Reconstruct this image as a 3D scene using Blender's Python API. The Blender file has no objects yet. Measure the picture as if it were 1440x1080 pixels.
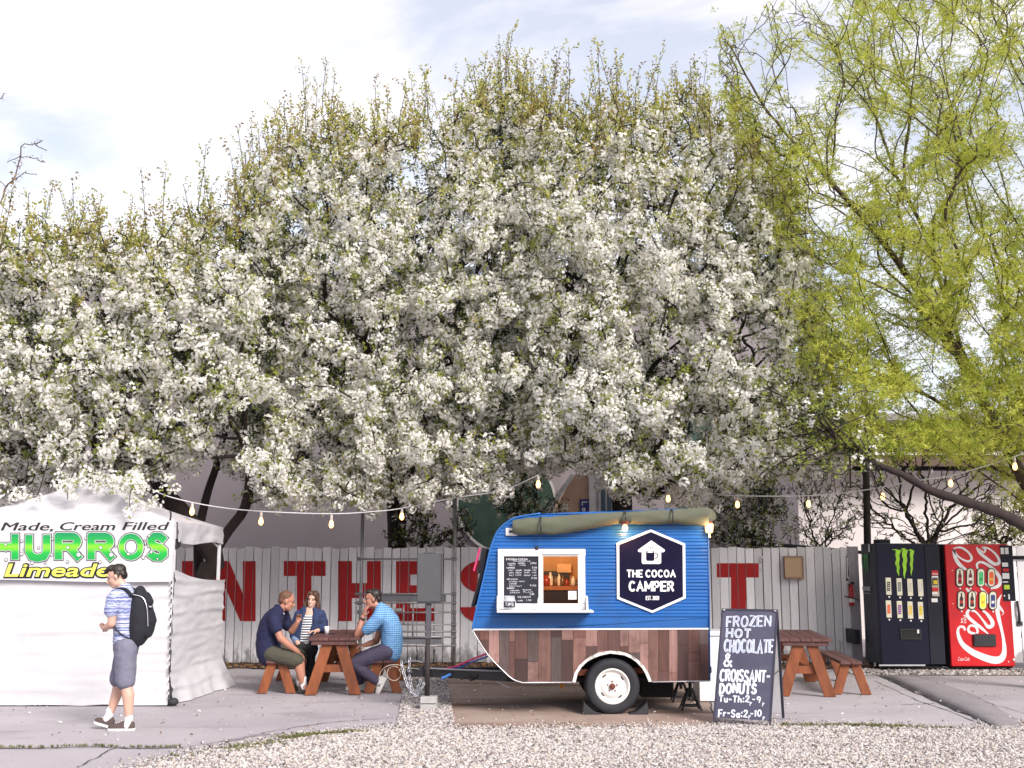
import bpy, bmesh, math, random
import numpy as np
from mathutils import Vector, Matrix

random.seed(7)
rng = np.random.default_rng(7)
SC = bpy.context.scene
COL = SC.collection
PI = math.pi

# ------------------------------------------------------------------ camera, sky, sun, exposure
FPX = 1600.0
CAM_H = 1.77
PITCH = math.atan(250 / 1600)
CP, SP = math.cos(PITCH), math.sin(PITCH)
cam_data = bpy.data.cameras.new("camera")
cam_data.sensor_width = 36.0
cam_data.lens = 36.0 * FPX / 1440
cam_data.clip_end = 3000
cam = bpy.data.objects.new("camera", cam_data)
cam.location = (0, 0, CAM_H)
cam.rotation_euler = (PI / 2 + PITCH, 0, 0)
COL.objects.link(cam)
SC.camera = cam
SC.view_settings.view_transform = "Standard"
SC.view_settings.look = "None"
SC.view_settings.gamma = 1
SC.view_settings.use_curve_mapping = False
SC.view_settings.exposure = 0.95

SUN_EL, SUN_AZ = math.radians(33), math.radians(146)   # azimuth clockwise from +Y
world = bpy.data.worlds.new("World")
SC.world = world
world.use_nodes = True
wn, wl = world.node_tree.nodes, world.node_tree.links
wn.clear()
w_out = wn.new("ShaderNodeOutputWorld")
w_bg = wn.new("ShaderNodeBackground")
w_bg.inputs["Strength"].default_value = 0.1
w_sky = wn.new("ShaderNodeTexSky")
w_sky.sky_type = "NISHITA"
w_sky.sun_disc = False
w_sky.sun_elevation = SUN_EL
w_sky.sun_rotation = SUN_AZ
w_tc = wn.new("ShaderNodeTexCoord")
w_map = wn.new("ShaderNodeMapping")
w_map.inputs["Scale"].default_value = (1.6, 1.0, 4.2)
w_map.inputs["Rotation"].default_value = (0.2, 0.5, 0.3)
w_noise = wn.new("ShaderNodeTexNoise")
w_noise.inputs["Scale"].default_value = 2.3
w_noise.inputs["Detail"].default_value = 7
w_noise.inputs["Roughness"].default_value = 0.55
w_noise.inputs["Distortion"].default_value = 0.6
w_ramp = wn.new("ShaderNodeValToRGB")
w_ramp.color_ramp.elements[0].position = 0.40
w_ramp.color_ramp.elements[0].color = (0.5, 0.5, 0.5, 1)
w_ramp.color_ramp.elements[1].position = 0.60
w_ramp.color_ramp.elements[1].color = (0.97, 0.97, 0.97, 1)
w_mix = wn.new("ShaderNodeMix")
w_mix.data_type = "RGBA"
w_mix.inputs["B"].default_value = (6.3, 6.1, 6.4, 1)
wl.new(w_tc.outputs["Generated"], w_map.inputs["Vector"])
wl.new(w_map.outputs["Vector"], w_noise.inputs["Vector"])
wl.new(w_noise.outputs["Fac"], w_ramp.inputs["Fac"])
wl.new(w_ramp.outputs["Color"], w_mix.inputs["Factor"])
wl.new(w_sky.outputs["Color"], w_mix.inputs["A"])
wl.new(w_mix.outputs["Result"], w_bg.inputs["Color"])
wl.new(w_bg.outputs["Background"], w_out.inputs["Surface"])

sun_data = bpy.data.lights.new("sun", "SUN")
sun_data.energy = 2.6
sun_data.angle = math.radians(22)
sun_data.color = (1.0, 0.94, 0.88)
sun = bpy.data.objects.new("sun", sun_data)
_to_sun = Vector((math.sin(SUN_AZ) * math.cos(SUN_EL), math.cos(SUN_AZ) * math.cos(SUN_EL), math.sin(SUN_EL)))
sun.rotation_euler = _to_sun.to_track_quat("Z", "Y").to_euler()
sun.location = _to_sun * 60
COL.objects.link(sun)


# ------------------------------------------------------------------ where a direction of view meets a plane
def ray(px, py):
    a, b = (px - 720) / FPX, (540 - py) / FPX
    return Vector((a, CP - b * SP, SP + b * CP))


def gp(px, py, z=0.0):
    d = ray(px, py)
    return Vector((0, 0, CAM_H)) + d * ((z - CAM_H) / d.z)


def at(px, py, Y):
    d = ray(px, py)
    return Vector((0, 0, CAM_H)) + d * (Y / d.y)


# ------------------------------------------------------------------ materials
def S(r, g, b):
    def l(c):
        c /= 255.0
        return c / 12.92 if c <= 0.04045 else ((c + 0.055) / 1.055) ** 2.4
    return (l(r), l(g), l(b))


def nd(nt, t, **kw):
    n = nt.nodes.new(t)
    for k, v in kw.items():
        if k in n.inputs:
            n.inputs[k].default_value = v
        else:
            setattr(n, k, v)
    return n


def mixc(nt, fac, a, b, blend="MIX"):
    m = nt.nodes.new("ShaderNodeMix")
    m.data_type = "RGBA"
    m.blend_type = blend
    for key, v in (("Factor", fac), ("A", a), ("B", b)):
        s = m.inputs[key] if key != "Factor" else m.inputs[0]
        if key == "A":
            s = m.inputs[6]
        if key == "B":
            s = m.inputs[7]
        if hasattr(v, "is_linked"):
            nt.links.new(v, s)
        elif isinstance(v, (int, float)):
            s.default_value = v
        else:
            s.default_value = (*v[:3], 1)
    return m.outputs[2]


def ramp(nt, fac, lo, hi, a=0.0, b=1.0):
    m = nt.nodes.new("ShaderNodeMapRange")
    m.inputs[1].default_value, m.inputs[2].default_value = lo, hi
    m.inputs[3].default_value, m.inputs[4].default_value = a, b
    nt.links.new(fac, m.inputs[0])
    return m.outputs[0]


def new_mat(name):
    m = bpy.data.materials.new(name)
    m.use_nodes = True
    nt = m.node_tree
    p = nt.nodes["Principled BSDF"]
    return m, nt, p


def noise_of(nt, scale, stretch=(1, 1, 1), detail=5, rough=0.6, coord="Object"):
    tc = nt.nodes.new("ShaderNodeTexCoord")
    mp = nt.nodes.new("ShaderNodeMapping")
    mp.inputs["Scale"].default_value = stretch
    if coord == "World":
        nt.links.new(nt.nodes.new("ShaderNodeNewGeometry").outputs["Position"], mp.inputs["Vector"])
    else:
        nt.links.new(tc.outputs[coord], mp.inputs["Vector"])
    n = nd(nt, "ShaderNodeTexNoise", Scale=scale, Detail=detail, Roughness=rough)
    nt.links.new(mp.outputs["Vector"], n.inputs["Vector"])
    return n.outputs["Fac"]


_mats = {}


def mat(name, c, r=0.6, met=0.0, var=0.14, vs=5.0, stretch=(1, 1, 1), bump=0.0, bs=60.0, bstretch=None, rnd=0.0,
        c2=None, dirt=None, emit=0.0, spec=0.5):
    """Principled surface: colour with fine variation, optional grain relief, per-object tone, and dirt patches."""
    if name in _mats:
        return _mats[name]
    m, nt, p = new_mat(name)
    n = noise_of(nt, vs, stretch)
    f = ramp(nt, n, 0.3, 0.7)
    a = tuple(x * (1 - var) for x in c)
    b = tuple(min(1, x * (1 + var)) for x in c) if c2 is None else c2
    out = mixc(nt, f, a, b)
    if dirt:
        dc, amount, dscale = dirt
        dn = noise_of(nt, dscale, detail=8)
        out = mixc(nt, ramp(nt, dn, 0.52, 0.72, 0, amount), out, dc)
    if rnd:
        oi = nt.nodes.new("ShaderNodeObjectInfo")
        v = ramp(nt, oi.outputs["Random"], 0, 1, 1 - rnd, 1 + rnd)
        hs = nd(nt, "ShaderNodeHueSaturation")
        nt.links.new(out, hs.inputs["Color"])
        nt.links.new(v, hs.inputs["Value"])
        out = hs.outputs["Color"]
    nt.links.new(out, p.inputs["Base Color"])
    rn = ramp(nt, n, 0.2, 0.8, max(0.02, r - 0.08), min(1, r + 0.08))
    nt.links.new(rn, p.inputs["Roughness"])
    p.inputs["Metallic"].default_value = met
    p.inputs["Specular IOR Level"].default_value = spec
    if bump:
        bn = noise_of(nt, bs, bstretch or (1, 1, 1))
        bp = nd(nt, "ShaderNodeBump", Strength=bump, Distance=0.01)
        nt.links.new(bn, bp.inputs["Height"])
        nt.links.new(bp.outputs["Normal"], p.inputs["Normal"])
    if emit:
        nt.links.new(out, p.inputs["Emission Color"])
        p.inputs["Emission Strength"].default_value = emit
    _mats[name] = m
    return m


def glass_mat(name, tint=(0.9, 0.95, 0.95), r=0.05, alpha=0.25):
    if name in _mats:
        return _mats[name]
    m, nt, p = new_mat(name)
    p.inputs["Base Color"].default_value = (*tint, 1)
    p.inputs["Roughness"].default_value = r
    p.inputs["Alpha"].default_value = alpha
    _mats[name] = m
    return m


# ------------------------------------------------------------------ mesh collector (everything in world metres)
def world_loc(o):
    v = Vector((0, 0, 0))
    while o is not None:
        v += o.location
        o = o.parent
    return v


def tag(o, label=None, cat=None, group=None, kind=None):
    for k, v in (("label", label), ("category", cat), ("group", group), ("kind", kind)):
        if v:
            o[k] = v
    return o


def thing(name, loc, label, cat, group=None):
    o = bpy.data.objects.new(name, None)
    o.empty_display_size = 0.1
    COL.objects.link(o)
    o.location = loc
    return tag(o, label, cat, group)


class MB:
    def __init__(self):
        self.v, self.f, self.m = [], [], []

    def add(self, verts, faces, m=0):
        k = len(self.v)
        self.v += [tuple(p) for p in verts]
        self.f += [tuple(i + k for i in f) for f in faces]
        self.m += [m] * len(faces)
        return self

    def box(self, lo, hi, m=0):
        (x0, y0, z0), (x1, y1, z1) = lo, hi
        v = [(x0, y0, z0), (x1, y0, z0), (x1, y1, z0), (x0, y1, z0), (x0, y0, z1), (x1, y0, z1), (x1, y1, z1), (x0, y1, z1)]
        return self.add(v, [(0, 3, 2, 1), (4, 5, 6, 7), (0, 1, 5, 4), (1, 2, 6, 5), (2, 3, 7, 6), (3, 0, 4, 7)], m)

    def beam(self, a, b, w, t, up=(0, 0, 1), m=0):
        """A rectangular bar from a to b: w across, t along the up side."""
        a, b = Vector(a), Vector(b)
        d = (b - a).normalized()
        s = d.cross(Vector(up)).normalized() * (w / 2)
        u = s.cross(d).normalized() * (t / 2)
        v = [a - s - u, a + s - u, a + s + u, a - s + u, b - s - u, b + s - u, b + s + u, b - s + u]
        return self.add(v, [(0, 1, 2, 3), (7, 6, 5, 4), (0, 4, 5, 1), (1, 5, 6, 2), (2, 6, 7, 3), (3, 7, 4, 0)], m)

    def loft(self, rings, m=0, caps=True, closed=True):
        n = len(rings[0])
        v = [p for r in rings for p in r]
        f = []
        for i in range(len(rings) - 1):
            for j in range(n if closed else n - 1):
                k = (j + 1) % n
                f.append((i * n + j, i * n + k, (i + 1) * n + k, (i + 1) * n + j))
        if caps and closed:
            f.append(tuple(range(n - 1, -1, -1)))
            f.append(tuple((len(rings) - 1) * n + j for j in range(n)))
        return self.add(v, f, m)

    def tube(self, pts, r, n=8, m=0, caps=True, side=None, round_caps=False):
        """r: a number or one per point; an entry may be (r_side, r_other)."""
        pts = [Vector(p) for p in pts]
        if not isinstance(r, (list, tuple)):
            r = [r] * len(pts)
        r = [(q, q) if not isinstance(q, (list, tuple)) else q for q in r]
        if round_caps:
            d0, d1 = (pts[0] - pts[1]).normalized(), (pts[-1] - pts[-2]).normalized()
            e0, e1 = min(r[0]), min(r[-1])
            P0 = [pts[0] + d0 * e0 * math.sin(a) for a in (1.35, 0.95, 0.5)]
            R0 = [(r[0][0] * math.cos(a), r[0][1] * math.cos(a)) for a in (1.35, 0.95, 0.5)]
            P1 = [pts[-1] + d1 * e1 * math.sin(a) for a in (0.5, 0.95, 1.35)]
            R1 = [(r[-1][0] * math.cos(a), r[-1][1] * math.cos(a)) for a in (0.5, 0.95, 1.35)]
            pts, r = P0 + pts + P1, R0 + r + R1
        rings = []
        prev = Vector(side) if side is not None else None
        for i, p in enumerate(pts):
            t = (pts[min(i + 1, len(pts) - 1)] - pts[max(i - 1, 0)])
            t = t.normalized() if t.length > 1e-9 else Vector((0, 0, 1))
            if prev is None:
                prev = t.orthogonal()
            s = prev - t * prev.dot(t)
            s = s.normalized() if s.length > 1e-6 else t.orthogonal().normalized()
            if side is None:
                prev = s
            u = t.cross(s)
            rings.append([p + s * (r[i][0] * math.cos(2 * PI * k / n)) + u * (r[i][1] * math.sin(2 * PI * k / n)) for k in range(n)])
        return self.loft(rings, m, caps)

    def ball(self, c, r, n=10, k=6, m=0):
        c = Vector(c)
        r = (r, r, r) if not isinstance(r, (list, tuple)) else r
        v = [c + Vector((0, 0, -r[2]))]
        for i in range(1, k):
            a = -PI / 2 + PI * i / k
            v += [c + Vector((r[0] * math.cos(a) * math.cos(2 * PI * j / n), r[1] * math.cos(a) * math.sin(2 * PI * j / n), r[2] * math.sin(a))) for j in range(n)]
        v.append(c + Vector((0, 0, r[2])))
        f = [(0, 1 + (j + 1) % n, 1 + j) for j in range(n)]
        for i in range(k - 2):
            for j in range(n):
                a, b = 1 + i * n + j, 1 + i * n + (j + 1) % n
                f.append((a, b, b + n, a + n))
        top, base = len(v) - 1, 1 + (k - 2) * n
        f += [(base + j, base + (j + 1) % n, top) for j in range(n)]
        return self.add(v, f, m)

    def lathe(self, c, prof, n=16, m=0, axis="z", caps=True):
        """prof: (radius, offset along axis) pairs."""
        c = Vector(c)
        rings = []
        for r, h in prof:
            ring = []
            for k in range(n):
                a = 2 * PI * k / n
                x, y = r * math.cos(a), r * math.sin(a)
                ring.append(c + (Vector((x, y, h)) if axis == "z" else Vector((x, h, y)) if axis == "y" else Vector((h, x, y))))
            rings.append(ring)
        return self.loft(rings, m, caps)

    def prism(self, poly, off, m=0):
        """A flat outline (3D points) given thickness along off."""
        off = Vector(off)
        a = [Vector(p) for p in poly]
        n = len(a)
        v = a + [p + off for p in a]
        f = [tuple(range(n)), tuple(range(2 * n - 1, n - 1, -1))]
        f += [(i, i + n, (i + 1) % n + n, (i + 1) % n) for i in range(n)]
        return self.add(v, f, m)

    def build(self, name, mats, parent=None, smooth=False, bevel=0.0, base=None, segs=1):
        if not isinstance(mats, (list, tuple)):
            mats = [mats]
        if parent is not None:
            org = world_loc(parent)
        elif base is not None:
            org = Vector(base)
        else:
            a = np.array(self.v)
            org = Vector(((a[:, 0].min() + a[:, 0].max()) / 2, (a[:, 1].min() + a[:, 1].max()) / 2, a[:, 2].min()))
        me = bpy.data.meshes.new(name)
        me.from_pydata([(p[0] - org.x, p[1] - org.y, p[2] - org.z) for p in self.v], [], self.f)
        for mt in mats:
            me.materials.append(mt)
        if len(mats) > 1:
            me.polygons.foreach_set("material_index", self.m)
        bm = bmesh.new()
        bm.from_mesh(me)
        bmesh.ops.recalc_face_normals(bm, faces=bm.faces)
        bm.to_mesh(me)
        bm.free()
        if smooth:
            me.polygons.foreach_set("use_smooth", [True] * len(me.polygons))
        me.update()
        return obj(name, me, parent, org if parent is None else None, bevel, segs)


def obj(name, me, parent=None, loc=None, bevel=0.0, segs=1):
    o = bpy.data.objects.new(name, me)
    COL.objects.link(o)
    if parent is not None:
        o.parent = parent
    elif loc is not None:
        o.location = loc
    if bevel:
        b = o.modifiers.new("edge", "BEVEL")
        b.width = bevel
        b.segments = segs
        b.limit_method = "ANGLE"
        b.angle_limit = math.radians(40)
    return o


def copy_tree(o, loc=None, parent=None, label=None, cat=None):
    c = o.copy()
    COL.objects.link(c)
    if parent is not None:
        c.parent = parent
    if loc is not None:
        c.location = loc
    if label:
        c["label"] = label
    for ch in list(o.children):
        copy_tree(ch, None, c)
    return c


def catmull(pts, k=6, closed=False):
    pts = [tuple(p) for p in pts]
    n = len(pts)
    out = []
    for i in range(n if closed else n - 1):
        if closed:
            p = [np.array(pts[(i + j) % n], float) for j in (-1, 0, 1, 2)]
        else:
            p = [np.array(pts[min(max(i + j, 0), n - 1)], float) for j in (-1, 0, 1, 2)]
        for q in range(k):
            t = q / k
            out.append(tuple(0.5 * (2 * p[1] + (p[2] - p[0]) * t + (2 * p[0] - 5 * p[1] + 4 * p[2] - p[3]) * t * t + (3 * p[1] - p[0] - 3 * p[2] + p[3]) * t ** 3)))
    if not closed:
        out.append(tuple(map(float, pts[-1])))
    return out


# ------------------------------------------------------------------ flat print: strokes and letters as thin raised shapes
class Sheet:
    """A flat face in space: maps (u, v) on the face to a point; n points out of the face."""

    def __init__(self, fn, n):
        self.fn, self.n = fn, Vector(n).normalized()


def px_sheet(Y, n=(0, -1, 0)):
    return Sheet(lambda u, v: at(u, v, Y), n)


def ribbon(mb, sheet, pts, w, m=0, lift=0.002, smooth=0, closed=False):
    """One pen stroke of width w (number or per point) in sheet units."""
    if not isinstance(w, (list, tuple)):
        w = [w] * len(pts)
    q = [(p[0], p[1], ww) for p, ww in zip(pts, w)]
    if smooth:
        q = catmull(q, smooth, closed)
    if closed:
        q = q + [q[0]]
    L, R = [], []
    for i, (x, y, ww) in enumerate(q):
        if closed:
            a, b = q[(i - 1) % (len(q) - 1)], q[(i + 1) % (len(q) - 1)]
        else:
            a, b = q[max(i - 1, 0)], q[min(i + 1, len(q) - 1)]
        tx, ty = b[0] - a[0], b[1] - a[1]
        l = math.hypot(tx, ty) or 1
        k = 1.0
        if 0 < i < len(q) - 1:   # keep width through corners
            ax, ay, bx, by = x - q[i - 1][0], y - q[i - 1][1], q[i + 1][0] - x, q[i + 1][1] - y
            la, lb = math.hypot(ax, ay) or 1, math.hypot(bx, by) or 1
            c = (ax * bx + ay * by) / (la * lb)
            k = min(1.6, 1 / max(0.3, math.sqrt(max(0, (1 + c) / 2))))
        nx, ny = -ty / l * ww / 2 * k, tx / l * ww / 2 * k
        L.append(sheet.fn(x + nx, y + ny) + sheet.n * lift)
        R.append(sheet.fn(x - nx, y - ny) + sheet.n * lift)
    n = len(L)
    mb.add(L + R, [(i, i + 1, n + i + 1, n + i) for i in range(n - 1)], m)


def blot(mb, sheet, poly, m=0, lift=0.002):
    """A filled flat outline on a sheet."""
    mb.add([sheet.fn(x, y) + sheet.n * lift for x, y in poly], [tuple(range(len(poly)))], m)


def ell(cx, cy, rx, ry, n=20, a0=0.0, a1=2 * PI):
    return [(cx + rx * math.cos(a0 + (a1 - a0) * k / n), cy + ry * math.sin(a0 + (a1 - a0) * k / n)) for k in range(n)]


def arc(cx, cy, rx, ry, a0, a1, n=8):
    return [(cx + rx * math.cos(math.radians(a0 + (a1 - a0) * k / n)), cy + ry * math.sin(math.radians(a0 + (a1 - a0) * k / n))) for k in range(n + 1)]


# one-stroke capitals on a box 0..w wide, 0 (top) .. 1 (bottom)
GLYPH = {
    "A": (0.75, [[(0, 1), (0.37, 0), (0.75, 1)], [(0.15, 0.65), (0.6, 0.65)]]),
    "B": (0.62, [[(0, 0), (0, 1)], [(0, 0), (0.4, 0.02), (0.55, 0.25), (0.4, 0.48), (0, 0.48)], [(0.4, 0.48), (0.62, 0.74), (0.4, 1), (0, 1)]]),
    "C": (0.68, [arc(0.36, 0.5, 0.36, 0.5, -48, -312, 12)]),
    "D": (0.68, [[(0, 0), (0, 1)], [(0, 0), (0.35, 0.02), (0.66, 0.3), (0.66, 0.7), (0.35, 0.98), (0, 1)]]),
    "E": (0.58, [[(0.58, 0), (0, 0), (0, 1), (0.58, 1)], [(0, 0.5), (0.48, 0.5)]]),
    "F": (0.56, [[(0.56, 0), (0, 0), (0, 1)], [(0, 0.5), (0.46, 0.5)]]),
    "G": (0.7, [arc(0.36, 0.5, 0.36, 0.5, -48, -330, 12) + [(0.7, 0.55), (0.4, 0.55)]]),
    "H": (0.66, [[(0, 0), (0, 1)], [(0.66, 0), (0.66, 1)], [(0, 0.5), (0.66, 0.5)]]),
    "I": (0.08, [[(0.04, 0), (0.04, 1)]]),
    "L": (0.52, [[(0, 0), (0, 1), (0.52, 1)]]),
    "M": (0.85, [[(0, 1), (0, 0)], [(0, 0.03), (0.43, 0.72)], [(0.43, 0.72), (0.86, 0.03)], [(0.86, 0), (0.86, 1)]]),
    "N": (0.68, [[(0, 1), (0, 0)], [(0, 0.04), (0.68, 0.96)], [(0.68, 1), (0.68, 0)]]),
    "O": (0.76, [ell(0.38, 0.5, 0.38, 0.5, 16) + [(0.76, 0.5)]]),
    "P": (0.6, [[(0, 1), (0, 0), (0.4, 0), (0.58, 0.16), (0.58, 0.38), (0.4, 0.54), (0, 0.54)]]),
    "R": (0.64, [[(0, 1), (0, 0), (0.4, 0), (0.58, 0.14), (0.58, 0.36), (0.4, 0.5), (0, 0.5)], [(0.32, 0.5), (0.64, 1)]]),
    "R!": (0.64, [[(0, 1), (0, 0)], [(0, 0), (0.42, 0)] + arc(0.42, 0.25, 0.17, 0.25, -80, 80, 8) + [(0.42, 0.5), (0, 0.5)], [(0.34, 0.52), (0.62, 1)]]),
    "S": (0.6, [[(0.57, 0.14), (0.4, 0), (0.17, 0), (0.02, 0.14), (0.02, 0.32), (0.16, 0.46), (0.44, 0.54), (0.58, 0.68), (0.58, 0.86), (0.42, 1), (0.18, 1), (0, 0.86)]]),
    "T": (0.64, [[(0, 0), (0.64, 0)], [(0.32, 0), (0.32, 1)]]),
    "U": (0.66, [[(0, 0), (0, 0.68), (0.1, 0.92), (0.33, 1), (0.56, 0.92), (0.66, 0.68), (0.66, 0)]]),
    "X": (0.66, [[(0, 0), (0.66, 1)], [(0.66, 0), (0, 1)]]),
    "Z": (0.62, [[(0, 0), (0.62, 0), (0, 1), (0.62, 1)]]),
    "&": (0.72, [[(0.72, 1), (0.2, 0.36), (0.16, 0.14), (0.3, 0), (0.46, 0.1), (0.42, 0.3), (0.1, 0.6), (0.02, 0.8), (0.16, 0.98), (0.4, 0.96), (0.68, 0.58)]]),
    "-": (0.4, [[(0.02, 0.55), (0.38, 0.55)]]),
    ".": (0.12, [[(0.06, 0.9), (0.06, 1)]]),
    ",": (0.12, [[(0.08, 0.95), (0.02, 1.18)]]),
    ":": (0.12, [[(0.06, 0.28), (0.06, 0.4)], [(0.06, 0.78), (0.06, 0.9)]]),
    "'": (0.1, [[(0.06, 0), (0.04, 0.2)]]),
    "0": (0.6, [ell(0.3, 0.5, 0.3, 0.5, 16) + [(0.6, 0.5)]]),
    "1": (0.2, [[(0, 0.18), (0.14, 0), (0.14, 1)]]),
    "2": (0.6, [[(0.02, 0.22), (0.12, 0.04), (0.34, 0), (0.54, 0.12), (0.54, 0.34), (0.02, 1), (0.6, 1)]]),
    "9": (0.56, [[(0.54, 0.3), (0.4, 0.5), (0.16, 0.5), (0.02, 0.3), (0.12, 0.05), (0.36, 0), (0.54, 0.16), (0.54, 0.5), (0.4, 1)]]),
    "a": (0.5, [ell(0.24, 0.72, 0.24, 0.28, 12) + [(0.48, 0.72)], [(0.5, 0.44), (0.5, 1)]]),
    "h": (0.5, [[(0, 0), (0, 1)], [(0, 0.66), (0.2, 0.46), (0.42, 0.5), (0.5, 0.7), (0.5, 1)]]),
    "r": (0.34, [[(0, 0.45), (0, 1)], [(0, 0.66), (0.14, 0.48), (0.34, 0.48)]]),
    "u": (0.5, [[(0, 0.45), (0, 0.8), (0.14, 1), (0.36, 1), (0.5, 0.8), (0.5, 0.45)], [(0.5, 0.8), (0.5, 1)]]),
    "p": (0.5, [[(0, 0.45), (0, 1.35)], ell(0.25, 0.72, 0.25, 0.27, 12) + [(0.5, 0.72)]]),
    "o": (0.5, [ell(0.25, 0.72, 0.25, 0.28, 12) + [(0.5, 0.72)]]),
    "l": (0.08, [[(0.04, 0), (0.04, 1)]]),
    "c": (0.46, [arc(0.26, 0.72, 0.25, 0.28, -48, -312, 8)]),
    "d": (0.5, [[(0.5, 0), (0.5, 1)], ell(0.25, 0.72, 0.25, 0.28, 12) + [(0.5, 0.72)]]),
    "e": (0.5, [[(0.02, 0.7), (0.48, 0.7), (0.46, 0.52), (0.26, 0.44), (0.04, 0.56), (0.0, 0.76), (0.12, 0.96), (0.34, 1), (0.48, 0.88)]]),
    "i": (0.08, [[(0.04, 0.45), (0.04, 1)], [(0.04, 0.15), (0.04, 0.26)]]),
}


def write(mb, sheet, txt, x0, y0, h, width=None, pen=0.14, gap=0.16, m=0, lift=0.002, sx=1.0, slant=0.0, jit=0.0, slope=0.0):
    """Pen lettering with its top left at (x0, y0), cap height h; width squeezes the line to fit."""
    adv = []
    x = 0
    for ch in txt:
        if ch == " ":
            x += 0.36
            adv.append(None)
            continue
        adv.append(x)
        x += GLYPH[ch][0] + gap + pen
    total = x - gap
    k = (width / (total * h)) if width else sx
    rj = random.Random(sum(map(ord, txt)))
    for ch, a in zip(txt, adv):
        if a is None:
            continue
        dy = rj.uniform(-jit, jit)
        sc = 1 + rj.uniform(-jit, jit)
        for line in GLYPH[ch][1]:
            P = [(x0 + (a + pen / 2 + p[0]) * h * k - slant * (p[1] - 1) * h, y0 + (pen / 2 + p[1] * (1 - pen) * sc + dy) * h + slope * (a * h * k)) for p in line]
            e = pen * h * 0.5
            if len(P) == 2 or math.dist(P[0], P[-1]) > 0.02 * h:      # square pen ends
                for i, j in ((0, 1), (-1, -2)):
                    l = math.dist(P[i], P[j]) or 1
                    P[i] = (P[i][0] + (P[i][0] - P[j][0]) / l * e * 0.6, P[i][1] + (P[i][1] - P[j][1]) / l * e * 0.6)
            ribbon(mb, sheet, P, pen * h, m, lift + rj.uniform(0, 0.0006))


def typeset(mb, sheet, txt, x0, y1, width, h, m=0, lift=0.002, bold=0.02, shear=0.0):
    """Printed lettering from Blender's own font, fitted to a box: left x0, baseline y1, cap height h (sheet v runs down)."""
    cu = bpy.data.curves.new("lettering", "FONT")
    cu.body = txt
    cu.offset = bold
    cu.shear = shear
    cu.resolution_u = 3
    o = bpy.data.objects.new("lettering", cu)
    COL.objects.link(o)
    dg = bpy.context.evaluated_depsgraph_get()
    me = bpy.data.meshes.new_from_object(o.evaluated_get(dg))
    co = np.array([v.co[:] for v in me.vertices])
    faces = [tuple(p.vertices) for p in me.polygons]
    bpy.data.objects.remove(o)
    bpy.data.curves.remove(cu)
    bpy.data.meshes.remove(me)
    xmin, xmax = co[:, 0].min(), co[:, 0].max()
    kx, ky = width / (xmax - xmin), h / 0.69
    mb.add([sheet.fn(x0 + (x - xmin) * kx, y1 - y * ky) + sheet.n * lift for x, y, _ in co], faces, m)


# ------------------------------------------------------------------ soft bodies: overlapping limbs fused into one continuous skin
def fused(name, mb, voxel, mats, parent, smooth=6, wrinkle=0.0, wscale=18, shrink=0.0):
    me = bpy.data.meshes.new(name)
    me.from_pydata(mb.v, [], mb.f)
    bm = bmesh.new()
    bm.from_mesh(me)
    bmesh.ops.recalc_face_normals(bm, faces=bm.faces)
    bm.to_mesh(me)
    bm.free()
    o = bpy.data.objects.new(name, me)
    COL.objects.link(o)
    rm = o.modifiers.new("r", "REMESH")
    rm.mode = "VOXEL"
    rm.voxel_size = voxel
    sm = o.modifiers.new("s", "SMOOTH")
    sm.factor = 0.5
    sm.iterations = smooth
    dg = bpy.context.evaluated_depsgraph_get()
    out = bpy.data.meshes.new_from_object(o.evaluated_get(dg))
    bpy.data.objects.remove(o)
    bpy.data.meshes.remove(me)
    if wrinkle:
        from mathutils import noise
        nv = len(out.vertices)
        co, no = np.empty(nv * 3, np.float32), np.empty(nv * 3, np.float32)
        out.vertices.foreach_get("co", co)
        out.vertices.foreach_get("normal", no)
        co, no = co.reshape(-1, 3), no.reshape(-1, 3)
        nn = noise.noise
        k = np.array([nn(Vector(q)) for q in (co * wscale)]) * 0.6 + np.array([nn(Vector(q)) for q in (co * (wscale * 2.3))]) * 0.4
        co = co + no * (k * wrinkle)[:, None]
        out.vertices.foreach_set("co", co.astype(np.float32).ravel())
    nv = len(out.vertices)
    co = np.empty(nv * 3, np.float32)
    out.vertices.foreach_get("co", co)
    co = co.reshape(-1, 3) - np.array(world_loc(parent), np.float32)
    out.vertices.foreach_set("co", co.ravel())
    out.update()
    out.materials.clear()
    for mt in (mats if isinstance(mats, (list, tuple)) else [mats]):
        out.materials.append(mt)
    out.polygons.foreach_set("use_smooth", [True] * len(out.polygons))
    out.polygons.foreach_set("material_index", [0] * len(out.polygons))
    out.name = name
    return obj(name, out, parent)


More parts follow.
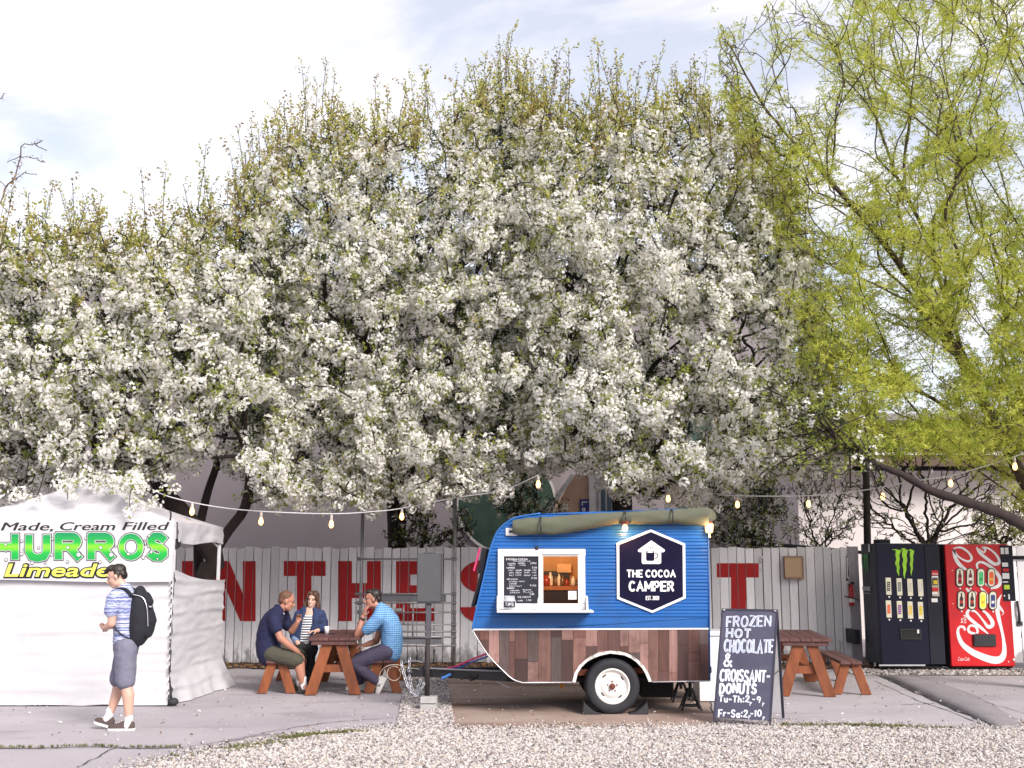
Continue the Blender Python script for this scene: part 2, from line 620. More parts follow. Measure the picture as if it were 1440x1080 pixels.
# ------------------------------------------------------------------ scattering small alike bits on points (leaves, petals, stones)
def scatter(name, parent, pts, rots, scales, idx, sources, kind="stuff", base=None):
    """One object that sets a small mesh (one of sources) on each point, with its own turn and size."""
    n = len(pts)
    org = np.array(world_loc(parent)) if parent is not None else np.array(base if base is not None else (0, 0, 0), float)
    me = bpy.data.meshes.new(name)
    me.vertices.add(n)
    me.vertices.foreach_set("co", (np.asarray(pts) - org).astype(np.float32).ravel())
    for nm, ty, key, data in (("turn", "FLOAT_VECTOR", "vector", np.asarray(rots, np.float32)), ("size", "FLOAT", "value", np.asarray(scales, np.float32)), ("pick", "INT", "value", np.asarray(idx, np.int32))):
        a = me.attributes.new(nm, ty, "POINT")
        a.data.foreach_set(key, data.ravel())
    me.update()
    o = obj(name, me, parent, None if parent is not None else Vector(org))
    coll = bpy.data.collections.new(name + "_bits")
    for s in sources:
        coll.objects.link(s)
    ng = bpy.data.node_groups.new(name + "_scatter", "GeometryNodeTree")
    ng.interface.new_socket("Geometry", in_out="INPUT", socket_type="NodeSocketGeometry")
    ng.interface.new_socket("Geometry", in_out="OUTPUT", socket_type="NodeSocketGeometry")
    gi, go = ng.nodes.new("NodeGroupInput"), ng.nodes.new("NodeGroupOutput")
    iop = ng.nodes.new("GeometryNodeInstanceOnPoints")
    ci = ng.nodes.new("GeometryNodeCollectionInfo")
    ci.inputs["Collection"].default_value = coll
    ci.inputs["Separate Children"].default_value = True
    ci.inputs["Reset Children"].default_value = True

    def attr(nm, ty):
        a = ng.nodes.new("GeometryNodeInputNamedAttribute")
        a.data_type = ty
        a.inputs["Name"].default_value = nm
        return a.outputs["Attribute"]
    e2r = ng.nodes.new("FunctionNodeEulerToRotation")
    L = ng.links
    L.new(gi.outputs[0], iop.inputs["Points"])
    L.new(ci.outputs[0], iop.inputs["Instance"])
    iop.inputs["Pick Instance"].default_value = True
    L.new(attr("pick", "INT"), iop.inputs["Instance Index"])
    L.new(attr("turn", "FLOAT_VECTOR"), e2r.inputs[0])
    L.new(e2r.outputs[0], iop.inputs["Rotation"])
    L.new(attr("size", "FLOAT"), iop.inputs["Scale"])
    L.new(iop.outputs[0], go.inputs[0])
    md = o.modifiers.new("scatter", "NODES")
    md.node_group = ng
    if kind:
        o["kind"] = kind
    return o


def bit(name, mb, mats):
    """A source mesh for scatter(): kept out of the scene itself."""
    me = bpy.data.meshes.new(name)
    me.from_pydata(mb.v, [], mb.f)
    for mt in (mats if isinstance(mats, (list, tuple)) else [mats]):
        me.materials.append(mt)
    me.polygons.foreach_set("material_index", mb.m)
    me.update()
    return bpy.data.objects.new(name, me)
# ================================================================== ground
def ground_mat(name, base, dark, light, scale_big, speck, bump, specs):
    m, nt, p = new_mat(name)
    big = noise_of(nt, scale_big, detail=8, coord="World")
    fine = noise_of(nt, 55, detail=3, coord="World")
    tiny = noise_of(nt, 160, detail=2, coord="World")
    c = mixc(nt, ramp(nt, big, 0.33, 0.68), dark, light)
    c = mixc(nt, 0.4, c, base)
    c = mixc(nt, ramp(nt, fine, 0.40, 0.62, 0, speck), c, tuple(x * 0.55 for x in base))
    c = mixc(nt, ramp(nt, tiny, 0.56, 0.72, 0, speck * 1.3), c, tuple(min(0.8, x * 1.7) for x in base))
    for dc, am, lo, sc, st in specs:
        k = noise_of(nt, sc, st, detail=7, coord="World")
        c = mixc(nt, ramp(nt, k, lo, lo + 0.12, 0, am), c, dc)
    nt.links.new(c, p.inputs["Base Color"])
    p.inputs["Roughness"].default_value = 0.9
    p.inputs["Specular IOR Level"].default_value = 0.25
    bp = nd(nt, "ShaderNodeBump", Strength=bump, Distance=0.006)
    nt.links.new(fine, bp.inputs["Height"])
    nt.links.new(bp.outputs["Normal"], p.inputs["Normal"])
    return m


M_asphalt = ground_mat("asphalt", (0.40, 0.368, 0.392), (0.32, 0.29, 0.313), (0.475, 0.44, 0.462), 0.55, 0.35, 0.5,
                       [((0.22, 0.19, 0.205), 0.55, 0.56, 0.9, (0.6, 1.5, 1)), ((0.16, 0.135, 0.14), 0.6, 0.63, 2.6, (1, 1, 1)), ((0.05, 0.045, 0.045), 0.9, 0.70, 9.0, (1, 1, 1))])
M_pad = ground_mat("pad_concrete", (0.35, 0.262, 0.225), (0.225, 0.150, 0.115), (0.45, 0.36, 0.32), 0.8, 0.22, 0.3,
                   [((0.13, 0.065, 0.035), 0.75, 0.52, 0.9, (0.35, 1.6, 1)), ((0.07, 0.05, 0.045), 0.8, 0.68, 7.0, (1, 1, 1))])
M_slab = ground_mat("slab_concrete", (0.41, 0.378, 0.40), (0.335, 0.305, 0.328), (0.485, 0.45, 0.473), 0.7, 0.25, 0.35,
                    [((0.14, 0.12, 0.13), 0.6, 0.60, 1.6, (0.5, 2, 1)), ((0.05, 0.045, 0.045), 0.9, 0.70, 10.0, (1, 1, 1))])
M_ridge = ground_mat("ridge_asphalt", (0.27, 0.245, 0.26), (0.21, 0.19, 0.205), (0.34, 0.31, 0.325), 1.2, 0.45, 0.9, [])
M_gravel_bed = ground_mat("gravel_bed", (0.30, 0.27, 0.262), (0.22, 0.195, 0.19), (0.38, 0.345, 0.335), 0.8, 0.8, 1.0,
                          [((0.38, 0.26, 0.20), 0.45, 0.58, 0.7, (1, 1, 1))])
M_dirt = ground_mat("dirt", (0.07, 0.05, 0.042), (0.04, 0.03, 0.028), (0.12, 0.09, 0.075), 3.0, 0.6, 1.0, [])
M_crack = mat("crack_tar", (0.035, 0.03, 0.03), 0.95)


def sheet_poly(name, pts, z, m, kind="structure"):
    mb = MB()
    mb.add([(x, y, z) for x, y in pts], [tuple(range(len(pts)))])
    o = mb.build(name, m)
    o["kind"] = kind
    return o


def edge_line(a, b, n, wob, seed):
    """Points from a to b with a crumbling edge."""
    r = random.Random(seed)
    a, b = Vector(a), Vector(b)
    d = (b - a)
    s = Vector((-d.y, d.x)).normalized()
    return [tuple(a + d * (i / n) + s * (r.gauss(0, wob) if 0 < i < n else 0)) for i in range(n)]


g = MB()
N = 60
g.add([(-300 + 600 * i / N, -60 + 660 * j / N, 0) for j in range(N + 1) for i in range(N + 1)],
      [(j * (N + 1) + i, j * (N + 1) + i + 1, (j + 1) * (N + 1) + i + 1, (j + 1) * (N + 1) + i) for j in range(N) for i in range(N)])
g.build("ground", M_asphalt)["kind"] = "structure"


def G2(px, py):
    p = gp(px, py)
    return (p.x, p.y)


# concrete pad under the trailer, slab under the right-hand table
sheet_poly("concrete_pad", edge_line(G2(634, 1028), G2(1012, 1026), 30, 0.02, 1) + edge_line(G2(1012, 1026), G2(985, 944), 8, 0.004, 2) + edge_line(G2(985, 944), G2(627, 950), 8, 0.004, 3) + edge_line(G2(627, 950), G2(634, 1028), 8, 0.006, 4), 0.004, M_pad)
sheet_poly("concrete_slab", edge_line(G2(1016, 1024), G2(1397, 1029), 24, 0.012, 5) + edge_line(G2(1397, 1029), G2(1243, 955), 12, 0.006, 6) + edge_line(G2(1243, 955), G2(1225, 946), 3, 0.01, 8) + edge_line(G2(1225, 946), G2(989, 946), 6, 0.0, 7) + edge_line(G2(989, 946), G2(1016, 1024), 8, 0.003, 9), 0.004, M_slab)
# dark strip with litter along the foot of the fence
sheet_poly("dirt_strip", edge_line((-9, 19.55), (6.6, 19.45), 60, 0.06, 11) + [(6.6, 19.45), (6.6, 24.0), (-9, 24.0)], 0.008, M_dirt)
sheet_poly("gravel_margin", [(5.4, 18.4), (10.5, 18.35), (10.5, 19.3), (5.4, 19.4)], 0.008, M_gravel_bed)
# gravel in front and the strip between asphalt and pad
front_edge = [(-9.5, 7.2), G2(60, 1116), G2(190, 1083), G2(250, 1068), G2(330, 1053), G2(400, 1043), G2(450, 1036), G2(510, 1030), G2(565, 1027), G2(640, 1028), G2(760, 1026), G2(900, 1025), G2(1010, 1023), G2(1120, 1022), G2(1250, 1024), G2(1400, 1028), G2(1445, 1023), G2(1500, 1018), (11.5, 13.0)]
front_edge = [(x + 0.03 * math.sin(7 * x), y + 0.03 * math.sin(11 * x + 1)) for x, y in catmull(front_edge, 5)]
sheet_poly("gravel_yard", front_edge + [(11.5, 2.0), (-9.5, 2.0)], 0.012, M_gravel_bed)
strip = [G2(556, 1030), G2(640, 1030), G2(628, 948), G2(572, 948)]
sheet_poly("gravel_strip", strip, 0.008, M_gravel_bed)


def inside(poly, x, y):
    px_ = np.array([p[0] for p in poly])
    py_ = np.array([p[1] for p in poly])
    c = np.zeros(len(x), bool)
    j = len(poly) - 1
    for i in range(len(poly)):
        k = ((py_[i] > y) != (py_[j] > y)) & (x < (px_[j] - px_[i]) * (y - py_[i]) / (py_[j] - py_[i] + 1e-12) + px_[i])
        c ^= k
        j = i
    return c


def stone_bits(prefix, cols, seed):
    r = np.random.default_rng(seed)
    out = []
    for i, c in enumerate(cols):
        mb = MB()
        mb.ball((0, 0, 0), 1.0, 6, 4)
        mb.v = [tuple(np.array(v) * (1 + r.uniform(-0.25, 0.25)) * np.array([1, 0.8, 0.62])) for v in mb.v]
        out.append(bit(f"{prefix}_{i}", mb, mat(f"{prefix}_{i}", c, 0.85, var=0.2, vs=3)))
    return out


stones = stone_bits("stone", [(0.50, 0.465, 0.445), (0.39, 0.355, 0.345), (0.58, 0.545, 0.52), (0.45, 0.38, 0.325), (0.25, 0.22, 0.22), (0.52, 0.49, 0.475), (0.10, 0.085, 0.09), (0.2, 0.16, 0.16)], 3)


def gravel(name, poly, n, lo, hi, z, pick_p, seed):
    r = np.random.default_rng(seed)
    a = np.array(poly)
    x = r.uniform(a[:, 0].min(), a[:, 0].max(), n)
    y = r.uniform(max(8.6, a[:, 1].min()), a[:, 1].max(), n)
    k = inside(poly, x, y)
    x, y = x[k], y[k]
    s = r.uniform(lo, hi, len(x)) * r.choice([1, 1, 1, 1.5], len(x))
    return scatter(name, None, np.stack([x, y, np.full(len(x), z) + s * 0.2], 1), r.uniform(0, 6.28, (len(x), 3)) * np.array([0.15, 0.15, 1]), s, r.choice(8, len(x), p=pick_p), stones, base=(0, 0, 0))


PP = np.array([0.20, 0.17, 0.11, 0.16, 0.14, 0.11, 0.06, 0.05])
gravel("gravel_stones", front_edge + [(11.5, 8.6), (-9.5, 8.6)], 190000, 0.0065, 0.0145, 0.012, PP / PP.sum(), 5)
PP2 = np.array([0.12, 0.24, 0.05, 0.1, 0.26, 0.07, 0.08, 0.08])
gravel("strip_gravel", strip, 16000, 0.008, 0.016, 0.008, PP2 / PP2.sum(), 6)
gravel("margin_gravel", [(5.4, 18.45), (10.5, 18.4), (10.5, 19.2), (5.4, 19.3)], 6000, 0.012, 0.028, 0.008, PP2 / PP2.sum(), 8)

# loose stones strayed over the edge onto the paving
r_ = np.random.default_rng(12)
ex = []
for (x, y) in front_edge:
    if -6 < x < 10:
        for _ in range(60):
            ex.append((x + r_.normal(0, 0.15), y + abs(r_.normal(0, 0.2)), 0.012))
for _ in range(260):
    ex.append((r_.uniform(-6, 9), r_.uniform(12.8, 18.5), 0.008))
ex = np.array(ex)
scatter("strayed_gravel", None, ex, r_.uniform(0, 6.28, (len(ex), 3)), r_.uniform(0.006, 0.014, len(ex)), r_.integers(0, 8, len(ex)), stones, base=(0, 0, 0))

# cracks in the paving
def crack(pts, w, seed, name="pavement_crack"):
    r = random.Random(seed)
    mb = MB()
    q = catmull([(*G2(*p), 0) for p in pts], 8)
    L, R = [], []
    for i, p in enumerate(q):
        a, b = q[max(0, i - 1)], q[min(len(q) - 1, i + 1)]
        d = Vector((b[0] - a[0], b[1] - a[1], 0)).normalized()
        s = Vector((-d.y, d.x, 0))
        c = Vector((p[0], p[1], 0.0085)) + s * r.gauss(0, 0.012)
        ww = w * r.uniform(0.4, 1.3)
        L.append(c + s * ww)
        R.append(c - s * ww)
    n = len(L)
    mb.add(L + R, [(i, i + 1, n + i + 1, n + i) for i in range(n - 1)])
    o = mb.build(name, M_crack)
    o["kind"] = "structure"


crack([(-20, 1053), (60, 1053), (130, 1051), (190, 1053), (258, 1052)], 0.016, 1)
crack([(258, 1052), (330, 1040), (400, 1026), (470, 1016), (553, 1010)], 0.008, 2)
crack([(110, 1080), (135, 1066), (160, 1052)], 0.007, 3)
crack([(250, 1072), (300, 1050), (360, 1036), (420, 1030)], 0.010, 4)
crack([(633, 1027), (631, 1000), (629, 975), (627, 952)], 0.012, 5)
crack([(557, 1029), (563, 1000), (568, 975), (571, 955)], 0.012, 6)
crack([(1230, 958), (1290, 985), (1340, 1003), (1392, 1024)], 0.008, 7)
crack([(1270, 992), (1290, 991), (1315, 990)], 0.01, 8)
crack([(1010, 1026), (1001, 1000), (994, 970), (988, 948)], 0.008, 9)

# asphalt ridge on the right
ridge = MB()
rings = []
r_ = random.Random(4)
for k in range(41):
    t = k / 40
    a, b = Vector((*G2(1241 + (1408 - 1241) * t, 951 + (1026 - 951) * t), 0)), None
    wd = 0.55 + 0.12 * math.sin(t * 5)
    h = 0.058 * (1 - 0.25 * t) * min(1, t * 10 + 0.3) * min(1, (1 - t) * 6 + 0.2)
    rings.append([a + Vector((wd * u, wd * u * 0.25, 0.002 + h * v + (r_.gauss(0, 0.004) if 0 < v else 0))) for u, v in ((0, -0.1), (0.03, 0.55), (0.18, 0.92), (0.4, 1), (0.65, 0.72), (0.85, 0.3), (1.05, -0.05))])
ridge.loft(rings, caps=False, closed=False)
ridge.build("asphalt_path", M_ridge, smooth=True)["kind"] = "structure"
crack([(1238, 951), (1290, 975), (1350, 1001), (1410, 1026)], 0.022, 17)
crack([(1288, 955), (1350, 978), (1400, 992), (1450, 1006)], 0.007, 18)

# grass and moss at the edges
M_grass = mat("edge_grass", (0.11, 0.13, 0.03), 0.8, var=0.4, vs=2, rnd=0.3)
M_grass2 = mat("dry_grass", (0.22, 0.19, 0.08), 0.8, var=0.3, vs=2, rnd=0.3)
def tuft_bit(name, m, seed):
    r = random.Random(seed)
    mb = MB()
    for _ in range(7):
        a, l, w = r.uniform(0, 6.28), r.uniform(0.5, 1.1), 0.10
        d = Vector((math.cos(a), math.sin(a), 0))
        s = Vector((-d.y, d.x, 0)) * w
        p0, p1, p2 = d * 0.1, d * 0.35 * l + Vector((0, 0, 0.7 * l)), d * 0.9 * l + Vector((0, 0, 0.9 * l))
        mb.add([p0 - s, p0 + s, p1 + s * 0.7, p1 - s * 0.7, p2], [(0, 1, 2, 3), (3, 2, 4)])
    return bit(name, mb, m)


tufts = [tuft_bit("tuft_a", M_grass, 1), tuft_bit("tuft_b", M_grass, 2), tuft_bit("tuft_c", M_grass2, 3)]
r_ = np.random.default_rng(31)
gpts = []
def grass_line(pts, n, spread):
    q = catmull([G2(*p) for p in pts], 10)
    for _ in range(n):
        p = q[r_.integers(0, len(q))]
        gpts.append((p[0] + r_.normal(0, spread * 1.5), p[1] + r_.normal(0, spread), 0.012))


grass_line([(405, 1040), (440, 1035), (500, 1031)], 420, 0.05)
grass_line([(320, 1056), (350, 1051), (385, 1046)], 180, 0.05)
grass_line([(240, 1070), (290, 1060)], 40, 0.08)
grass_line([(0, 1053), (60, 1053), (130, 1051), (190, 1053), (250, 1052)], 160, 0.015)
grass_line([(1110, 1022), (1180, 1022), (1230, 1023), (1270, 1024)], 420, 0.05)
grass_line([(1270, 1024), (1340, 1026)], 90, 0.06)
grass_line([(700, 1027), (860, 1026)], 30, 0.06)
gpts = np.array(gpts)
scatter("edge_grass", None, gpts, r_.uniform(0, 6.28, (len(gpts), 3)) * np.array([0.05, 0.05, 1]), r_.uniform(0.012, 0.04, len(gpts)), r_.integers(0, 3, len(gpts)), tufts, base=(0, 0, 0))

# dead leaves along the fence and specks on the paving
leafm = [mat("dead_leaf_a", (0.16, 0.075, 0.03), 0.8, var=0.3), mat("dead_leaf_b", (0.26, 0.15, 0.07), 0.8, var=0.3), mat("dead_leaf_c", (0.06, 0.035, 0.02), 0.8, var=0.3), mat("fallen_petal", (0.75, 0.72, 0.7), 0.7)]
lbits = []
for i, m in enumerate(leafm):
    mb = MB()
    mb.add([(-1, 0, 0.05), (-0.2, -0.5, 0.2), (0.8, -0.3, 0.0), (1.2, 0.1, 0.25), (0.5, 0.5, 0.1), (-0.4, 0.45, 0.3)], [(0, 1, 2, 3, 4, 5)])
    lbits.append(bit(f"leaf_{i}", mb, m))
n = 2600
lp = np.stack([r_.uniform(-6.5, 6.5, n), 19.4 + np.abs(r_.normal(0.45, 0.3, n)), np.full(n, 0.03)], 1)
n2 = 1100
lp2 = np.stack([r_.uniform(-7, 9, n2), r_.uniform(11.5, 19, n2), np.full(n2, 0.02)], 1)
lp = np.concatenate([lp, lp2])
lsz = np.concatenate([r_.uniform(0.02, 0.05, n), r_.uniform(0.006, 0.022, n2)])
lid = np.concatenate([r_.choice(3, n), r_.choice(4, n2, p=[0.2, 0.1, 0.3, 0.4])])
scatter("fallen_leaves", None, lp, r_.uniform(-0.4, 0.4, (len(lp), 3)) * np.array([1, 1, 8]), lsz, lid, lbits, base=(0, 0, 0))

# ================================================================== fence of upright boards
FY = 20.5
def fence_paint():
    m, nt, p = new_mat("fence_paint")
    streak = noise_of(nt, 9, (6, 1, 0.35), detail=6, coord="World")
    chip = noise_of(nt, 30, (3, 1, 0.25), detail=6, coord="World")
    grime = noise_of(nt, 4, (2, 1, 0.8), detail=8, coord="World")
    geo = nt.nodes.new("ShaderNodeNewGeometry")
    sep = nt.nodes.new("ShaderNodeSeparateXYZ")
    nt.links.new(geo.outputs["Position"], sep.inputs[0])
    c = mixc(nt, ramp(nt, streak, 0.3, 0.7), (0.77, 0.745, 0.785), (0.87, 0.85, 0.88))
    c = mixc(nt, ramp(nt, chip, 0.60, 0.70, 0, 0.55), c, (0.20, 0.17, 0.165))
    lowz = ramp(nt, sep.outputs["Z"], 0.55, 0.0, 0, 0.34)
    add = nt.nodes.new("ShaderNodeMath")
    add.operation = "ADD"
    nt.links.new(grime, add.inputs[0])
    nt.links.new(lowz, add.inputs[1])
    c = mixc(nt, ramp(nt, add.outputs[0], 0.66, 0.82, 0, 0.7), c, (0.09, 0.08, 0.075))   # splashed mud and mildew at the foot
    oi = nt.nodes.new("ShaderNodeObjectInfo")
    hs = nd(nt, "ShaderNodeHueSaturation")
    nt.links.new(c, hs.inputs["Color"])
    nt.links.new(ramp(nt, oi.outputs["Random"], 0, 1, 0.82, 1.12), hs.inputs["Value"])
    nt.links.new(hs.outputs["Color"], p.inputs["Base Color"])
    p.inputs["Roughness"].default_value = 0.75
    bp = nd(nt, "ShaderNodeBump", Strength=0.35, Distance=0.006)
    nt.links.new(streak, bp.inputs["Height"])
    nt.links.new(bp.outputs["Normal"], p.inputs["Normal"])
    return m


M_fence = fence_paint()
M_red = mat("letter_red", S(172, 8, 14), 0.7, var=0.18, vs=7, stretch=(3, 1, 0.4), dirt=((0.20, 0.05, 0.05), 0.5, 20))
M_dark_wood = mat("old_rail", (0.13, 0.10, 0.09), 0.85, var=0.3, vs=4, stretch=(0.3, 1, 3))
fence = thing("board_fence", (0, FY, 0), "long pale painted fence of upright boards with big red letters", "fence")
BW, PITCHW = 0.146, 0.152
variants = []
r_ = random.Random(21)
for k in range(7):
    mb = MB()
    t = 2.02 + r_.uniform(-0.018, 0.018)
    s = r_.uniform(-0.012, 0.012)
    w, c = BW / 2 - r_.uniform(0, 0.004), 0.004
    lean = r_.uniform(-0.004, 0.004)
    fr = [(-w, c), (-w + c, 0), (w - c, 0), (w, c), (w, 0.019), (-w, 0.019)]
    mb.add([(x, y, 0.02) for x, y in fr] + [(x + lean, y, t + (s if x > 0 else -s)) for x, y in fr],
           [(5, 4, 3, 2, 1, 0), (6, 7, 8, 9, 10, 11)] + [(i, (i + 1) % 6, 6 + (i + 1) % 6, 6 + i) for i in range(6)])
    me = bpy.data.meshes.new("board")
    me.from_pydata(mb.v, [], mb.f)
    bm = bmesh.new()
    bm.from_mesh(me)
    bmesh.ops.recalc_face_normals(bm, faces=bm.faces)
    bm.to_mesh(me)
    bm.free()
    me.materials.append(M_fence)
    variants.append(me)
boards = []
x = at(190, 850, FY).x
x_end = at(1196, 850, FY).x
while x < x_end:
    o = obj("board", variants[r_.randrange(7)], fence)
    yo = r_.uniform(-0.004, 0.004)
    o.location = (x, yo, r_.uniform(-0.01, 0.01))
    o.rotation_euler = (0, r_.uniform(-0.002, 0.002), r_.uniform(-0.02, 0.02))
    boards.append((x - BW / 2, x + BW / 2, yo))
    x += PITCHW + r_.uniform(-0.001, 0.004)
MB().box((at(190, 850, FY).x, FY + 0.026, 0.04), (x_end, FY + 0.030, 1.93)).build("gap_light_blocker", M_dark_wood, fence)  # added dark sheet, stops light showing through the gaps between boards
for z in (0.38, 1.1, 1.72):
    MB().box((at(190, 850, FY).x, FY + 0.031, z - 0.045), (x_end, FY + 0.064, z + 0.045)).build("rail", M_dark_wood, fence)
for i in range(7):
    X = at(200 + 165 * i, 850, FY).x
    MB().box((X - 0.045, FY + 0.066, 0), (X + 0.045, FY + 0.156, 1.95)).build("post", M_dark_wood, fence)
MB().box((x_end - 0.01, FY - 0.03, 0), (x_end + 0.17, FY + 0.03, 2.04)).build("end_post", mat("end_post_paint", (0.36, 0.33, 0.37), 0.8, var=0.25, vs=6, stretch=(3, 3, 0.4)), fence, bevel=0.004)


def clip_x(poly, x0, x1):
    for side, lim in ((1, x0), (-1, x1)):
        out = []
        for i in range(len(poly)):
            a, b = poly[i], poly[(i + 1) % len(poly)]
            ia, ib = (a[0] - lim) * side >= 0, (b[0] - lim) * side >= 0
            if ia:
                out.append(a)
            if ia != ib:
                t = (lim - a[0]) / (b[0] - a[0])
                out.append((lim, a[1] + t * (b[1] - a[1])))
        poly = out
        if not poly:
            return []
    return poly


def letter(polys, name="painted_letter"):
    mb = MB()
    for kp, poly in enumerate(polys):
        w = [(at(u, v, FY).x, at(u, v, FY).z) for u, v in poly]
        for x0, x1, yo in boards:
            c = clip_x(w, x0 + 0.003, x1 - 0.003)
            if len(c) > 2:
                mb.add([(px_, FY + yo - 0.004 - 0.0007 * kp, pz) for px_, pz in c], [tuple(range(len(c)))])
    return mb.build(name, M_red, fence)


def rect(x0, y0, x1, y1):
    return [(x0, y0), (x1, y0), (x1, y1), (x0, y1)]


LT, LB = 789, 873.5
letter([rect(256, LT, 274, LB)])
letter([rect(297, LT, 317, LB), rect(341.5, LT, 359.5, LB), [(300, LT), (322, LT), (358, LB), (338, LB)]])
letter([rect(399, LT, 458, 810), rect(417.5, 810, 438, LB)])
letter([rect(475.5, LT, 495, LB), rect(516, LT, 535.5, LB), rect(495, 820, 516, 841)])
letter([rect(557, LT, 577, LB), rect(577, LT, 611, 808), rect(577, 823, 604, 838), rect(577, 855, 611, LB)])
letter([rect(1008, 792, 1067, 812), rect(1028, 812, 1049, 873)])
sp = []
for (cx, cy, a0, a1) in ((684, 811, -55, -270), (684, 853, -90, 178)):
    for k in range(14):
        a, b = math.radians(a0 + (a1 - a0) * k / 14), math.radians(a0 + (a1 - a0) * (k + 1) / 14)
        ro, ri = (37, 24), (13, 8)
        if cy > 840:
            ro, ri = (37, 24), (14, 7)
        sp.append([(cx + ro[0] * math.cos(a), cy + ro[1] * math.sin(a)), (cx + ro[0] * math.cos(b), cy + ro[1] * math.sin(b)), (cx + ri[0] * math.cos(b), cy + ri[1] * math.sin(b)), (cx + ri[0] * math.cos(a), cy + ri[1] * math.sin(a))])
letter(sp)

# gate of round-topped pickets beyond the machines
gate = thing("picket_gate", at(1436, 940, 19.6) * 1, "pale picket gate with rounded tops and a black bar, right of the red machine", "gate")
gate.location.z = 0
gy = 19.6
for k in range(9):
    X = at(1427 + 13.2 * k, 850, gy).x
    mb = MB()
    w = 0.07
    pts = [(X - w, 0.10), (X + w, 0.10), (X + w, 1.98)] + [(X + w * math.cos(a), 1.98 + w * 0.9 * math.sin(a)) for a in np.linspace(0.4, PI - 0.4, 6)] + [(X - w, 1.98)]
    mb.prism([(a, gy, b) for a, b in pts], (0, 0.02, 0))
    mb.build("picket", M_fence, gate)
M_black = mat("black_iron", (0.018, 0.017, 0.02), 0.45, var=0.3)
X0 = at(1421, 850, gy).x
MB().tube([(X0 - 0.05, gy - 0.03, at(1430, 784, gy).z), (X0 + 1.6, gy - 0.03, at(1430, 784, gy).z)], 0.03, 10).build("bar", M_black, gate, smooth=True)
h = MB()
h.tube([at(1430.5, 845, gy - 0.03), at(1432.5, 860, gy - 0.05), at(1434, 876, gy - 0.03)], 0.02, 8)
h.box(at(1431, 880, gy - 0.03) - Vector((0, 0, 0)), at(1437, 874, gy) + Vector((0, 0.0, 0)))
h.build("handle", M_black, gate, smooth=False)
for z in (0.5, 1.5):
    MB().box((X0, gy + 0.021, z), (X0 + 1.6, gy + 0.06, z + 0.1)).build("rail", M_dark_wood, gate)

# black pipe leaning over the fence top
pp = MB()
pp.tube([at(1060, 764, 20.9), at(1130, 769, 20.8), at(1213, 777, 20.7)], 0.032, 10)
tag(pp.build("pipe", M_black, smooth=True), "black pipe running just above the top of the pale fence", "pipe")

# ================================================================== buildings behind
M_stucco = mat("mauve_stucco", (0.23, 0.20, 0.212), 0.9, var=0.08, vs=0.7, bump=0.3, bs=30, dirt=((0.17, 0.148, 0.157), 0.5, 0.6))
M_trimdark = mat("roof_edge", (0.10, 0.12, 0.17), 0.6)
bY = 30.0
b1 = thing("stucco_building", (0, bY, 0), "large plain mauve stucco building behind the blossom trees", "building")
L, R, T = at(-260, 600, bY).x, at(1113, 600, bY).x, at(700, 388, bY).z
MB().box((L, bY, 0), (R, bY + 14, T)).build("wall", M_stucco, b1)
MB().box((L - 0.15, bY - 0.15, T), (R + 0.12, bY + 14.15, T + 0.22)).build("roof_edge", M_trimdark, b1)
MB().box((at(1098, 600, bY).x, bY - 0.06, 0), (R + 0.03, bY, T - 0.003)).build("corner_trim", mat("stucco_trim", (0.46, 0.40, 0.44), 0.9), b1)
M_green = mat("sign_green", (0.018, 0.045, 0.032), 0.5, var=0.3, vs=3)
M_rim = mat("sign_rim", (0.42, 0.42, 0.40), 0.6)
for cx, cy, rad, nm in ((712, 708, 1.25, "round_sign"), (982, 616, 0.62, "round_sign")):
    c = at(cx, cy, bY)
    s = thing(nm, (c.x, bY, c.z), "large dark green round sign with a pale rim on the stucco wall" if rad > 1 else "small dark green round sign high among the blossom", "sign", )
    MB().lathe((c.x, bY - 0.002, c.z), [(rad, 0), (rad, -0.10)], 40, axis="y").build("disc", M_green, s)
    MB().lathe((c.x, bY - 0.002, c.z), [(rad + 0.002, 0), (rad + 0.07, 0), (rad + 0.07, -0.12), (rad + 0.002, -0.12)], 40, axis="y", caps=False).build("rim", M_rim, s)

b2Y = 27.0
b2 = thing("pale_building", (at(1300, 700, b2Y).x, b2Y, 0), "pale two storey building behind the willow with a brown balcony beam", "building")
M_white_wall = mat("white_wall", (0.66, 0.60, 0.60), 0.9, var=0.06, vs=0.8)
M_brown = mat("brown_beam", (0.10, 0.055, 0.045), 0.7, var=0.25, vs=4, stretch=(0.3, 1, 2))
M_grey_w = mat("grey_siding", (0.33, 0.31, 0.33), 0.8, var=0.1)
x0, x1 = at(1122, 700, b2Y).x, at(1560, 700, b2Y).x
zz = lambda py: at(1300, py, b2Y).z
MB().box((x0, b2Y, 0), (x1, b2Y + 9, zz(662))).build("lower_wall", M_white_wall, b2)
MB().box((x0 - 0.2, b2Y - 1.0, zz(660)), (x1, b2Y - 0.85, zz(646))).build("beam", M_brown, b2)
MB().box((x0 - 0.2, b2Y - 1.05, zz(645.5)), (x1, b2Y + 9, zz(641))).build("balcony_slab", mat("pale_trim", (0.6, 0.57, 0.57), 0.8), b2)
MB().box((x0 + 0.5, b2Y + 0.3, zz(640.5)), (x1, b2Y + 8, zz(598))).build("upper_wall", M_grey_w, b2)
MB().box((x0, b2Y - 0.9, zz(597)), (x1, b2Y + 8.6, zz(588))).build("roof", mat("grey_roof", (0.3, 0.28, 0.3), 0.8), b2)
M_pane = mat("blue_pane", (0.10, 0.14, 0.20), 0.1, spec=0.8)
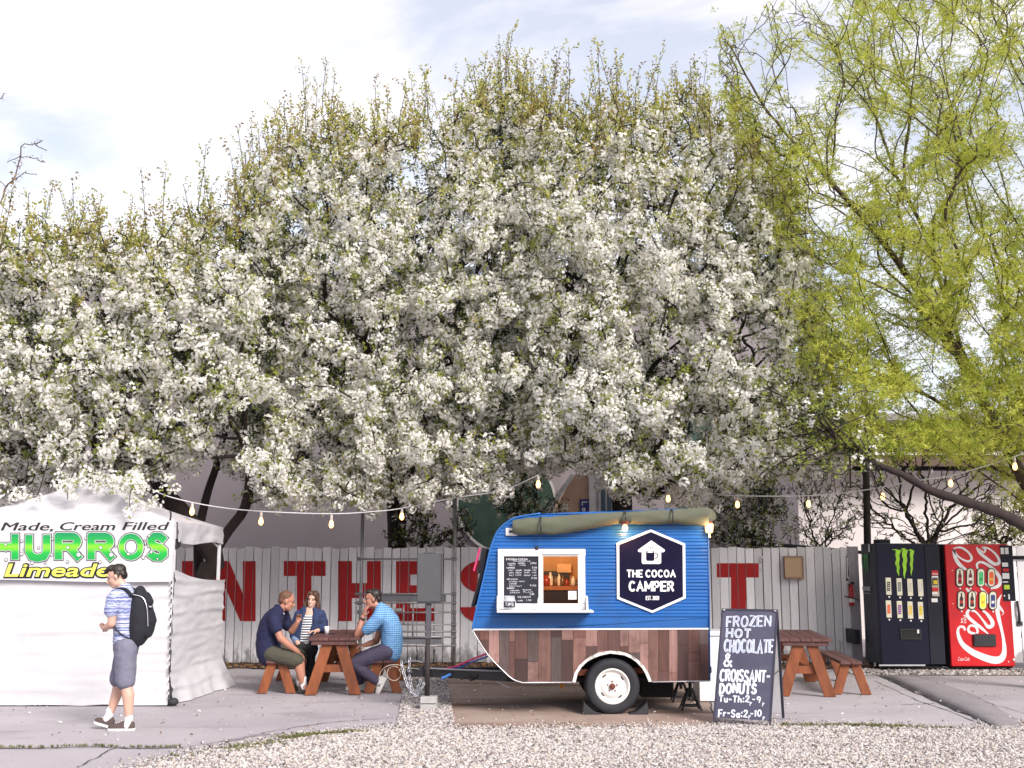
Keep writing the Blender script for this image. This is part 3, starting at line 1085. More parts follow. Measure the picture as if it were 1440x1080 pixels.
for k in range(6):
    X = at(1170 + 48 * k, 620, b2Y).x
    f = MB().box((X, b2Y + 0.24, zz(634)), (X + 0.55, b2Y + 0.297, zz(603))).build("window", mat("window_frame", (0.55, 0.55, 0.57), 0.6), b2)
    MB().box((X + 0.05, b2Y + 0.23, zz(631)), (X + 0.5, b2Y + 0.237, zz(606))).build("pane", M_pane, f)
# small gabled house with a sign over the trailer roof
hY = 25.0
hs_ = thing("gabled_house", (at(815, 700, hY).x, hY, 0), "small peach gabled building seen just above the trailer roof", "building")
M_peach = mat("peach_siding", (0.62, 0.40, 0.30), 0.8, var=0.06, vs=2, bump=0.4, bs=8, bstretch=(0.05, 1, 3))
z0 = 0
Pk = lambda u, v: at(u, v, hY)
poly = [Pk(752, 742), Pk(829, 742), Pk(829, 668), Pk(806, 668)]
poly[0].z = poly[1].z = 2.0
MB().prism(poly, (0, 5, 0)).build("gable_wall", M_peach, hs_)
MB().beam(Pk(756, 738) + Vector((0, -0.05, 0)), Pk(805.5, 668) + Vector((0, -0.05, 0)), 0.10, 0.12, up=(0, 1, 0)).build("bargeboard", mat("white_trim", (0.72, 0.7, 0.72), 0.6), hs_)
a, b = Pk(828.5, 742), Pk(836.5, 660)
MB().box((a.x, hY - 0.08, 1.5), (b.x, hY + 0.02, b.z)).build("corner_board", _mats["white_trim"], hs_)
a, b = Pk(836.6, 742), Pk(880, 655)
MB().box((a.x, hY, 1.5), (b.x, hY + 4, b.z)).build("side_wall", mat("lilac_siding", (0.55, 0.53, 0.58), 0.8, bump=0.4, bs=8, bstretch=(0.05, 1, 3)), hs_)
a, b = Pk(842, 722), Pk(862, 684)
w_ = MB().box((a.x, hY - 0.05, a.z), (b.x, hY - 0.003, b.z)).build("window", _mats["white_trim"], hs_)
a, b = Pk(845, 719), Pk(851, 687)
MB().box((a.x, hY - 0.06, a.z), (b.x, hY - 0.052, b.z)).build("pane", M_pane, w_)
a, b = Pk(853.5, 719), Pk(859.5, 687)
MB().box((a.x, hY - 0.06, a.z), (b.x, hY - 0.052, b.z)).build("pane", M_pane, w_)
a, b = Pk(815.5, 726), Pk(828, 702)
sg = MB().box((a.x, hY - 0.04, a.z - 0.3), (b.x, hY - 0.004, b.z))
sgo = thing("blue_sign", ((a.x + b.x) / 2, hY - 0.04, a.z - 0.3), "narrow blue vertical sign on the peach gable", "sign")
sg.build("board", mat("sign_blue", S(62, 62, 140), 0.6), sgo)
tx = MB()
turned = Sheet(lambda u, v: Vector((b.x - 0.06 - 0.0 - v, hY - 0.041, b.z - 0.05 - u)), (0, -1, 0))
sheet_rot = Sheet(lambda u, v: Vector((b.x - 0.04 - (0.13 - v) if False else a.x + 0.03 + (0.14 - v), hY - 0.04, b.z - 0.05 - u)), (0, -1, 0))
write(tx, sheet_rot, "Lol", 0.0, 0.0, 0.13, width=0.30, pen=0.2, gap=0.25)
tx.build("lettering", mat("sign_white", (0.8, 0.8, 0.85), 0.6), sgo)

# dark utility pole behind the fence, right
pole = MB()
pt, pb = at(1216, 560, 21.6), at(1216, 780, 21.6)
pole.tube([(pb.x, 21.6, 0), (pt.x, 21.6, pt.z)], [0.075, 0.06], 10)
tag(pole.build("utility_pole", mat("pole_wood", (0.035, 0.03, 0.03), 0.9, var=0.3, vs=6, stretch=(3, 3, 0.3)), smooth=True), "thin dark utility pole rising behind the black vending machine", "pole")
wire = MB()
wire.tube([at(1113, 503, 30.0), at(1250, 507, 26), at(1480, 500, 22)], 0.008, 5)
tag(wire.build("overhead_wire", M_black), "thin overhead wire passing through the willow", "wire")
# ================================================================== camper trailer
CY = 13.75                      # plane of the side that faces the yard
CW = 1.75                       # width of the trailer
cam_c = at(862, 1008, CY)
camper = thing("camper_trailer", (cam_c.x, CY + CW / 2, 0), "blue ribbed camper trailer selling cocoa, rustic planks along its lower half", "camper trailer")
cs = px_sheet(CY)
C = lambda u, v, dy=0.0: at(u, v, CY) + Vector((0, dy, 0))

M_blue = mat("blue_paint", S(24, 90, 160), 0.42, var=0.12, vs=1.3, stretch=(0.5, 1, 2), bump=0.05, bs=90, dirt=((0.02, 0.075, 0.21), 0.6, 3.0))
M_blue_d = mat("blue_roof", S(18, 80, 150), 0.4, var=0.1)
M_trim = mat("white_enamel", (0.74, 0.73, 0.75), 0.35, var=0.05, vs=3)
M_shelf = mat("white_shelf", (0.78, 0.77, 0.78), 0.4, var=0.04, vs=3)
M_alu = mat("alloy_trim", (0.62, 0.62, 0.66), 0.35, met=0.6, var=0.15, vs=12)
M_rust = mat("rusty_steel", (0.16, 0.045, 0.025), 0.85, var=0.4, vs=12)
M_darkfloor = mat("dark_underbody", (0.02, 0.018, 0.018), 0.9)

front_top = catmull([(664.3, 885), (669.9, 857), (681.7, 807), (688.6, 776), (694.5, 758), (701, 745.5), (712, 735.4), (727, 727.5), (760, 722)], 5)
outline_up = front_top + [(880, 718), (994, 714), (996.5, 885)]
low_left = catmull([(664.5, 886.5), (685.7, 920), (710, 945.5), (722, 955.5), (735, 960)], 4)
arch_pts = [(804.6, 959), (808, 946), (814, 936), (823, 928), (832, 921.5), (842, 917.5), (858, 915), (870, 915.5), (880, 918), (890, 922.5), (898, 928.5), (906, 937), (912, 947), (916.5, 958.5)]
outline_low = low_left + arch_pts + [(997.5, 957)]


def span_at(poly, v):
    xs = []
    for i in range(len(poly)):
        (x0, y0), (x1, y1) = poly[i], poly[(i + 1) % len(poly)]
        if (y0 > v) != (y1 > v):
            xs.append(x0 + (v - y0) / (y1 - y0) * (x1 - x0))
    return (min(xs), max(xs)) if len(xs) >= 2 else None


# ribbed siding, strip over strip, with the window opening left out
WIN = (760.5, 781.5, 815.5, 849.0)
sid = MB()
prof = []
v = 884.2
prof.append((v, 0.0))
prof.append((868.0, 0.0))
v = 868.0
while v > 716:
    prof += [(v - 1.2, -0.011), (v - 3.2, -0.011), (v - 4.4, -0.002), (v - 5.6, -0.009), (v - 7.2, -0.009), (v - 8.6, 0.0)]
    v -= 9.6
    prof.append((v, 0.0))
cut = []
for (a, da), (b, db) in zip(prof[:-1], prof[1:]):
    for lim in (WIN[1], WIN[3]):
        if b < lim < a:
            t = (a - lim) / (a - b)
            cut.append((lim, da + (db - da) * t))
prof = sorted(prof + cut, key=lambda q: -q[0])
for (a, da), (b, db) in zip(prof[:-1], prof[1:]):
    sa, sb = span_at(outline_up, a - 1e-3), span_at(outline_up, b + 1e-3)
    if not sa or not sb or a - b < 1e-4:
        continue
    parts = [(sa[0], sa[1], sb[0], sb[1])]
    mid = (a + b) / 2
    if WIN[1] < mid < WIN[3]:
        parts = [(sa[0], WIN[0], sb[0], WIN[0]), (WIN[2], sa[1], WIN[2], sb[1])]
    for l0, r0, l1, r1 in parts:
        sid.add([C(l0, a, da), C(r0, a, da), C(r1, b, db), C(l1, b, db)], [(0, 1, 2, 3)])
sid.build("siding", M_blue, camper)
crease = MB()
crease.tube([C(785, 882, -0.002), C(860, 877, -0.004), C(930, 871.5, -0.004), C(994, 868.5, -0.002)], 0.006, 6)
crease.build("crease", M_blue, camper, smooth=True)

# shell: roof, front, back, underside and far side
sh = MB()
whole = outline_up + [(997.5, 957)] + arch_pts[::-1] + low_left[::-1]
near = [C(u, v, 0.012) for u, v in whole]
far = [p + Vector((0, CW - 0.012, 0)) for p in near]
n = len(whole)
sh.add(near + far, [(i, (i + 1) % n, (i + 1) % n + n, i + n) for i in range(n)] + [tuple(range(n, 2 * n))])
shell = sh.build("shell", M_blue_d, camper)
fl = MB()
fl.box((C(735, 955).x, CY + 0.03, C(735, 955).z), (C(806, 955).x, CY + CW - 0.03, C(735, 955).z + 0.02))
fl.build("floor_pan", M_darkfloor, camper)
fl = MB()
fl.box((C(915, 955).x, CY + 0.03, C(735, 955).z), (C(995, 955).x, CY + CW - 0.03, C(735, 955).z + 0.02))
fl.build("floor_pan", M_darkfloor, camper)

# edge trims
tr = MB()
ribbon(tr, cs, [(664, 885.2), (997.5, 884.0)], 2.2, lift=0.012)
tr2 = MB()
tr2.tube([C(u, v, -0.008) for u, v in [(664.5, 886)] + low_left[1:] + [(804, 959.4)]], 0.008, 6)
tr2.build("lower_trim", M_alu, camper, smooth=True)
tr2 = MB()
tr2.tube([C(u, v, -0.008) for u, v in [(917, 959), (997.8, 957.5)]], 0.008, 6)
tr.build("belt_trim", M_trim, camper)
tr2.build("lower_trim", M_alu, camper, smooth=True)
tr3 = MB()
tr3.tube([C(u, v, -0.010) for u, v in front_top], 0.012, 6)
tr3.build("front_trim", mat("blue_edge", S(40, 100, 170), 0.35), camper, smooth=True)
tr4 = MB()
tr4.tube([C(995.5, 716, -0.008), C(998, 957, -0.008)], 0.010, 6)
tr4.build("corner_trim", M_blue_d, camper, smooth=True)

# rustic planks: each one a piece, upper edge on the belt, lower edge along the outline
def low_y(u):
    pts = outline_low
    best = None
    for (x0, y0), (x1, y1) in zip(pts[:-1], pts[1:]):
        if x0 <= u <= x1 and x1 > x0:
            best = y0 + (u - x0) / (x1 - x0) * (y1 - y0)
    return best if best is not None else 957


def plank_mat(i, c, c2):
    return mat(f"plank_wood_{i}", c, 0.75, c2=c2, vs=3.0, stretch=(9, 9, 0.8), bump=0.25, bs=14, bstretch=(9, 9, 0.6), rnd=0.28, dirt=((0.07, 0.035, 0.03), 0.6, 5))


PLK = [plank_mat(0, (0.105, 0.042, 0.034), (0.165, 0.075, 0.060)), plank_mat(1, (0.050, 0.023, 0.021), (0.085, 0.042, 0.038)), plank_mat(2, (0.175, 0.080, 0.066), (0.25, 0.13, 0.108)), plank_mat(3, (0.078, 0.035, 0.031), (0.125, 0.060, 0.052)), plank_mat(4, (0.080, 0.054, 0.052), (0.13, 0.092, 0.088)), plank_mat(5, (0.22, 0.115, 0.10), (0.31, 0.18, 0.16))]
r_ = random.Random(17)
cols = [664.5, 675, 687.5, 702, 716, 724, 742, 757, 775, 790, 806, 824, 840, 855, 872, 884, 900, 912, 926, 941, 953, 968, 983, 997.5]
for c0, c1 in zip(cols[:-1], cols[1:]):
    cuts = sorted(r_.sample(range(893, 950), r_.choice([0, 1, 1, 2])))
    cuts = [q for i, q in enumerate(cuts) if i == 0 or q - cuts[i - 1] > 9]
    lev = [886.2 - 0.9 * ((c0 - 664) / 333)] + cuts + [1000]
    for t0, t1 in zip(lev[:-1], lev[1:]):
        k = 5
        us = [c0 + (c1 - c0 - 0.35) * i / k for i in range(k + 1)]
        bot = [min(t1 - 0.3, low_y(u) - 0.2) for u in us]
        if max(b - t0 for b in bot) < 1.5:
            continue
        bot = [max(b, t0 + 0.05) for b in bot]
        dy = -r_.uniform(0.004, 0.011)
        mb = MB()
        P = [C(u, t0, dy) for u in us] + [C(u, b, dy) for u, b in zip(us, bot)]
        m = k + 1
        Q = [p + Vector((0, 0.02, 0)) for p in P]
        V = P + Q
        F = [(i, i + 1, m + i + 1, m + i) for i in range(k)]
        F += [(i + 1, i, 2 * m + i, 2 * m + i + 1) for i in range(k)] + [(m + i, m + i + 1, 3 * m + i + 1, 3 * m + i) for i in range(k)]
        F += [(0, m, 3 * m, 2 * m), (k, 2 * m + k, 3 * m + k, m + k)]
        mb.add(V, F)
        mb.build("plank", PLK[r_.choices(range(6), [4, 3, 2, 3, 2, 1.5])[0]], camper)

# wheel arch lip, chipped paint
ar = MB()
outer = [(u, v) for u, v in arch_pts]
inner = []
cxa, cya = 860.5, 962
for u, v in arch_pts:
    d = math.hypot(u - cxa, v - cya)
    k = (d - 4.2) / d
    inner.append((cxa + (u - cxa) * k, cya + (v - cya) * k))
rings = []
for (a, b), (c, d) in zip(outer, inner):
    j = r_.uniform(-0.5, 0.5)
    rings.append([C(a, b, -0.016), C(a, b, 0.02), C(c + j, d + j, 0.02), C(c + j, d + j, -0.016)])
ar.loft(rings)
ar.build("wheel_arch", mat("chipped_white", (0.66, 0.64, 0.62), 0.6, var=0.1, dirt=((0.08, 0.06, 0.05), 0.95, 14)), camper)
well = MB()
wr = [[C(u, v, 0.02) for u, v in arch_pts], [C(u, v, 0.55) for u, v in arch_pts]]
well.loft(wr, caps=False, closed=False)
well.add(wr[1], [tuple(range(len(arch_pts)))])
well.build("wheel_well", M_darkfloor, camper)

# wheel
M_tyre = mat("tyre_rubber", (0.016, 0.016, 0.022), 0.75, var=0.3, vs=14)
M_rim = mat("white_rim", (0.72, 0.70, 0.68), 0.4, var=0.06, vs=6)
wc = C(861.5, 969.8, 0.11)
wr_ = (C(900, 969.8) - C(861.5, 969.8)).length
wz = wr_ + 0.0
wc = Vector((wc.x, wc.y, wz))


def make_wheel(cx, cy, cz, sgn, parent):
    R_ = wr_
    t = MB()
    t.lathe((cx, cy, cz), [(0.20, -0.085 * sgn), (0.215, -0.095 * sgn), (R_ * 0.86, -0.105 * sgn), (R_ * 0.95, -0.092 * sgn), (R_, -0.065 * sgn), (R_, 0.065 * sgn), (R_ * 0.93, 0.095 * sgn), (0.21, 0.09 * sgn)], 48, axis="y", caps=False)
    t2 = MB()
    for k in range(48):      # tread lugs
        a = 2 * PI * k / 48
        for o_ in (-0.04, 0.0, 0.04):
            c = Vector((cx + (R_ + 0.002) * math.cos(a + o_), cy + o_ * sgn, cz + (R_ + 0.002) * math.sin(a + o_)))
            tx = Vector((-math.sin(a), 0, math.cos(a))) * 0.016
            nr = Vector((math.cos(a), 0, math.sin(a))) * 0.006
            ax = Vector((0, 0.017, 0))
            v8 = [c - tx - ax - nr, c + tx - ax - nr, c + tx + ax - nr, c - tx + ax - nr, c - tx - ax + nr * 0.0, c + tx - ax + nr * 0.0, c + tx + ax, c - tx + ax]
            t2.add(v8, [(0, 1, 5, 4), (1, 2, 6, 5), (2, 3, 7, 6), (3, 0, 4, 7), (4, 5, 6, 7)])
    w = t.build("wheel", M_tyre, parent, smooth=True)
    t2.build("tread", M_tyre, w)
    rm = MB()
    rm.lathe((cx, cy, cz), [(0.208, -0.088 * sgn), (0.200, -0.100 * sgn), (0.188, -0.098 * sgn), (0.180, -0.070 * sgn), (0.150, -0.060 * sgn), (0.138, -0.062 * sgn), (0.128, -0.078 * sgn), (0.085, -0.088 * sgn), (0.060, -0.080 * sgn), (0.050, -0.078 * sgn)], 40, axis="y", caps=False)
    rm.lathe((cx, cy, cz), [(0.052, -0.079 * sgn), (0.0005, -0.079 * sgn)], 40, axis="y", caps=False)
    rm.build("rim", M_rim, w, smooth=True)
    sl = MB()
    for k in range(4):
        a0 = 2 * PI * k / 4 + 0.5
        ring = []
        for j in range(7):
            a = a0 + 0.34 * j / 6
            ring.append((a, 0.142, 0.158))
        sl.add([Vector((cx + r0 * math.cos(a), cy - 0.0645 * sgn, cz + r0 * math.sin(a))) for a, r0, _ in ring] + [Vector((cx + r1 * math.cos(a), cy - 0.0655 * sgn, cz + r1 * math.sin(a))) for a, _, r1 in ring], [(j, j + 1, 7 + j + 1, 7 + j) for j in range(6)])
    sl.build("slots", M_darkfloor, w)
    hb = MB()
    hb.lathe((cx, cy, cz), [(0.036, -0.079 * sgn), (0.034, -0.105 * sgn), (0.026, -0.118 * sgn), (0.012, -0.122 * sgn)], 12, axis="y")
    hb.build("hub", M_rust, w)
    nuts = MB()
    for k in range(5):
        a = 2 * PI * k / 5 + 0.3
        nuts.lathe((cx + 0.058 * math.cos(a), cy, cz + 0.058 * math.sin(a)), [(0.009, -0.078 * sgn), (0.009, -0.094 * sgn)], 6, axis="y")
    nuts.build("wheel_nuts", M_rust, w)
    return w


make_wheel(wc.x, wc.y, wc.z, 1, camper)
make_wheel(wc.x - 0.0, wc.y + CW - 0.25, wc.z, -1, camper)
MB().tube([(wc.x, CY + 0.2, wc.z), (wc.x, CY + CW - 0.2, wc.z)], 0.03, 10).build("axle", M_rust, camper, smooth=True)
lf = MB()
a, b = C(808, 951, 0.25), C(914, 949, 0.25)
lf.beam(a + Vector((0, 0, 0.02)), b + Vector((0, 0, 0.03)), 0.06, 0.07)
lf.build("leaf_spring", M_rust, camper)
fr = MB()
zf = C(735, 957).z
fr.box((C(712, 945).x, CY + 0.35, zf - 0.05), (C(995, 950).x, CY + 0.42, zf + 0.0))
fr.build("chassis_rail", M_darkfloor, camper)
fr = MB()
fr.box((C(712, 945).x, CY + CW - 0.42, zf - 0.05), (C(995, 950).x, CY + CW - 0.35, zf + 0.0))
fr.build("chassis_rail", M_darkfloor, camper)
tank = MB()
a, b = C(908, 958, 0.8), C(958, 986, 0.8)
tank.box((a.x, CY + 0.6, 0.13), (b.x, CY + 1.2, zf - 0.002))
tank.build("water_tank", M_darkfloor, camper, bevel=0.02)
pst = MB()
a, b = C(788.5, 960, 0.2), C(794, 971, 0.2)
pst.box((a.x, CY + 0.2, b.z), (b.x, CY + 0.26, a.z + 0.03))
pst.build("step_bracket", mat("orange_bracket", (0.30, 0.12, 0.02), 0.7), camper)
rear = MB()
rear.box((C(998.5, 940).x, CY + 0.10, C(998, 948).z), (C(1003, 940).x, CY + CW - 0.10, C(998, 938).z))
rear.build("bumper", M_black, camper, bevel=0.01)

# front: slanted window cover with a pink edge
fw = MB()
a, b = at(688.5, 770, CY), at(671.0, 834, CY)
for k, (u0, v0, u1, v1, th, m) in enumerate([(687.0, 771, 680.5, 808, 0.075, 0), (682.0, 803, 667.5, 856, 0.045, 0)]):
    p, q = C(u0, v0, 0.25), C(u1, v1, 0.25)
    d = (q - p).normalized()
    nrm = Vector((-d.z, 0, d.x))
    if nrm.x > 0:
        nrm = -nrm
    o0 = nrm * 0.012
    V = [p + o0, q + o0, q + o0 + nrm * th, p + o0 + nrm * th]
    V += [x + Vector((0, CW - 0.5, 0)) for x in V]
    fw.add(V, [(0, 1, 2, 3), (7, 6, 5, 4), (0, 4, 5, 1), (1, 5, 6, 2), (2, 6, 7, 3), (3, 7, 4, 0)])
fw.build("front_window_cover", mat("dark_window_cover", (0.03, 0.028, 0.035), 0.5, var=0.3), camper, bevel=0.01)
pk = MB()
d = (C(680.5, 808) - C(687, 771)).normalized()
nrm = Vector((-d.z, 0, d.x))
nrm = -nrm if nrm.x > 0 else nrm
pk.tube([C(685.6, 773, 0.24) + nrm * 0.10, C(676, 805, 0.24) + nrm * 0.09], 0.014, 6)
pk.build("pink_edge", mat("pink_strip", S(225, 70, 120), 0.5), camper)
lt = MB()
d = C(711, 742.5), C(728, 753.5)
lt.box((d[0].x, CY - 0.035, d[1].z), (d[1].x, CY - 0.001, d[0].z))
lo = lt.build("vent_box", M_trim, camper, bevel=0.008)
MB().box((C(716, 830).x, CY - 0.040, C(0, 749.2).z), (C(726, 830).x, CY - 0.034, C(0, 746.2).z)).build("slot", M_darkfloor, lo)

# serving window
M_frame = M_trim
def frame_box(u0, v0, u1, v1, d0, d1, name, m, parent, bevel=0.004):
    a, b = C(u0, v0), C(u1, v1)
    return MB().box((a.x, CY + d0, b.z), (b.x, CY + d1, a.z)).build(name, m, parent, bevel=bevel)


win = MB()
def fbar(u0, v0, u1, v1, d0=-0.05, d1=-0.004):
    a, b = C(u0, v0), C(u1, v1)
    win.box((a.x, CY + d0, b.z), (b.x, CY + d1, a.z))


fbar(700, 772, 823, 782.5)
fbar(700, 848.6, 823, 857)
fbar(700, 782.6, 708.4, 848.5)
fbar(756.9, 782.6, 763.8, 848.5)
fbar(812.2, 782.6, 823, 848.5)
window = win.build("serving_window", M_frame, camper, bevel=0.006)
frame_box(762, 779.6, 813.5, 780.8, -0.054, -0.0495, "slot", M_black, window, 0)
frame_box(752.3, 768, 757, 773.5, -0.06, -0.02, "clip", M_black, window, 0.006)
# menu board
M_slate = mat("slate", (0.012, 0.012, 0.022), 0.8, var=0.35, vs=4)
M_chalk = mat("chalk", (0.62, 0.62, 0.66), 0.9, var=0.25, vs=40)
menu = frame_box(708.5, 782.7, 756.8, 848.4, -0.030, -0.012, "menu_board", M_slate, window, 0)
ms = Sheet(lambda u, v: at(u, v, CY) + Vector((0, -0.030, 0)), (0, -1, 0))
mt = MB()
rows = [("FROZEN COCOA", 712, 785, 3.0, 30), ("CRUSHED ICE BLENDS", 722, 788.4, 1.6, 24), ("COCOA", 714, 791.5, 2.4, 11), ("MOCHA", 729, 791, 2.2, 9), ("CHAI", 746, 790.6, 2.6, 8), ("SMALL", 716, 794.6, 1.6, 8), ("LARGE", 731, 794, 1.6, 8),
        ("TOPPINGS", 712, 797.4, 2.2, 12), ("2.00", 748, 796.8, 2.6, 7), ("MINT", 715, 801, 1.9, 7), ("CARAMEL", 725, 801, 1.9, 9), ("ORANGE", 737, 801, 1.9, 9), ("1.00", 748, 800.6, 1.9, 6),
        ("NUTS", 716, 804.4, 1.9, 6), ("CREAM", 725, 804.4, 1.9, 8), ("HAZEL", 737, 804.2, 1.9, 8), ("1.00", 748, 804, 1.9, 6), ("SALT", 716, 808, 1.9, 7), ("COCO", 725, 807.6, 1.9, 8), ("PEANUT", 737, 808, 1.9, 9), ("1.00", 749, 808, 1.9, 5), ("3.50", 747, 811.6, 2.4, 8),
        ("HOT COCOA", 713, 813.4, 2.3, 15), ("CLASSIC", 716, 817, 1.8, 12), ("MINT", 730, 816.6, 1.8, 8), ("CARAMEL", 716, 820, 1.8, 11), ("PEANUT", 716, 823.2, 1.8, 18), ("4.00", 745, 822, 2.6, 9),
        ("DONUTS", 713, 826, 2.3, 10), ("CINNAMON", 717, 829.4, 1.8, 13), ("SUGAR", 735, 828.4, 1.8, 12), ("CREAM", 717, 832.4, 1.8, 14), ("PLAIN", 736, 831.6, 1.8, 13), ("3.00", 745, 834, 2.6, 6), ("ICE CREAM", 728, 838.4, 2.2, 18), ("WATER", 728, 843.6, 1.9, 7), ("1.00", 740, 842.6, 2.2, 7)]
for t, x0, y0, h, w in rows:
    t = t.replace("E BLENDS", "E")
    t = "".join(ch for ch in t if ch in GLYPH or ch == " ") if not any(ch.isdigit() for ch in t) else t.replace("3", "2").replace("4", "9").replace("5", "0")
    write(mt, ms, t, x0, y0, h, width=w, pen=0.17, jit=0.10, lift=0.001)
mt.build("chalk_menu", M_chalk, menu)["kind"] = "stuff"
# shelf below the window
shf = MB()
a, b = C(699, 857.2), C(832.5, 862)
shf.box((a.x, CY - 0.30, a.z - 0.025), (b.x, CY - 0.004, a.z))
shelf = shf.build("shelf", M_shelf, camper, bevel=0.006)
for u in (699.0, 823.4):
    a = C(u, 838)
    bk = MB()
    bk.add([Vector((a.x, CY - 0.004, a.z)), Vector((a.x, CY - 0.004, C(0, 857.2).z + 0.001)), Vector((a.x, CY - 0.14, C(0, 857.2).z + 0.001)), Vector((a.x, CY - 0.12, a.z - 0.07)), Vector((a.x, CY - 0.05, a.z))], [(0, 1, 2, 3, 4)])
    bk2 = MB().prism(bk.v, (0.022, 0, 0))
    bk2.build("shelf_bracket", M_shelf, shelf)
# the room behind the open pane
M_orangewood = mat("warm_plywood", (0.50, 0.25, 0.075), 0.55, var=0.2, vs=2, stretch=(5, 1, 0.5))
M_brownwood = mat("brown_counter", (0.30, 0.11, 0.04), 0.5, var=0.2)
room = MB()
x0, x1, zb, zt = C(735, 830).x, C(846, 830).x, C(0, 874).z, C(0, 752).z
yb = CY + 1.25
room.add([(x0, CY + 0.05, zb), (x1, CY + 0.05, zb), (x1, yb, zb), (x0, yb, zb), (x0, CY + 0.05, zt), (x1, CY + 0.05, zt), (x1, yb, zt), (x0, yb, zt)], [(0, 1, 2, 3), (4, 7, 6, 5), (3, 2, 6, 7), (0, 3, 7, 4), (1, 5, 6, 2)])
inn = room.build("inner_room", M_orangewood, camper)
zc = at(788, 824, yb - 0.3).z
MB().box((x0 + 0.01, yb - 0.36, zc - 0.05), (x1 - 0.01, yb - 0.002, zc)).build("counter", M_brownwood, inn)
MB().box((x0 + 0.01, yb - 0.34, zb + 0.003), (x1 - 0.01, yb - 0.004, zc - 0.052)).build("dark_cupboard", mat("dark_cupboard", (0.02, 0.014, 0.013), 0.4), inn)
MB().box((at(765, 820, yb).x, yb - 0.06, zc + 0.002), (at(800, 820, yb).x, yb - 0.004, at(0, 803, yb).z)).build("dark_niche", mat("dark_niche", (0.03, 0.018, 0.015), 0.4), inn)
MB().box((at(783, 820, yb).x, yb - 0.10, at(0, 805, yb).z), (at(803, 820, yb).x, yb - 0.07, at(0, 793, yb).z)).build("hood", mat("tan_hood", (0.62, 0.36, 0.16), 0.5), inn)
sh_items = MB()
for u, h, w, m in ((768, 0.14, 0.06, 0), (774, 0.17, 0.035, 1), (781, 0.12, 0.03, 2), (786, 0.15, 0.028, 1), (791, 0.13, 0.04, 2), (797, 0.09, 0.03, 0), (806, 0.12, 0.03, 1), (810, 0.08, 0.03, 2)):
    X = at(u, 820, yb - 0.2).x
    mb = MB()
    mb.lathe((X, yb - 0.2, zc + 0.001), [(w * 0.9, 0), (w, 0.01), (w, h * 0.65), (w * 0.45, h * 0.8), (w * 0.4, h)], 10)
    o = mb.build("bottle", [mat("jar_red", (0.25, 0.03, 0.02), 0.3), mat("jar_pale", (0.6, 0.55, 0.45), 0.3), mat("jar_brown", (0.12, 0.06, 0.03), 0.3)][m], smooth=True)
    tag(o, {768: "wide dark red bottle at the left end of the trailer counter", 774: "tall pale bottle just right of the dark red one inside the trailer", 781: "brown jar between two pale bottles inside the trailer window", 786: "pale bottle in the middle of the trailer counter", 791: "broad brown jar right of the middle pale bottle inside the trailer", 797: "short dark red bottle toward the right on the trailer counter", 806: "pale bottle near the right side of the serving pane", 810: "small brown jar last on the right of the trailer counter"}[u], "bottle", "bottles on the trailer counter")
# price card in the window, tip jar and bottle on the shelf
zs = C(0, 857.2).z
cd = MB()
a, b = C(799, 831), C(811, 843)
cd.box((a.x, CY - 0.010, b.z), (b.x, CY - 0.006, a.z))
card = tag(cd.build("price_card", mat("card_paper", (0.72, 0.70, 0.68), 0.8)), "small white card stuck in the corner of the open serving pane", "card")
ct = MB()
ks = Sheet(lambda u, v: at(u, v, CY) + Vector((0, -0.010, 0)), (0, -1, 0))
for q in range(4):
    ribbon(ct, ks, [(801, 833.5 + q * 2.2), (808.5 - (q % 2) * 2, 833.5 + q * 2.2)], 0.5)
ct.build("print", mat("card_ink", (0.2, 0.2, 0.24), 0.8), card)
jx, jy = at(716.5, 850, CY - 0.17).x, CY - 0.17
jar = thing("tip_jar", (jx, jy, zs), "round glass tip jar with a dark label on the serving shelf", "jar")
M_jar = glass_mat("jar_glass", (0.8, 0.84, 0.88), 0.05, 0.38)
MB().lathe((jx, jy, zs + 0.001), [(0.05, 0), (0.072, 0.02), (0.08, 0.06), (0.078, 0.10), (0.062, 0.135), (0.062, 0.16), (0.068, 0.165)], 24, caps=False).build("glass", M_jar, jar, smooth=True)
MB().lathe((jx, jy, zs + 0.003), [(0.04, 0.0), (0.055, 0.03), (0.05, 0.06)], 12).build("coins", mat("jar_money", (0.35, 0.33, 0.3), 0.6, var=0.5, vs=30), jar)
lab = MB()
for k in range(9):
    pass
ring0 = [Vector((jx + 0.0815 * math.cos(a), jy + 0.0815 * math.sin(a), zs + 0.035)) for a in np.linspace(-PI * 0.80, -PI * 0.20, 12)]
ring1 = [p + Vector((0, 0, 0.068)) for p in ring0]
lab.loft([ring0, ring1], caps=False, closed=False)
lab.build("label", M_slate, jar)
lt_ = MB()
tsh = Sheet(lambda u, v: Vector((jx + u, jy - math.sqrt(max(1e-6, 0.0825 ** 2 - u * u)), zs + 0.09 - v)), (0, -1, 0))
write(lt_, tsh, "TIPS", -0.052, 0.0, 0.042, width=0.10, pen=0.16, lift=0.0006)
lt_.build("lettering", M_chalk, jar)
bx, by = at(758.5, 850, CY - 0.15).x, CY - 0.15
MBb = MB()
MBb.lathe((bx, by, zs + 0.001), [(0.022, 0), (0.024, 0.01), (0.024, 0.12), (0.012, 0.15), (0.010, 0.18), (0.013, 0.185), (0.012, 0.2)], 14)
tag(MBb.build("bottle", glass_mat("pale_green_glass", (0.72, 0.86, 0.80), 0.1, 0.5), smooth=True), "slim pale green bottle on the serving shelf beside the menu", "bottle")

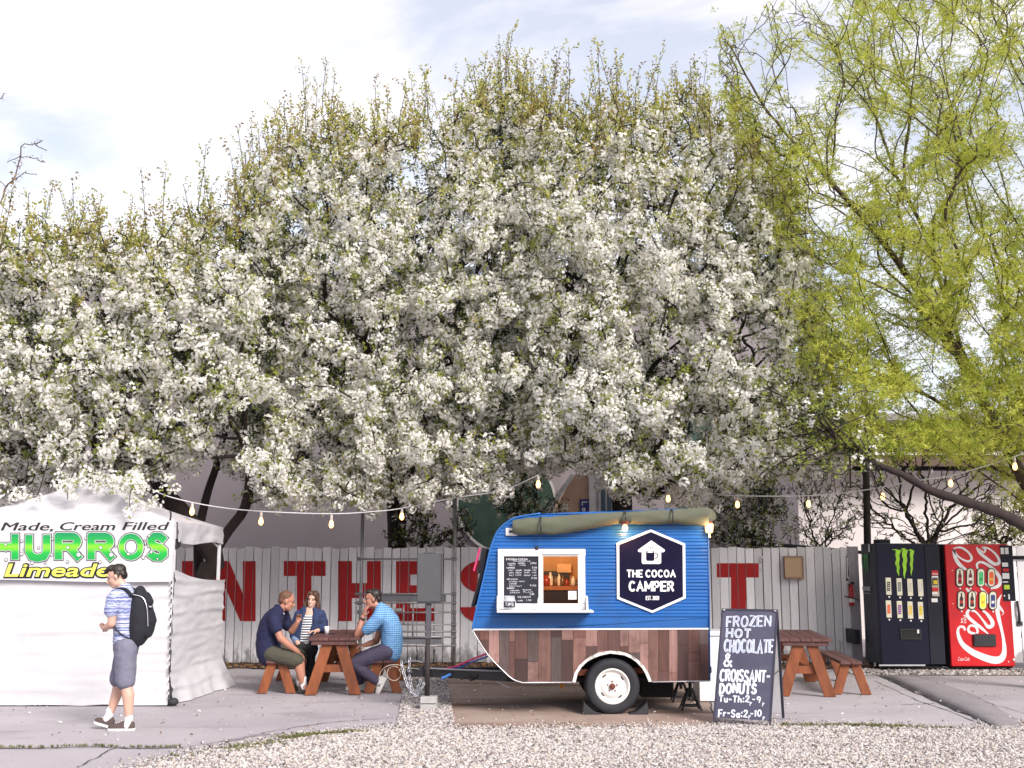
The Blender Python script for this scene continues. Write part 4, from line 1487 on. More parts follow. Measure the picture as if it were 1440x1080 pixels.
# hexagonal sign
hx = [(914.8, 744.6), (963, 764.6), (963.6, 841.3), (917, 861.7), (867.4, 841.8), (866.9, 763.6)]
hc = C(915, 803)
hexo = thing("hexagon_sign", (hc.x, CY - 0.03, hc.z), "black hexagonal sign with white border, house and mug on the trailer", "sign")
M_navy = mat("sign_navy", (0.008, 0.007, 0.028), 0.7, var=0.2, spec=0.08)
M_wh = mat("sign_paint_white", (0.82, 0.81, 0.82), 0.5, var=0.03)
MB().prism([C(u, v, -0.014) for u, v in hx], (0, -0.016, 0)).build("border", M_wh, hexo)
cu, cv = 915.2, 803.1
hin = [(cu + (u - cu) * 0.925, cv + (v - cv) * 0.94) for u, v in hx]
MB().prism([C(u, v, -0.0302) for u, v in hin], (0, -0.003, 0)).build("panel", M_navy, hexo)
hs = Sheet(lambda u, v: at(u, v, CY) + Vector((0, -0.0332, 0)), (0, -1, 0))
lg = MB()
blot(lg, hs, [(915.4, 760), (934.4, 773.2), (934.2, 775.4), (932.4, 776.6), (929.2, 776.4), (929.2, 791.2), (927.6, 793), (903.6, 793), (902, 791.2), (902, 776.4), (898.4, 776.4), (896.8, 775.2), (896.8, 773.4)], lift=0.001)
lg.build("house_emblem", M_wh, hexo)
mg = MB()
blot(mg, hs, [(908, 776), (919.8, 776), (919.8, 787), (918.4, 788.8), (909.4, 788.8), (908, 787)], lift=0.002)
blot(mg, hs, ell(913.9, 776, 5.9, 1.8, 16), lift=0.0022)
ribbon(mg, hs, [(920.6, 778.4), (923.2, 778.8), (924.2, 781), (923.4, 784), (920.6, 785.4)], 1.3, lift=0.002, smooth=4)
for u in (911.4, 914.1, 916.8):
    ribbon(mg, hs, [(u, 772.6), (u + 0.9, 771), (u + 0.2, 769.8), (u + 0.9, 768.4 - (1 if 913 < u < 915 else 0))], 0.8, lift=0.002, smooth=3)
mg.build("mug_emblem", M_navy, hexo)
mw = MB()
blot(mw, hs, ell(913.9, 776.3, 4.6, 1.0, 16), lift=0.003)
mw.build("mug_rim", M_wh, hexo)
wt = MB()
write(wt, hs, "THE COCOA", 881, 801, 11.2, width=68.5, pen=0.20, gap=0.15, lift=0.001)
write(wt, hs, "CAMPER", 884, 816.6, 15.4, width=63, pen=0.19, gap=0.15, lift=0.001)
write(wt, hs, "EST. 2020", 908, 837.8, 6.0, width=18.2, pen=0.14, gap=0.2, lift=0.001)
wt.build("lettering", M_wh, hexo)

# rolled awning tied along the roof edge
M_olive = mat("olive_canvas", (0.098, 0.102, 0.070), 0.85, var=0.15, vs=4, bump=0.3, bs=40)
aw = MB()
prof_a = [(720.5, 733, 750), (727, 730.5, 752.5), (745, 728.5, 752.6), (760, 727.8, 751.5), (773, 727, 752.3), (790, 725.5, 751), (808, 724, 748.6), (829, 722.6, 744.5), (850, 721.2, 740), (868, 720.4, 737), (877.6, 720.3, 735.5), (890, 719.6, 737.4), (910, 718, 737.6), (928, 717.2, 738), (943, 717.6, 736.6), (956, 716, 738.4), (975, 714.6, 739), (990, 713.4, 739.4), (994, 713.2, 738)]
prof_a = catmull(prof_a, 3)
rings = []
r_ = random.Random(3)
for i, (u, a, b) in enumerate(prof_a):
    top, bot = C(u, a), C(u, b)
    c = (top + bot) / 2
    hh = (top - bot).length / 2
    dp = min(0.075, hh * 0.8)
    ring = []
    for k in range(18):
        t = 2 * PI * k / 18
        fold = 1 + 0.10 * math.sin(3 * t + u * 0.05) + 0.05 * math.sin(5 * t - u * 0.09)
        ring.append(Vector((c.x, CY - 0.075 + dp * math.cos(t) * fold, c.z + hh * math.sin(t) * (1 + 0.04 * math.sin(u * 0.3 + 3 * t)))))
    rings.append(ring)
aw.loft(rings)
awn = thing("rolled_awning", tuple(C(855, 740, -0.08)), "olive canvas awning rolled up and tied along the trailer roof edge", "awning")
aw.build("canvas_roll", M_olive, awn, smooth=True)
fl = MB()
for u0, u1, dz in ((994, 1007, 0.0),):
    q = [C(u0, 714, -0.06), C(1001, 717, -0.05), C(1006, 722, -0.02), C(1008, 727, 0.03)]
    w2 = [C(u0, 735, -0.09), C(1000, 733, -0.06), C(1005, 731, -0.02), C(1008, 729, 0.03)]
    fl.loft([q, w2], caps=False, closed=False)
fl.build("loose_end", M_olive, awn, smooth=True)
for u in (760, 877.6, 943):
    k = min(prof_a, key=lambda q: abs(q[0] - u))
    top, bot = C(u, k[1]), C(u, k[2])
    c, hh = (top + bot) / 2, (top - bot).length / 2
    st = MB()
    st.tube([Vector((c.x, CY - 0.075 + 0.125 * math.cos(t), c.z + hh * 1.10 * math.sin(t))) for t in np.linspace(0, 2 * PI, 25)], 0.009, 6)
    st.tube([Vector((c.x, CY - 0.10, c.z - hh * 1.08)), Vector((c.x + 0.01, CY - 0.1, c.z - hh * 1.08 - 0.03))], 0.006, 5)
    st.build("tie_cord", M_black, awn)
# strip of bright roof edge showing over the roll
# lamps on the trailer
def lamp_mat(name, c, e):
    if name in _mats:
        return _mats[name]
    m, nt, p = new_mat(name)
    p.inputs["Base Color"].default_value = (*c, 1)
    p.inputs["Emission Color"].default_value = (*c, 1)
    p.inputs["Emission Strength"].default_value = e
    _mats[name] = m
    return m


M_bulb = lamp_mat("lit_bulb", (1.0, 0.60, 0.24), 2.4)
M_bulb_hot = lamp_mat("lit_filament", (1.0, 0.42, 0.10), 16.0)
M_lantern = lamp_mat("lit_lantern", (1.0, 0.50, 0.18), 1.6)


def point_light(name, loc, power, parent, r=0.03, c=(1, 0.66, 0.36)):
    l = bpy.data.lights.new(name, "POINT")
    l.energy = power
    l.color = c
    l.shadow_soft_size = r
    o = bpy.data.objects.new(name, l)
    COL.objects.link(o)
    o.location = Vector(loc) - (world_loc(parent) if parent else Vector())
    if parent:
        o.parent = parent
    return o


lp = C(877.8, 741, -0.10)
lamp = thing("hanging_lamp", tuple(lp), "small lit lamp with a dark cap hanging below the awning roll", "lamp")
MB().lathe(lp, [(0.012, 0.085), (0.03, 0.07), (0.06, 0.045), (0.063, 0.032), (0.02, 0.03)], 16).build("cap", M_rust, lamp, smooth=True)
MB().ball(lp + Vector((0, 0, -0.015)), (0.034, 0.034, 0.042), 14, 8).build("bulb", M_bulb, lamp, smooth=True)
point_light("lamp_light", lp + Vector((0, -0.03, -0.08)), 3.2, lamp, 0.03, (1, 0.48, 0.14))
lp = C(996, 743, -0.06)
lan = thing("lantern", tuple(lp), "lit lantern jar hung at the right corner of the trailer roof", "lantern")
MB().lathe(lp, [(0.036, -0.055), (0.044, -0.04), (0.052, 0.04), (0.045, 0.055)], 14).build("shade", M_lantern, lan, smooth=True)
MB().lathe(lp, [(0.052, 0.056), (0.045, 0.08), (0.012, 0.09)], 14).build("cap", M_rust, lan)
MB().tube([lp + Vector((0, 0, -0.06)), lp + Vector((0.005, 0, -0.11))], 0.01, 6).build("pull", M_bulb, lan)
MB().tube([lp + Vector((0, 0, 0.088)), lp + Vector((0.0, 0.03, 0.13))], 0.006, 6).build("hook", M_black, lan)
point_light("lantern_light", lp + Vector((0.0, -0.10, 0.0)), 2.0, lan)
ilx = (at(788, 800, CY + 0.5).x, CY + 0.45, zt - 0.10)
il = thing("ceiling_lamp", ilx, "small warm lamp on the ceiling inside the trailer window", "lamp")
MB().lathe(ilx, [(0.06, 0.09), (0.065, 0.05), (0.04, 0.02)], 14).build("shade", M_bulb, il, smooth=True)
point_light("room_light", (ilx[0], ilx[1], ilx[2] - 0.04), 9, il, 0.05, (1, 0.75, 0.48))

# chocks, stands, tongue
M_rubber = mat("black_rubber", (0.022, 0.022, 0.026), 0.7, var=0.25)
chocks = []
for k, (u0, u1, s) in enumerate(((819, 846, 1), (886, 912.5, -1))):
    a, b = C(u0, 1009).x, C(u1, 1009).x
    lo, hi = (a, b) if s > 0 else (b, a)
    top = 0.155
    pts = [(lo, 0.0), (lo + 0.02 * s, top)]
    for t in np.linspace(0.15, 1, 7):
        X = lo + (hi - lo) * t
        pts.append((X, max(0.012, top * (1 - t) ** 1.6)))
    pts += [(hi, 0)]
    pts = [(x, 0.009 + z) for x, z in pts]
    o = MB().prism([(x, CY - 0.01, z) for x, z in pts], (0, 0.19, 0)).build("wheel_chock", M_rubber, bevel=0.004)
    tag(o, "black rubber wheel chock wedged under the left of the tyre" if s > 0 else "black rubber wheel chock wedged under the right of the tyre", "wheel chock", "wheel chocks at the trailer tyre")


def jack_stand(X, Y, h, label, grp):
    o = thing("jack_stand", (X, Y, 0.009), label, "jack stand", grp)
    for dx, dy in ((-1, -1), (1, -1), (1, 1), (-1, 1)):
        MB().beam((X + dx * 0.12, Y + dy * 0.10, 0.009), (X + dx * 0.025, Y + dy * 0.025, h * 0.8), 0.028, 0.012).build("leg", M_black, o)
    MB().tube([(X, Y, h * 0.5), (X, Y, h)], 0.022, 10).build("post", M_black, o, smooth=True)
    MB().box((X - 0.05, Y - 0.03, h), (X + 0.05, Y + 0.03, h + 0.012)).build("saddle", M_black, o)
    br = MB()
    for dy in (-1, 1):
        br.beam((X - 0.10, Y + dy * 0.085, 0.06), (X + 0.10, Y + dy * 0.085, 0.06), 0.012, 0.02)
    br.build("brace", M_black, o)


jack_stand(at(971, 990, 14.15).x, 14.15, zf - 0.065, "black steel jack stand under the rear near corner of the trailer", "jack stands under the trailer")
jack_stand(at(958, 985, 15.0).x, 15.0, zf - 0.065, "black steel jack stand under the rear far corner of the trailer", "jack stands under the trailer")

tg = MB()
TY = CY + CW / 2
zt0 = at(640, 945.5, TY).z
cpl = at(577, 946, TY)
tg.beam((C(722, 950).x, TY - 0.42, zt0 - 0.02), (cpl.x + 0.25, TY - 0.04, zt0), 0.07, 0.10)
tongue = tg.build("drawbar", M_black, camper)
tg = MB()
tg.beam((C(722, 950).x, TY + 0.42, zt0 - 0.02), (cpl.x + 0.25, TY + 0.04, zt0), 0.07, 0.10)
tg.build("drawbar", M_black, camper)
cp = MB()
cp.box((cpl.x + 0.02, TY - 0.05, zt0 - 0.05), (cpl.x + 0.36, TY + 0.05, zt0 + 0.07))
cp.lathe((cpl.x + 0.0, TY, zt0 - 0.05), [(0.05, 0), (0.062, 0.05), (0.05, 0.10), (0.02, 0.12)], 12)
cp.build("coupler", M_black, camper, bevel=0.006)
jx_ = at(600.5, 940, TY - 0.09).x
jk = MB()
jk.tube([(jx_, TY - 0.09, 0.02), (jx_, TY - 0.09, zt0 + 0.2)], 0.03, 10)
jk.lathe((jx_, TY - 0.09, 0.009), [(0.09, 0), (0.09, 0.012), (0.03, 0.02)], 14)
jk.build("tongue_jack", M_black, camper)
pipe = MB()
pipe.tube([(C(718, 944).x, TY - 0.46, zt0 + 0.055), at(640, 941.5, TY - 0.25), at(598, 939.5, TY - 0.1)], 0.011, 8)
pipe.build("grey_conduit", mat("grey_plastic", (0.3, 0.3, 0.33), 0.5), camper, smooth=True)
# hoses, straps, chains
def hose(name, pts, r, m, label, cat, grp=None):
    o = MB().tube(catmull([tuple(p) for p in pts], 8), r, 8).build(name, m, smooth=True)
    return tag(o, label, cat, grp)


hose("strap", [at(687, 918, TY - 0.2), at(662, 928, TY - 0.15), at(640, 937.3, TY - 0.1), at(626, 940, TY)], 0.012, mat("pink_hose", S(214, 62, 118), 0.5), "pink hose sloping from the trailer nose to the drawbar", "hose")
hose("hose", [at(686, 923, TY + 0.05), at(664, 931, TY), at(650, 937.5, TY - 0.05), at(630, 941, TY)], 0.010, mat("blue_hose", S(70, 96, 190), 0.5), "blue hose running just under the pink hose at the trailer nose", "hose")
hose("cable", [at(648, 955, TY - 0.3), at(656, 951, TY - 0.32), at(662, 956, TY - 0.34), at(669, 953, TY - 0.3), at(671, 948, TY - 0.3)], 0.014, M_black, "black cable loop sagging under the trailer drawbar", "cable")
hose("hose", [at(621, 954, TY - 0.22), at(627, 951.5, TY - 0.22), at(634, 948, TY - 0.2)], 0.018, mat("bright_blue_hose", S(70, 130, 205), 0.5), "short bright blue hose end poking out under the drawbar", "hose")
hose("cable", [at(690, 953, TY - 0.3), at(700, 959, TY - 0.34), at(716, 967, TY - 0.4)], 0.004, M_alu, "thin white wire hanging from the trailer underside", "wire")
M_wcab = mat("white_cable", (0.42, 0.38, 0.32), 0.6)
loop = [at(554 + 9.5 * math.cos(a), 947 + 10 * math.sin(a), TY - 0.12 + 0.03 * math.sin(2 * a)) for a in np.linspace(-0.6, 2 * PI - 0.9, 18)]
hose("cable", [at(590, 941, TY - 0.06), at(572, 939, TY - 0.1)] + loop, 0.0042, M_wcab, "white cable coiled in a round loop hanging by the hitch", "cable")
hose("cable", [at(572, 938, TY - 0.05), at(560, 935, TY - 0.1), at(546, 936, TY - 0.15), at(536, 944, TY - 0.12), at(532, 958, TY - 0.1)], 0.004, M_wcab, "white cable draped left from the hitch toward the bench", "cable")
hose("cable", [at(600, 936, TY - 0.02), at(592, 931, TY - 0.05), at(577, 929.5, TY - 0.08), at(566, 934, TY)], 0.008, mat("grey_cable", (0.25, 0.25, 0.26), 0.6), "thin grey cable arching over the hitch", "cable")
M_chain = mat("galvanised", (0.55, 0.56, 0.60), 0.35, met=0.7, var=0.2, vs=20)


def chain(pts, label):
    q = catmull([tuple(p) for p in pts], 40)
    d = [0]
    for a, b in zip(q[:-1], q[1:]):
        d.append(d[-1] + math.dist(a, b))
    step = 0.042
    root = None
    k = 0
    nlinks = int(d[-1] / step)
    mb0 = q[0]
    root = thing("safety_chain", q[0], label, "chain", "safety chains at the hitch")
    for i in range(nlinks):
        s = i * step
        j = max(0, min(len(q) - 2, int(np.searchsorted(d, s)) - 1))
        p0, p1 = Vector(q[j]), Vector(q[j + 1])
        t = (p1 - p0).normalized()
        c = p0 + t * (s - d[j])
        sd = t.orthogonal().normalized()
        sd = sd if i % 2 else t.cross(sd)
        ring = [c + t * (0.03 * math.cos(a)) + sd * (0.016 * math.sin(a)) for a in np.linspace(0, 2 * PI, 9)]
        MB().tube(ring, 0.0055, 4, caps=False).build("link", M_chain, root, smooth=True)


chain([at(564.5, 932, TY - 0.12), at(567, 945, TY - 0.15), at(574, 965, TY - 0.2), at(584, 977.5, TY - 0.25), at(592, 969, TY - 0.2), at(599, 955, TY - 0.15)], "galvanised safety chain looping low from the hitch, the longer one")
chain([at(576, 951, TY - 0.1), at(579, 966, TY - 0.13), at(584, 974, TY - 0.16), at(589, 964, TY - 0.13), at(593, 953, TY - 0.1)], "galvanised safety chain looping inside the longer one")
chain([at(576, 927, TY - 0.14), at(575.5, 937, TY - 0.15), at(574.5, 947, TY - 0.16), at(577.5, 945, TY - 0.15)], "short galvanised chain end with a hook hanging at the hitch")

# white cooler behind the trailer
ck = MB()
a, b = at(984, 989, 14.95), at(1018, 888, 14.95)
cool = thing("white_cabinet", ((a.x + b.x) / 2, 15.2, 0.004), "plain white cabinet standing behind the trailer's right end", "cabinet")
MB().box((a.x, 14.95, 0.012), (b.x + 0.12, 15.5, b.z - 0.06)).build("body", M_trim, cool, bevel=0.008)
MB().box((a.x - 0.012, 14.93, b.z - 0.057), (b.x + 0.132, 15.52, b.z)).build("lid", M_trim, cool, bevel=0.008)
# ================================================================== market tent with printed banner
TY0, TY1 = 14.57, 16.9
TXR, TXL = -4.27, -7.35
M_tarp = mat("white_tarp", (0.55, 0.54, 0.565), 0.55, var=0.05, vs=1.2, bump=0.25, bs=7, bstretch=(0.5, 1, 2.2))
M_canopy = mat("canopy_white", (0.53, 0.515, 0.55), 0.6, var=0.05, vs=1.5, bump=0.15, bs=5)
M_post = mat("white_post", (0.7, 0.7, 0.72), 0.35, met=0.2)
tent = thing("market_tent", ((TXL + TXR) / 2, (TY0 + TY1) / 2, 0), "white peaked market tent with closed front wall and open right side", "tent")
ez, pzk = 2.27, 2.90
apex = Vector(((TXL + TXR) / 2 + 0.02, (TY0 + TY1) / 2, pzk))
cor = [Vector((TXL, TY0, ez)), Vector((TXR, TY0, ez)), Vector((TXR + 0.02, TY1, ez)), Vector((TXL, TY1, ez))]
rf = MB()
for i in range(4):
    a, b = cor[i], cor[(i + 1) % 4]
    nu, nv = 12, 10
    V = []
    for j in range(nv + 1):
        t = j / nv
        for k in range(nu + 1):
            s = k / nu
            p = (a + (b - a) * s) * (1 - t) + apex * t
            edge = math.sin(PI * s) * math.sin(PI * min(1, t * 1.0))
            p = p + Vector((0, 0, -0.07 * edge - 0.05 * math.sin(PI * t) + 0.012 * math.sin(9 * s + 3 * t) * edge))
            V.append(p)
    rf.add(V, [(j * (nu + 1) + k, j * (nu + 1) + k + 1, (j + 1) * (nu + 1) + k + 1, (j + 1) * (nu + 1) + k) for j in range(nv) for k in range(nu)])
rf.build("roof", M_canopy, tent, smooth=True)


def cloth(name, fn, nu, nv, m, parent):
    mb = MB()
    mb.add([fn(i / nu, j / nv) for j in range(nv + 1) for i in range(nu + 1)], [(j * (nu + 1) + i, j * (nu + 1) + i + 1, (j + 1) * (nu + 1) + i + 1, (j + 1) * (nu + 1) + i) for j in range(nv) for i in range(nu)])
    return mb.build(name, m, parent, smooth=True)


from mathutils import noise as mnoise
def nz(x, y, z=0.0):
    return mnoise.noise(Vector((x, y, z)))


def folds(u, z):
    """Creases of a tarp that was stored folded: ridges along fold lines plus soft wrinkles."""
    f = 0.0
    for k, zl in enumerate((0.20, 0.43, 0.66, 0.89, 1.12, 1.35, 1.52)):
        w = 0.05 * nz(u * 0.8, k * 7.1) + 0.02 * nz(u * 3, k * 2.7)
        d = z - zl - w
        f += 0.020 * math.exp(-(d / 0.022) ** 2) * max(0, 0.45 + 1.1 * nz(u * 1.3, k * 3.3, 2))
        f -= 0.010 * math.exp(-((d + 0.05) / 0.03) ** 2) * max(0, 0.4 + nz(u * 1.7, k * 5.3, 4))
    f += 0.016 * nz(u * 0.9, z * 3.6, 5) + 0.008 * nz(u * 3.0, z * 11, 9) + 0.004 * nz(u * 14, z * 20, 3)
    for k, ul in enumerate((0.8, 1.9, 3.1, 4.4, 5.2, 6.1, 7.0)):
        d = abs(u) - ul - 0.03 * nz(z * 2, k)
        f += 0.008 * math.exp(-(d / 0.018) ** 2) * max(0, 0.5 + nz(z * 2.0, k * 1.7))
    return f * 0.75


def front_fn(u, v):
    x = TXL + (TXR - TXL) * u
    z = 2.2 * v + 0.012
    sag = 0.02 * nz(u * 9, 0.5) * (1 - v) * 2
    return Vector((x, TY0 - 0.012 - folds(x, z) - 0.06 * max(0, 0.08 - z) / 0.08 * (0.5 + 0.5 * nz(x * 3, 1)), z + (0.02 * (nz(x * 2.5, 4) + 0.2) if v == 0 else 0)))


cloth("front_wall", front_fn, 110, 70, M_tarp, tent)


def side_fn(u, v):
    y = TY0 - 0.01 + (TY1 - TY0 + 0.01) * u
    top = 1.66 - 0.16 * u - 0.05 * math.sin(PI * u)
    z = 0.01 + top * v
    flare = max(0.0, 0.42 - z) / 0.42
    x = TXR + 0.005 + 0.055 * u + folds(y - 12, z) * 1.5 + flare * (0.05 + 0.17 * u + 0.05 * nz(y * 3, 2))
    return Vector((x, y, z))


cloth("side_wall", side_fn, 50, 60, M_tarp, tent)
back = MB()
back.box((TXL, TY1 - 0.02, 0.02), (TXL + 1.6, TY1, 2.2))
back.build("back_wall", M_tarp, tent)


def val_fn(u, v):
    y = TY0 + (TY1 - TY0) * u
    z = ez - 0.25 * (1 - v) - 0.02 * math.sin(6 * u) * (1 - v)
    return Vector((TXR + 0.02 + 0.018 * math.sin(17 * u + 2) * (1 - v) + 0.02 * nz(u * 8, v * 3), y, z + 0.012 * nz(u * 5, 3)))


cloth("valance", val_fn, 40, 6, M_canopy, tent)
cloth("valance", lambda u, v: Vector((TXL + (TXR - TXL) * u, TY0 - 0.004 + 0.01 * nz(u * 9, v), ez - 0.05 * (1 - v))), 40, 2, M_canopy, tent)
for X, Y in ((TXR - 0.03, TY0 + 0.06), (TXR - 0.02, TY1 - 0.05), (TXL + 0.05, TY0 + 0.06), (TXL + 0.05, TY1 - 0.05)):
    MB().box((X - 0.022, Y - 0.022, 0.02), (X + 0.022, Y + 0.022, ez - 0.02)).build("post", M_post, tent, bevel=0.004)
    MB().box((X - 0.05, Y - 0.05, 0.009), (X + 0.05, Y + 0.05, 0.02)).build("foot", M_black, tent)
MB().box((TXR + 0.008, TY0 + 0.08, 1.96), (TXR + 0.04, TY0 + 0.12, 2.04)).build("bracket", M_black, tent, bevel=0.01)
MB().box((TXR - 0.075, TY0 + 0.02, 1.93), (TXR + 0.02, TY0 + 0.10, 2.06)).build("bracket", M_black, tent, bevel=0.01)
for (a, b) in (((TXR - 0.03, TY0 + 0.1, 1.98), (TXR - 0.03, TY0 + 1.15, 2.24)), ((TXR - 0.03, TY1 - 0.1, 1.98), (TXR - 0.03, TY0 + 1.15, 2.24)), ((TXR - 0.1, TY0 + 0.08, 2.0), (TXR - 1.4, TY0 + 0.08, 2.24))):
    MB().beam(a, b, 0.02, 0.02).build("truss_bar", M_post, tent)
st = MB()
r_ = random.Random(9)
z = 0.1
while z < 1.55:
    st.box((TXR - 0.012 + 0.03 * (1.5 - z) / 1.5, TY0 - 0.075, z), (TXR - 0.004 + 0.03 * (1.5 - z) / 1.5, TY0 - 0.045, z + r_.uniform(0.02, 0.07)))
    z += r_.uniform(0.06, 0.12)
o = st.build("seam_ties", M_crack, tent)
o["kind"] = "stuff"
ballast = MB()
ballast.ball((TXR + 0.05, TY0 + 0.02, 0.05), (0.075, 0.07, 0.05), 12, 8)
tag(ballast.build("weight_bag", M_rubber, smooth=True), "small black weight bag at the foot of the tent's front corner", "bag")

# banner
M_banner = mat("banner_vinyl", (0.57, 0.56, 0.58), 0.35, var=0.03, vs=1.0)
BYo = TY0 - 0.085
bx1 = at(243, 770, BYo).x
bz1, bz0 = at(243, 729.5, BYo).z, at(243, 818, BYo).z


def ban_fn(u, v):
    x = TXL + 0.05 + (bx1 - TXL - 0.05) * u
    zb = bz0 + 0.035 * (1 - u) * math.sin(5 * u)
    return Vector((x, BYo, zb + (bz1 - zb) * v))


bcl = MB()
nu = 30
V = [ban_fn(i / nu, j) for j in (0, 1) for i in range(nu + 1)]
bcl.add(V, [(i, i + 1, nu + 2 + i, nu + 1 + i) for i in range(nu)])
Vb = [p + Vector((0, 0.01, 0)) for p in V]
bcl.add(Vb, [(i + 1, i, nu + 1 + i, nu + 2 + i) for i in range(nu)])
banner = thing("vinyl_banner", ((TXL + bx1) / 2, BYo, bz0), "white vinyl banner with green, black and yellow lettering on the tent front", "banner")
bcl.build("vinyl", M_banner, banner)
bs = px_sheet(BYo)
bt = MB()
M_ink = mat("black_ink", (0.012, 0.012, 0.014), 0.5)
for word, x0, w, dv in (("Made,", 1.0, 74.0, 0.3), ("Cream", 84.5, 78.0, 0.0), ("Filled", 171.5, 67.5, -0.3)):
    bt = MB()
    for k in range(3):
        typeset(bt, bs, word, x0 + 0.45 * k, 745.6 + dv, w - 1, 11.3, bold=0.0, shear=0.25, lift=0.003 + 0.0006 * k)
    bt.build("lettering", M_ink, banner)
ly0, ly1 = MB(), MB()
typeset(ly0, bs, "Limeade", 4.3, 811.6, 152.8, 19.6, bold=0.062, shear=0.22, lift=0.003)
typeset(ly1, bs, "Limeade", 6.2, 810.4, 149.2, 17.6, bold=0.012, shear=0.22, lift=0.005)
ly0.build("lettering_outline", M_ink, banner)
ly1.build("lettering", mat("lime_yellow_ink", S(236, 236, 92), 0.5, var=0.04), banner)


def churro_green():
    m, nt, p = new_mat("green_ink")
    geo = nt.nodes.new("ShaderNodeNewGeometry")
    sep = nt.nodes.new("ShaderNodeSeparateXYZ")
    nt.links.new(geo.outputs["Position"], sep.inputs[0])
    za, zb = at(100, 789, BYo).z, at(100, 750, BYo).z
    f = ramp(nt, sep.outputs["Z"], za, zb)
    cr = nt.nodes.new("ShaderNodeValToRGB")
    e = cr.color_ramp.elements
    e[0].position, e[0].color = 0.0, (*S(10, 150, 70), 1)
    e[1].position, e[1].color = 1.0, (*S(8, 132, 84), 1)
    for ps, c in ((0.3, S(24, 168, 62)), (0.52, S(128, 208, 44)), (0.66, S(30, 170, 60))):
        k = e.new(ps)
        k.color = (*c, 1)
    nt.links.new(f, cr.inputs["Fac"])
    nt.links.new(cr.outputs["Color"], p.inputs["Base Color"])
    p.inputs["Roughness"].default_value = 0.45
    return m


M_churro = churro_green()
chur = [("H", -13, 27, 41), ("U", 35.5, 71.5, 41), ("R!", 77, 117, 41), ("R!", 123, 163, 41), ("O", 165.5, 203.5, 41), ("S", 207, 236.5, 41)]
lay = [MB(), MB(), MB()]
for ch, x0, x1, h in chur:
    w0 = GLYPH[ch][0]
    for q, (pen, lift) in enumerate(((14.2, 0.003), (12.0, 0.006), (10.2, 0.009))):
        if ch == "O":
            pen -= 2.5
        k = (x1 - x0 - 11) / w0
        for line in GLYPH[ch][1]:
            P = [(x0 + 5.5 + p[0] * k, 754.2 + p[1] * (788 - 758.5) + (1.2 if ch == 'U' else 0)) for p in line]
            if len(P) == 2 or math.dist(P[0], P[-1]) > 2:
                for i, j in ((0, 1), (-1, -2)):
                    l = math.dist(P[i], P[j]) or 1
                    e = 3.4 + (pen - 10.8) / 2
                    P[i] = (P[i][0] + (P[i][0] - P[j][0]) / l * e, P[i][1] + (P[i][1] - P[j][1]) / l * e)
            ribbon(lay[q], bs, P, pen, 0, lift + 0.0008 * GLYPH[ch][1].index(line))
r_ = random.Random(8)
for (u, v, r) in [(8.5, 766, 1.6), (9, 775, 1), (31, 761, 1.6), (31, 779, 2.2), (34, 772, 1.2), (73, 780, 1.8), (74.5, 758, 1.4), (55, 770, 1.6), (64, 791.5, 1.4), (46, 791.5, 2.2), (96, 770, 2), (95.5, 790, 1.6), (111, 780, 3), (121, 757, 1.4), (142, 770, 2), (141, 790.5, 1.8), (157, 780, 3), (163, 768, 1.2), (181, 779, 2), (202, 784, 2), (205, 765, 1), (209, 768, 1.3), (210, 753.5, 1.6), (213, 776.5, 1.8), (204, 760, 1), (222, 786, 1.2), (9, 787, 2)]:
    blot(lay[0], bs, ell(u, v, r + 0.6, r + 0.6, 12), lift=0.0125)
    blot(lay[1], bs, ell(u, v, r, r, 12), lift=0.0135)
lay[0].build("lettering_outline", M_ink, banner)
lay[1].build("lettering_edge", M_banner, banner)
lay[2].build("lettering", M_churro, banner)
for u in (241, 238):
    pass
MB().tube([at(239.5, 731, BYo - 0.01), at(240.5, 722, BYo), at(239, 719, BYo)], 0.012, 6).build("tie", M_black, banner)

# ================================================================== vending machines
VY = 19.0
vs_ = px_sheet(VY)
V_ = lambda u, v, d=0.0: at(u, v, VY) + Vector((0, d, 0))
M_cab = mat("cabinet_black", (0.012, 0.012, 0.022), 0.5, var=0.2, vs=2, spec=0.25)
M_cabside = mat("cabinet_side", (0.035, 0.037, 0.058), 0.5, var=0.2, vs=2, spec=0.3)
M_navyface = mat("navy_face", (0.006, 0.006, 0.022), 0.4, var=0.15, vs=2, spec=0.25)
M_lime = mat("claw_green", S(150, 205, 40), 0.4, var=0.25, vs=6)
M_limedark = mat("claw_green_faded", S(40, 130, 60), 0.5, var=0.2)
M_white = mat("print_white", (0.78, 0.77, 0.76), 0.5, var=0.05)
M_cream = mat("button_cream", (0.74, 0.70, 0.55), 0.4, var=0.05)


def cab(thing_, uL, uR, vT, vB, depth, mside, mface):
    a, b = V_(uL, vT), V_(uR, vB)
    MB().box((a.x, VY + 0.075, b.z), (b.x, VY + depth, a.z)).build("cabinet", mside, thing_, bevel=0.01)
    d = MB().box((a.x + 0.004, VY, b.z + 0.01), (b.x - 0.004, VY + 0.066, a.z - 0.006)).build("door", mface, thing_, bevel=0.012, segs=2)
    MB().box((a.x + 0.03, VY + 0.06, 0.055), (b.x - 0.03, VY + depth - 0.05, b.z)).build("plinth", M_darkfloor, thing_)
    for X in (a.x + 0.08, b.x - 0.08):
        for Y in (VY + 0.12, VY + depth - 0.12):
            MB().lathe((X, Y, 0.018), [(0.03, 0), (0.03, 0.02), (0.015, 0.03), (0.015, 0.06)], 10).build("foot", M_black, thing_)
    return d


def claw(mb, sheet, strips, lift):
    for pts, ws in strips:
        ribbon(mb, sheet, pts, ws, 0, lift)


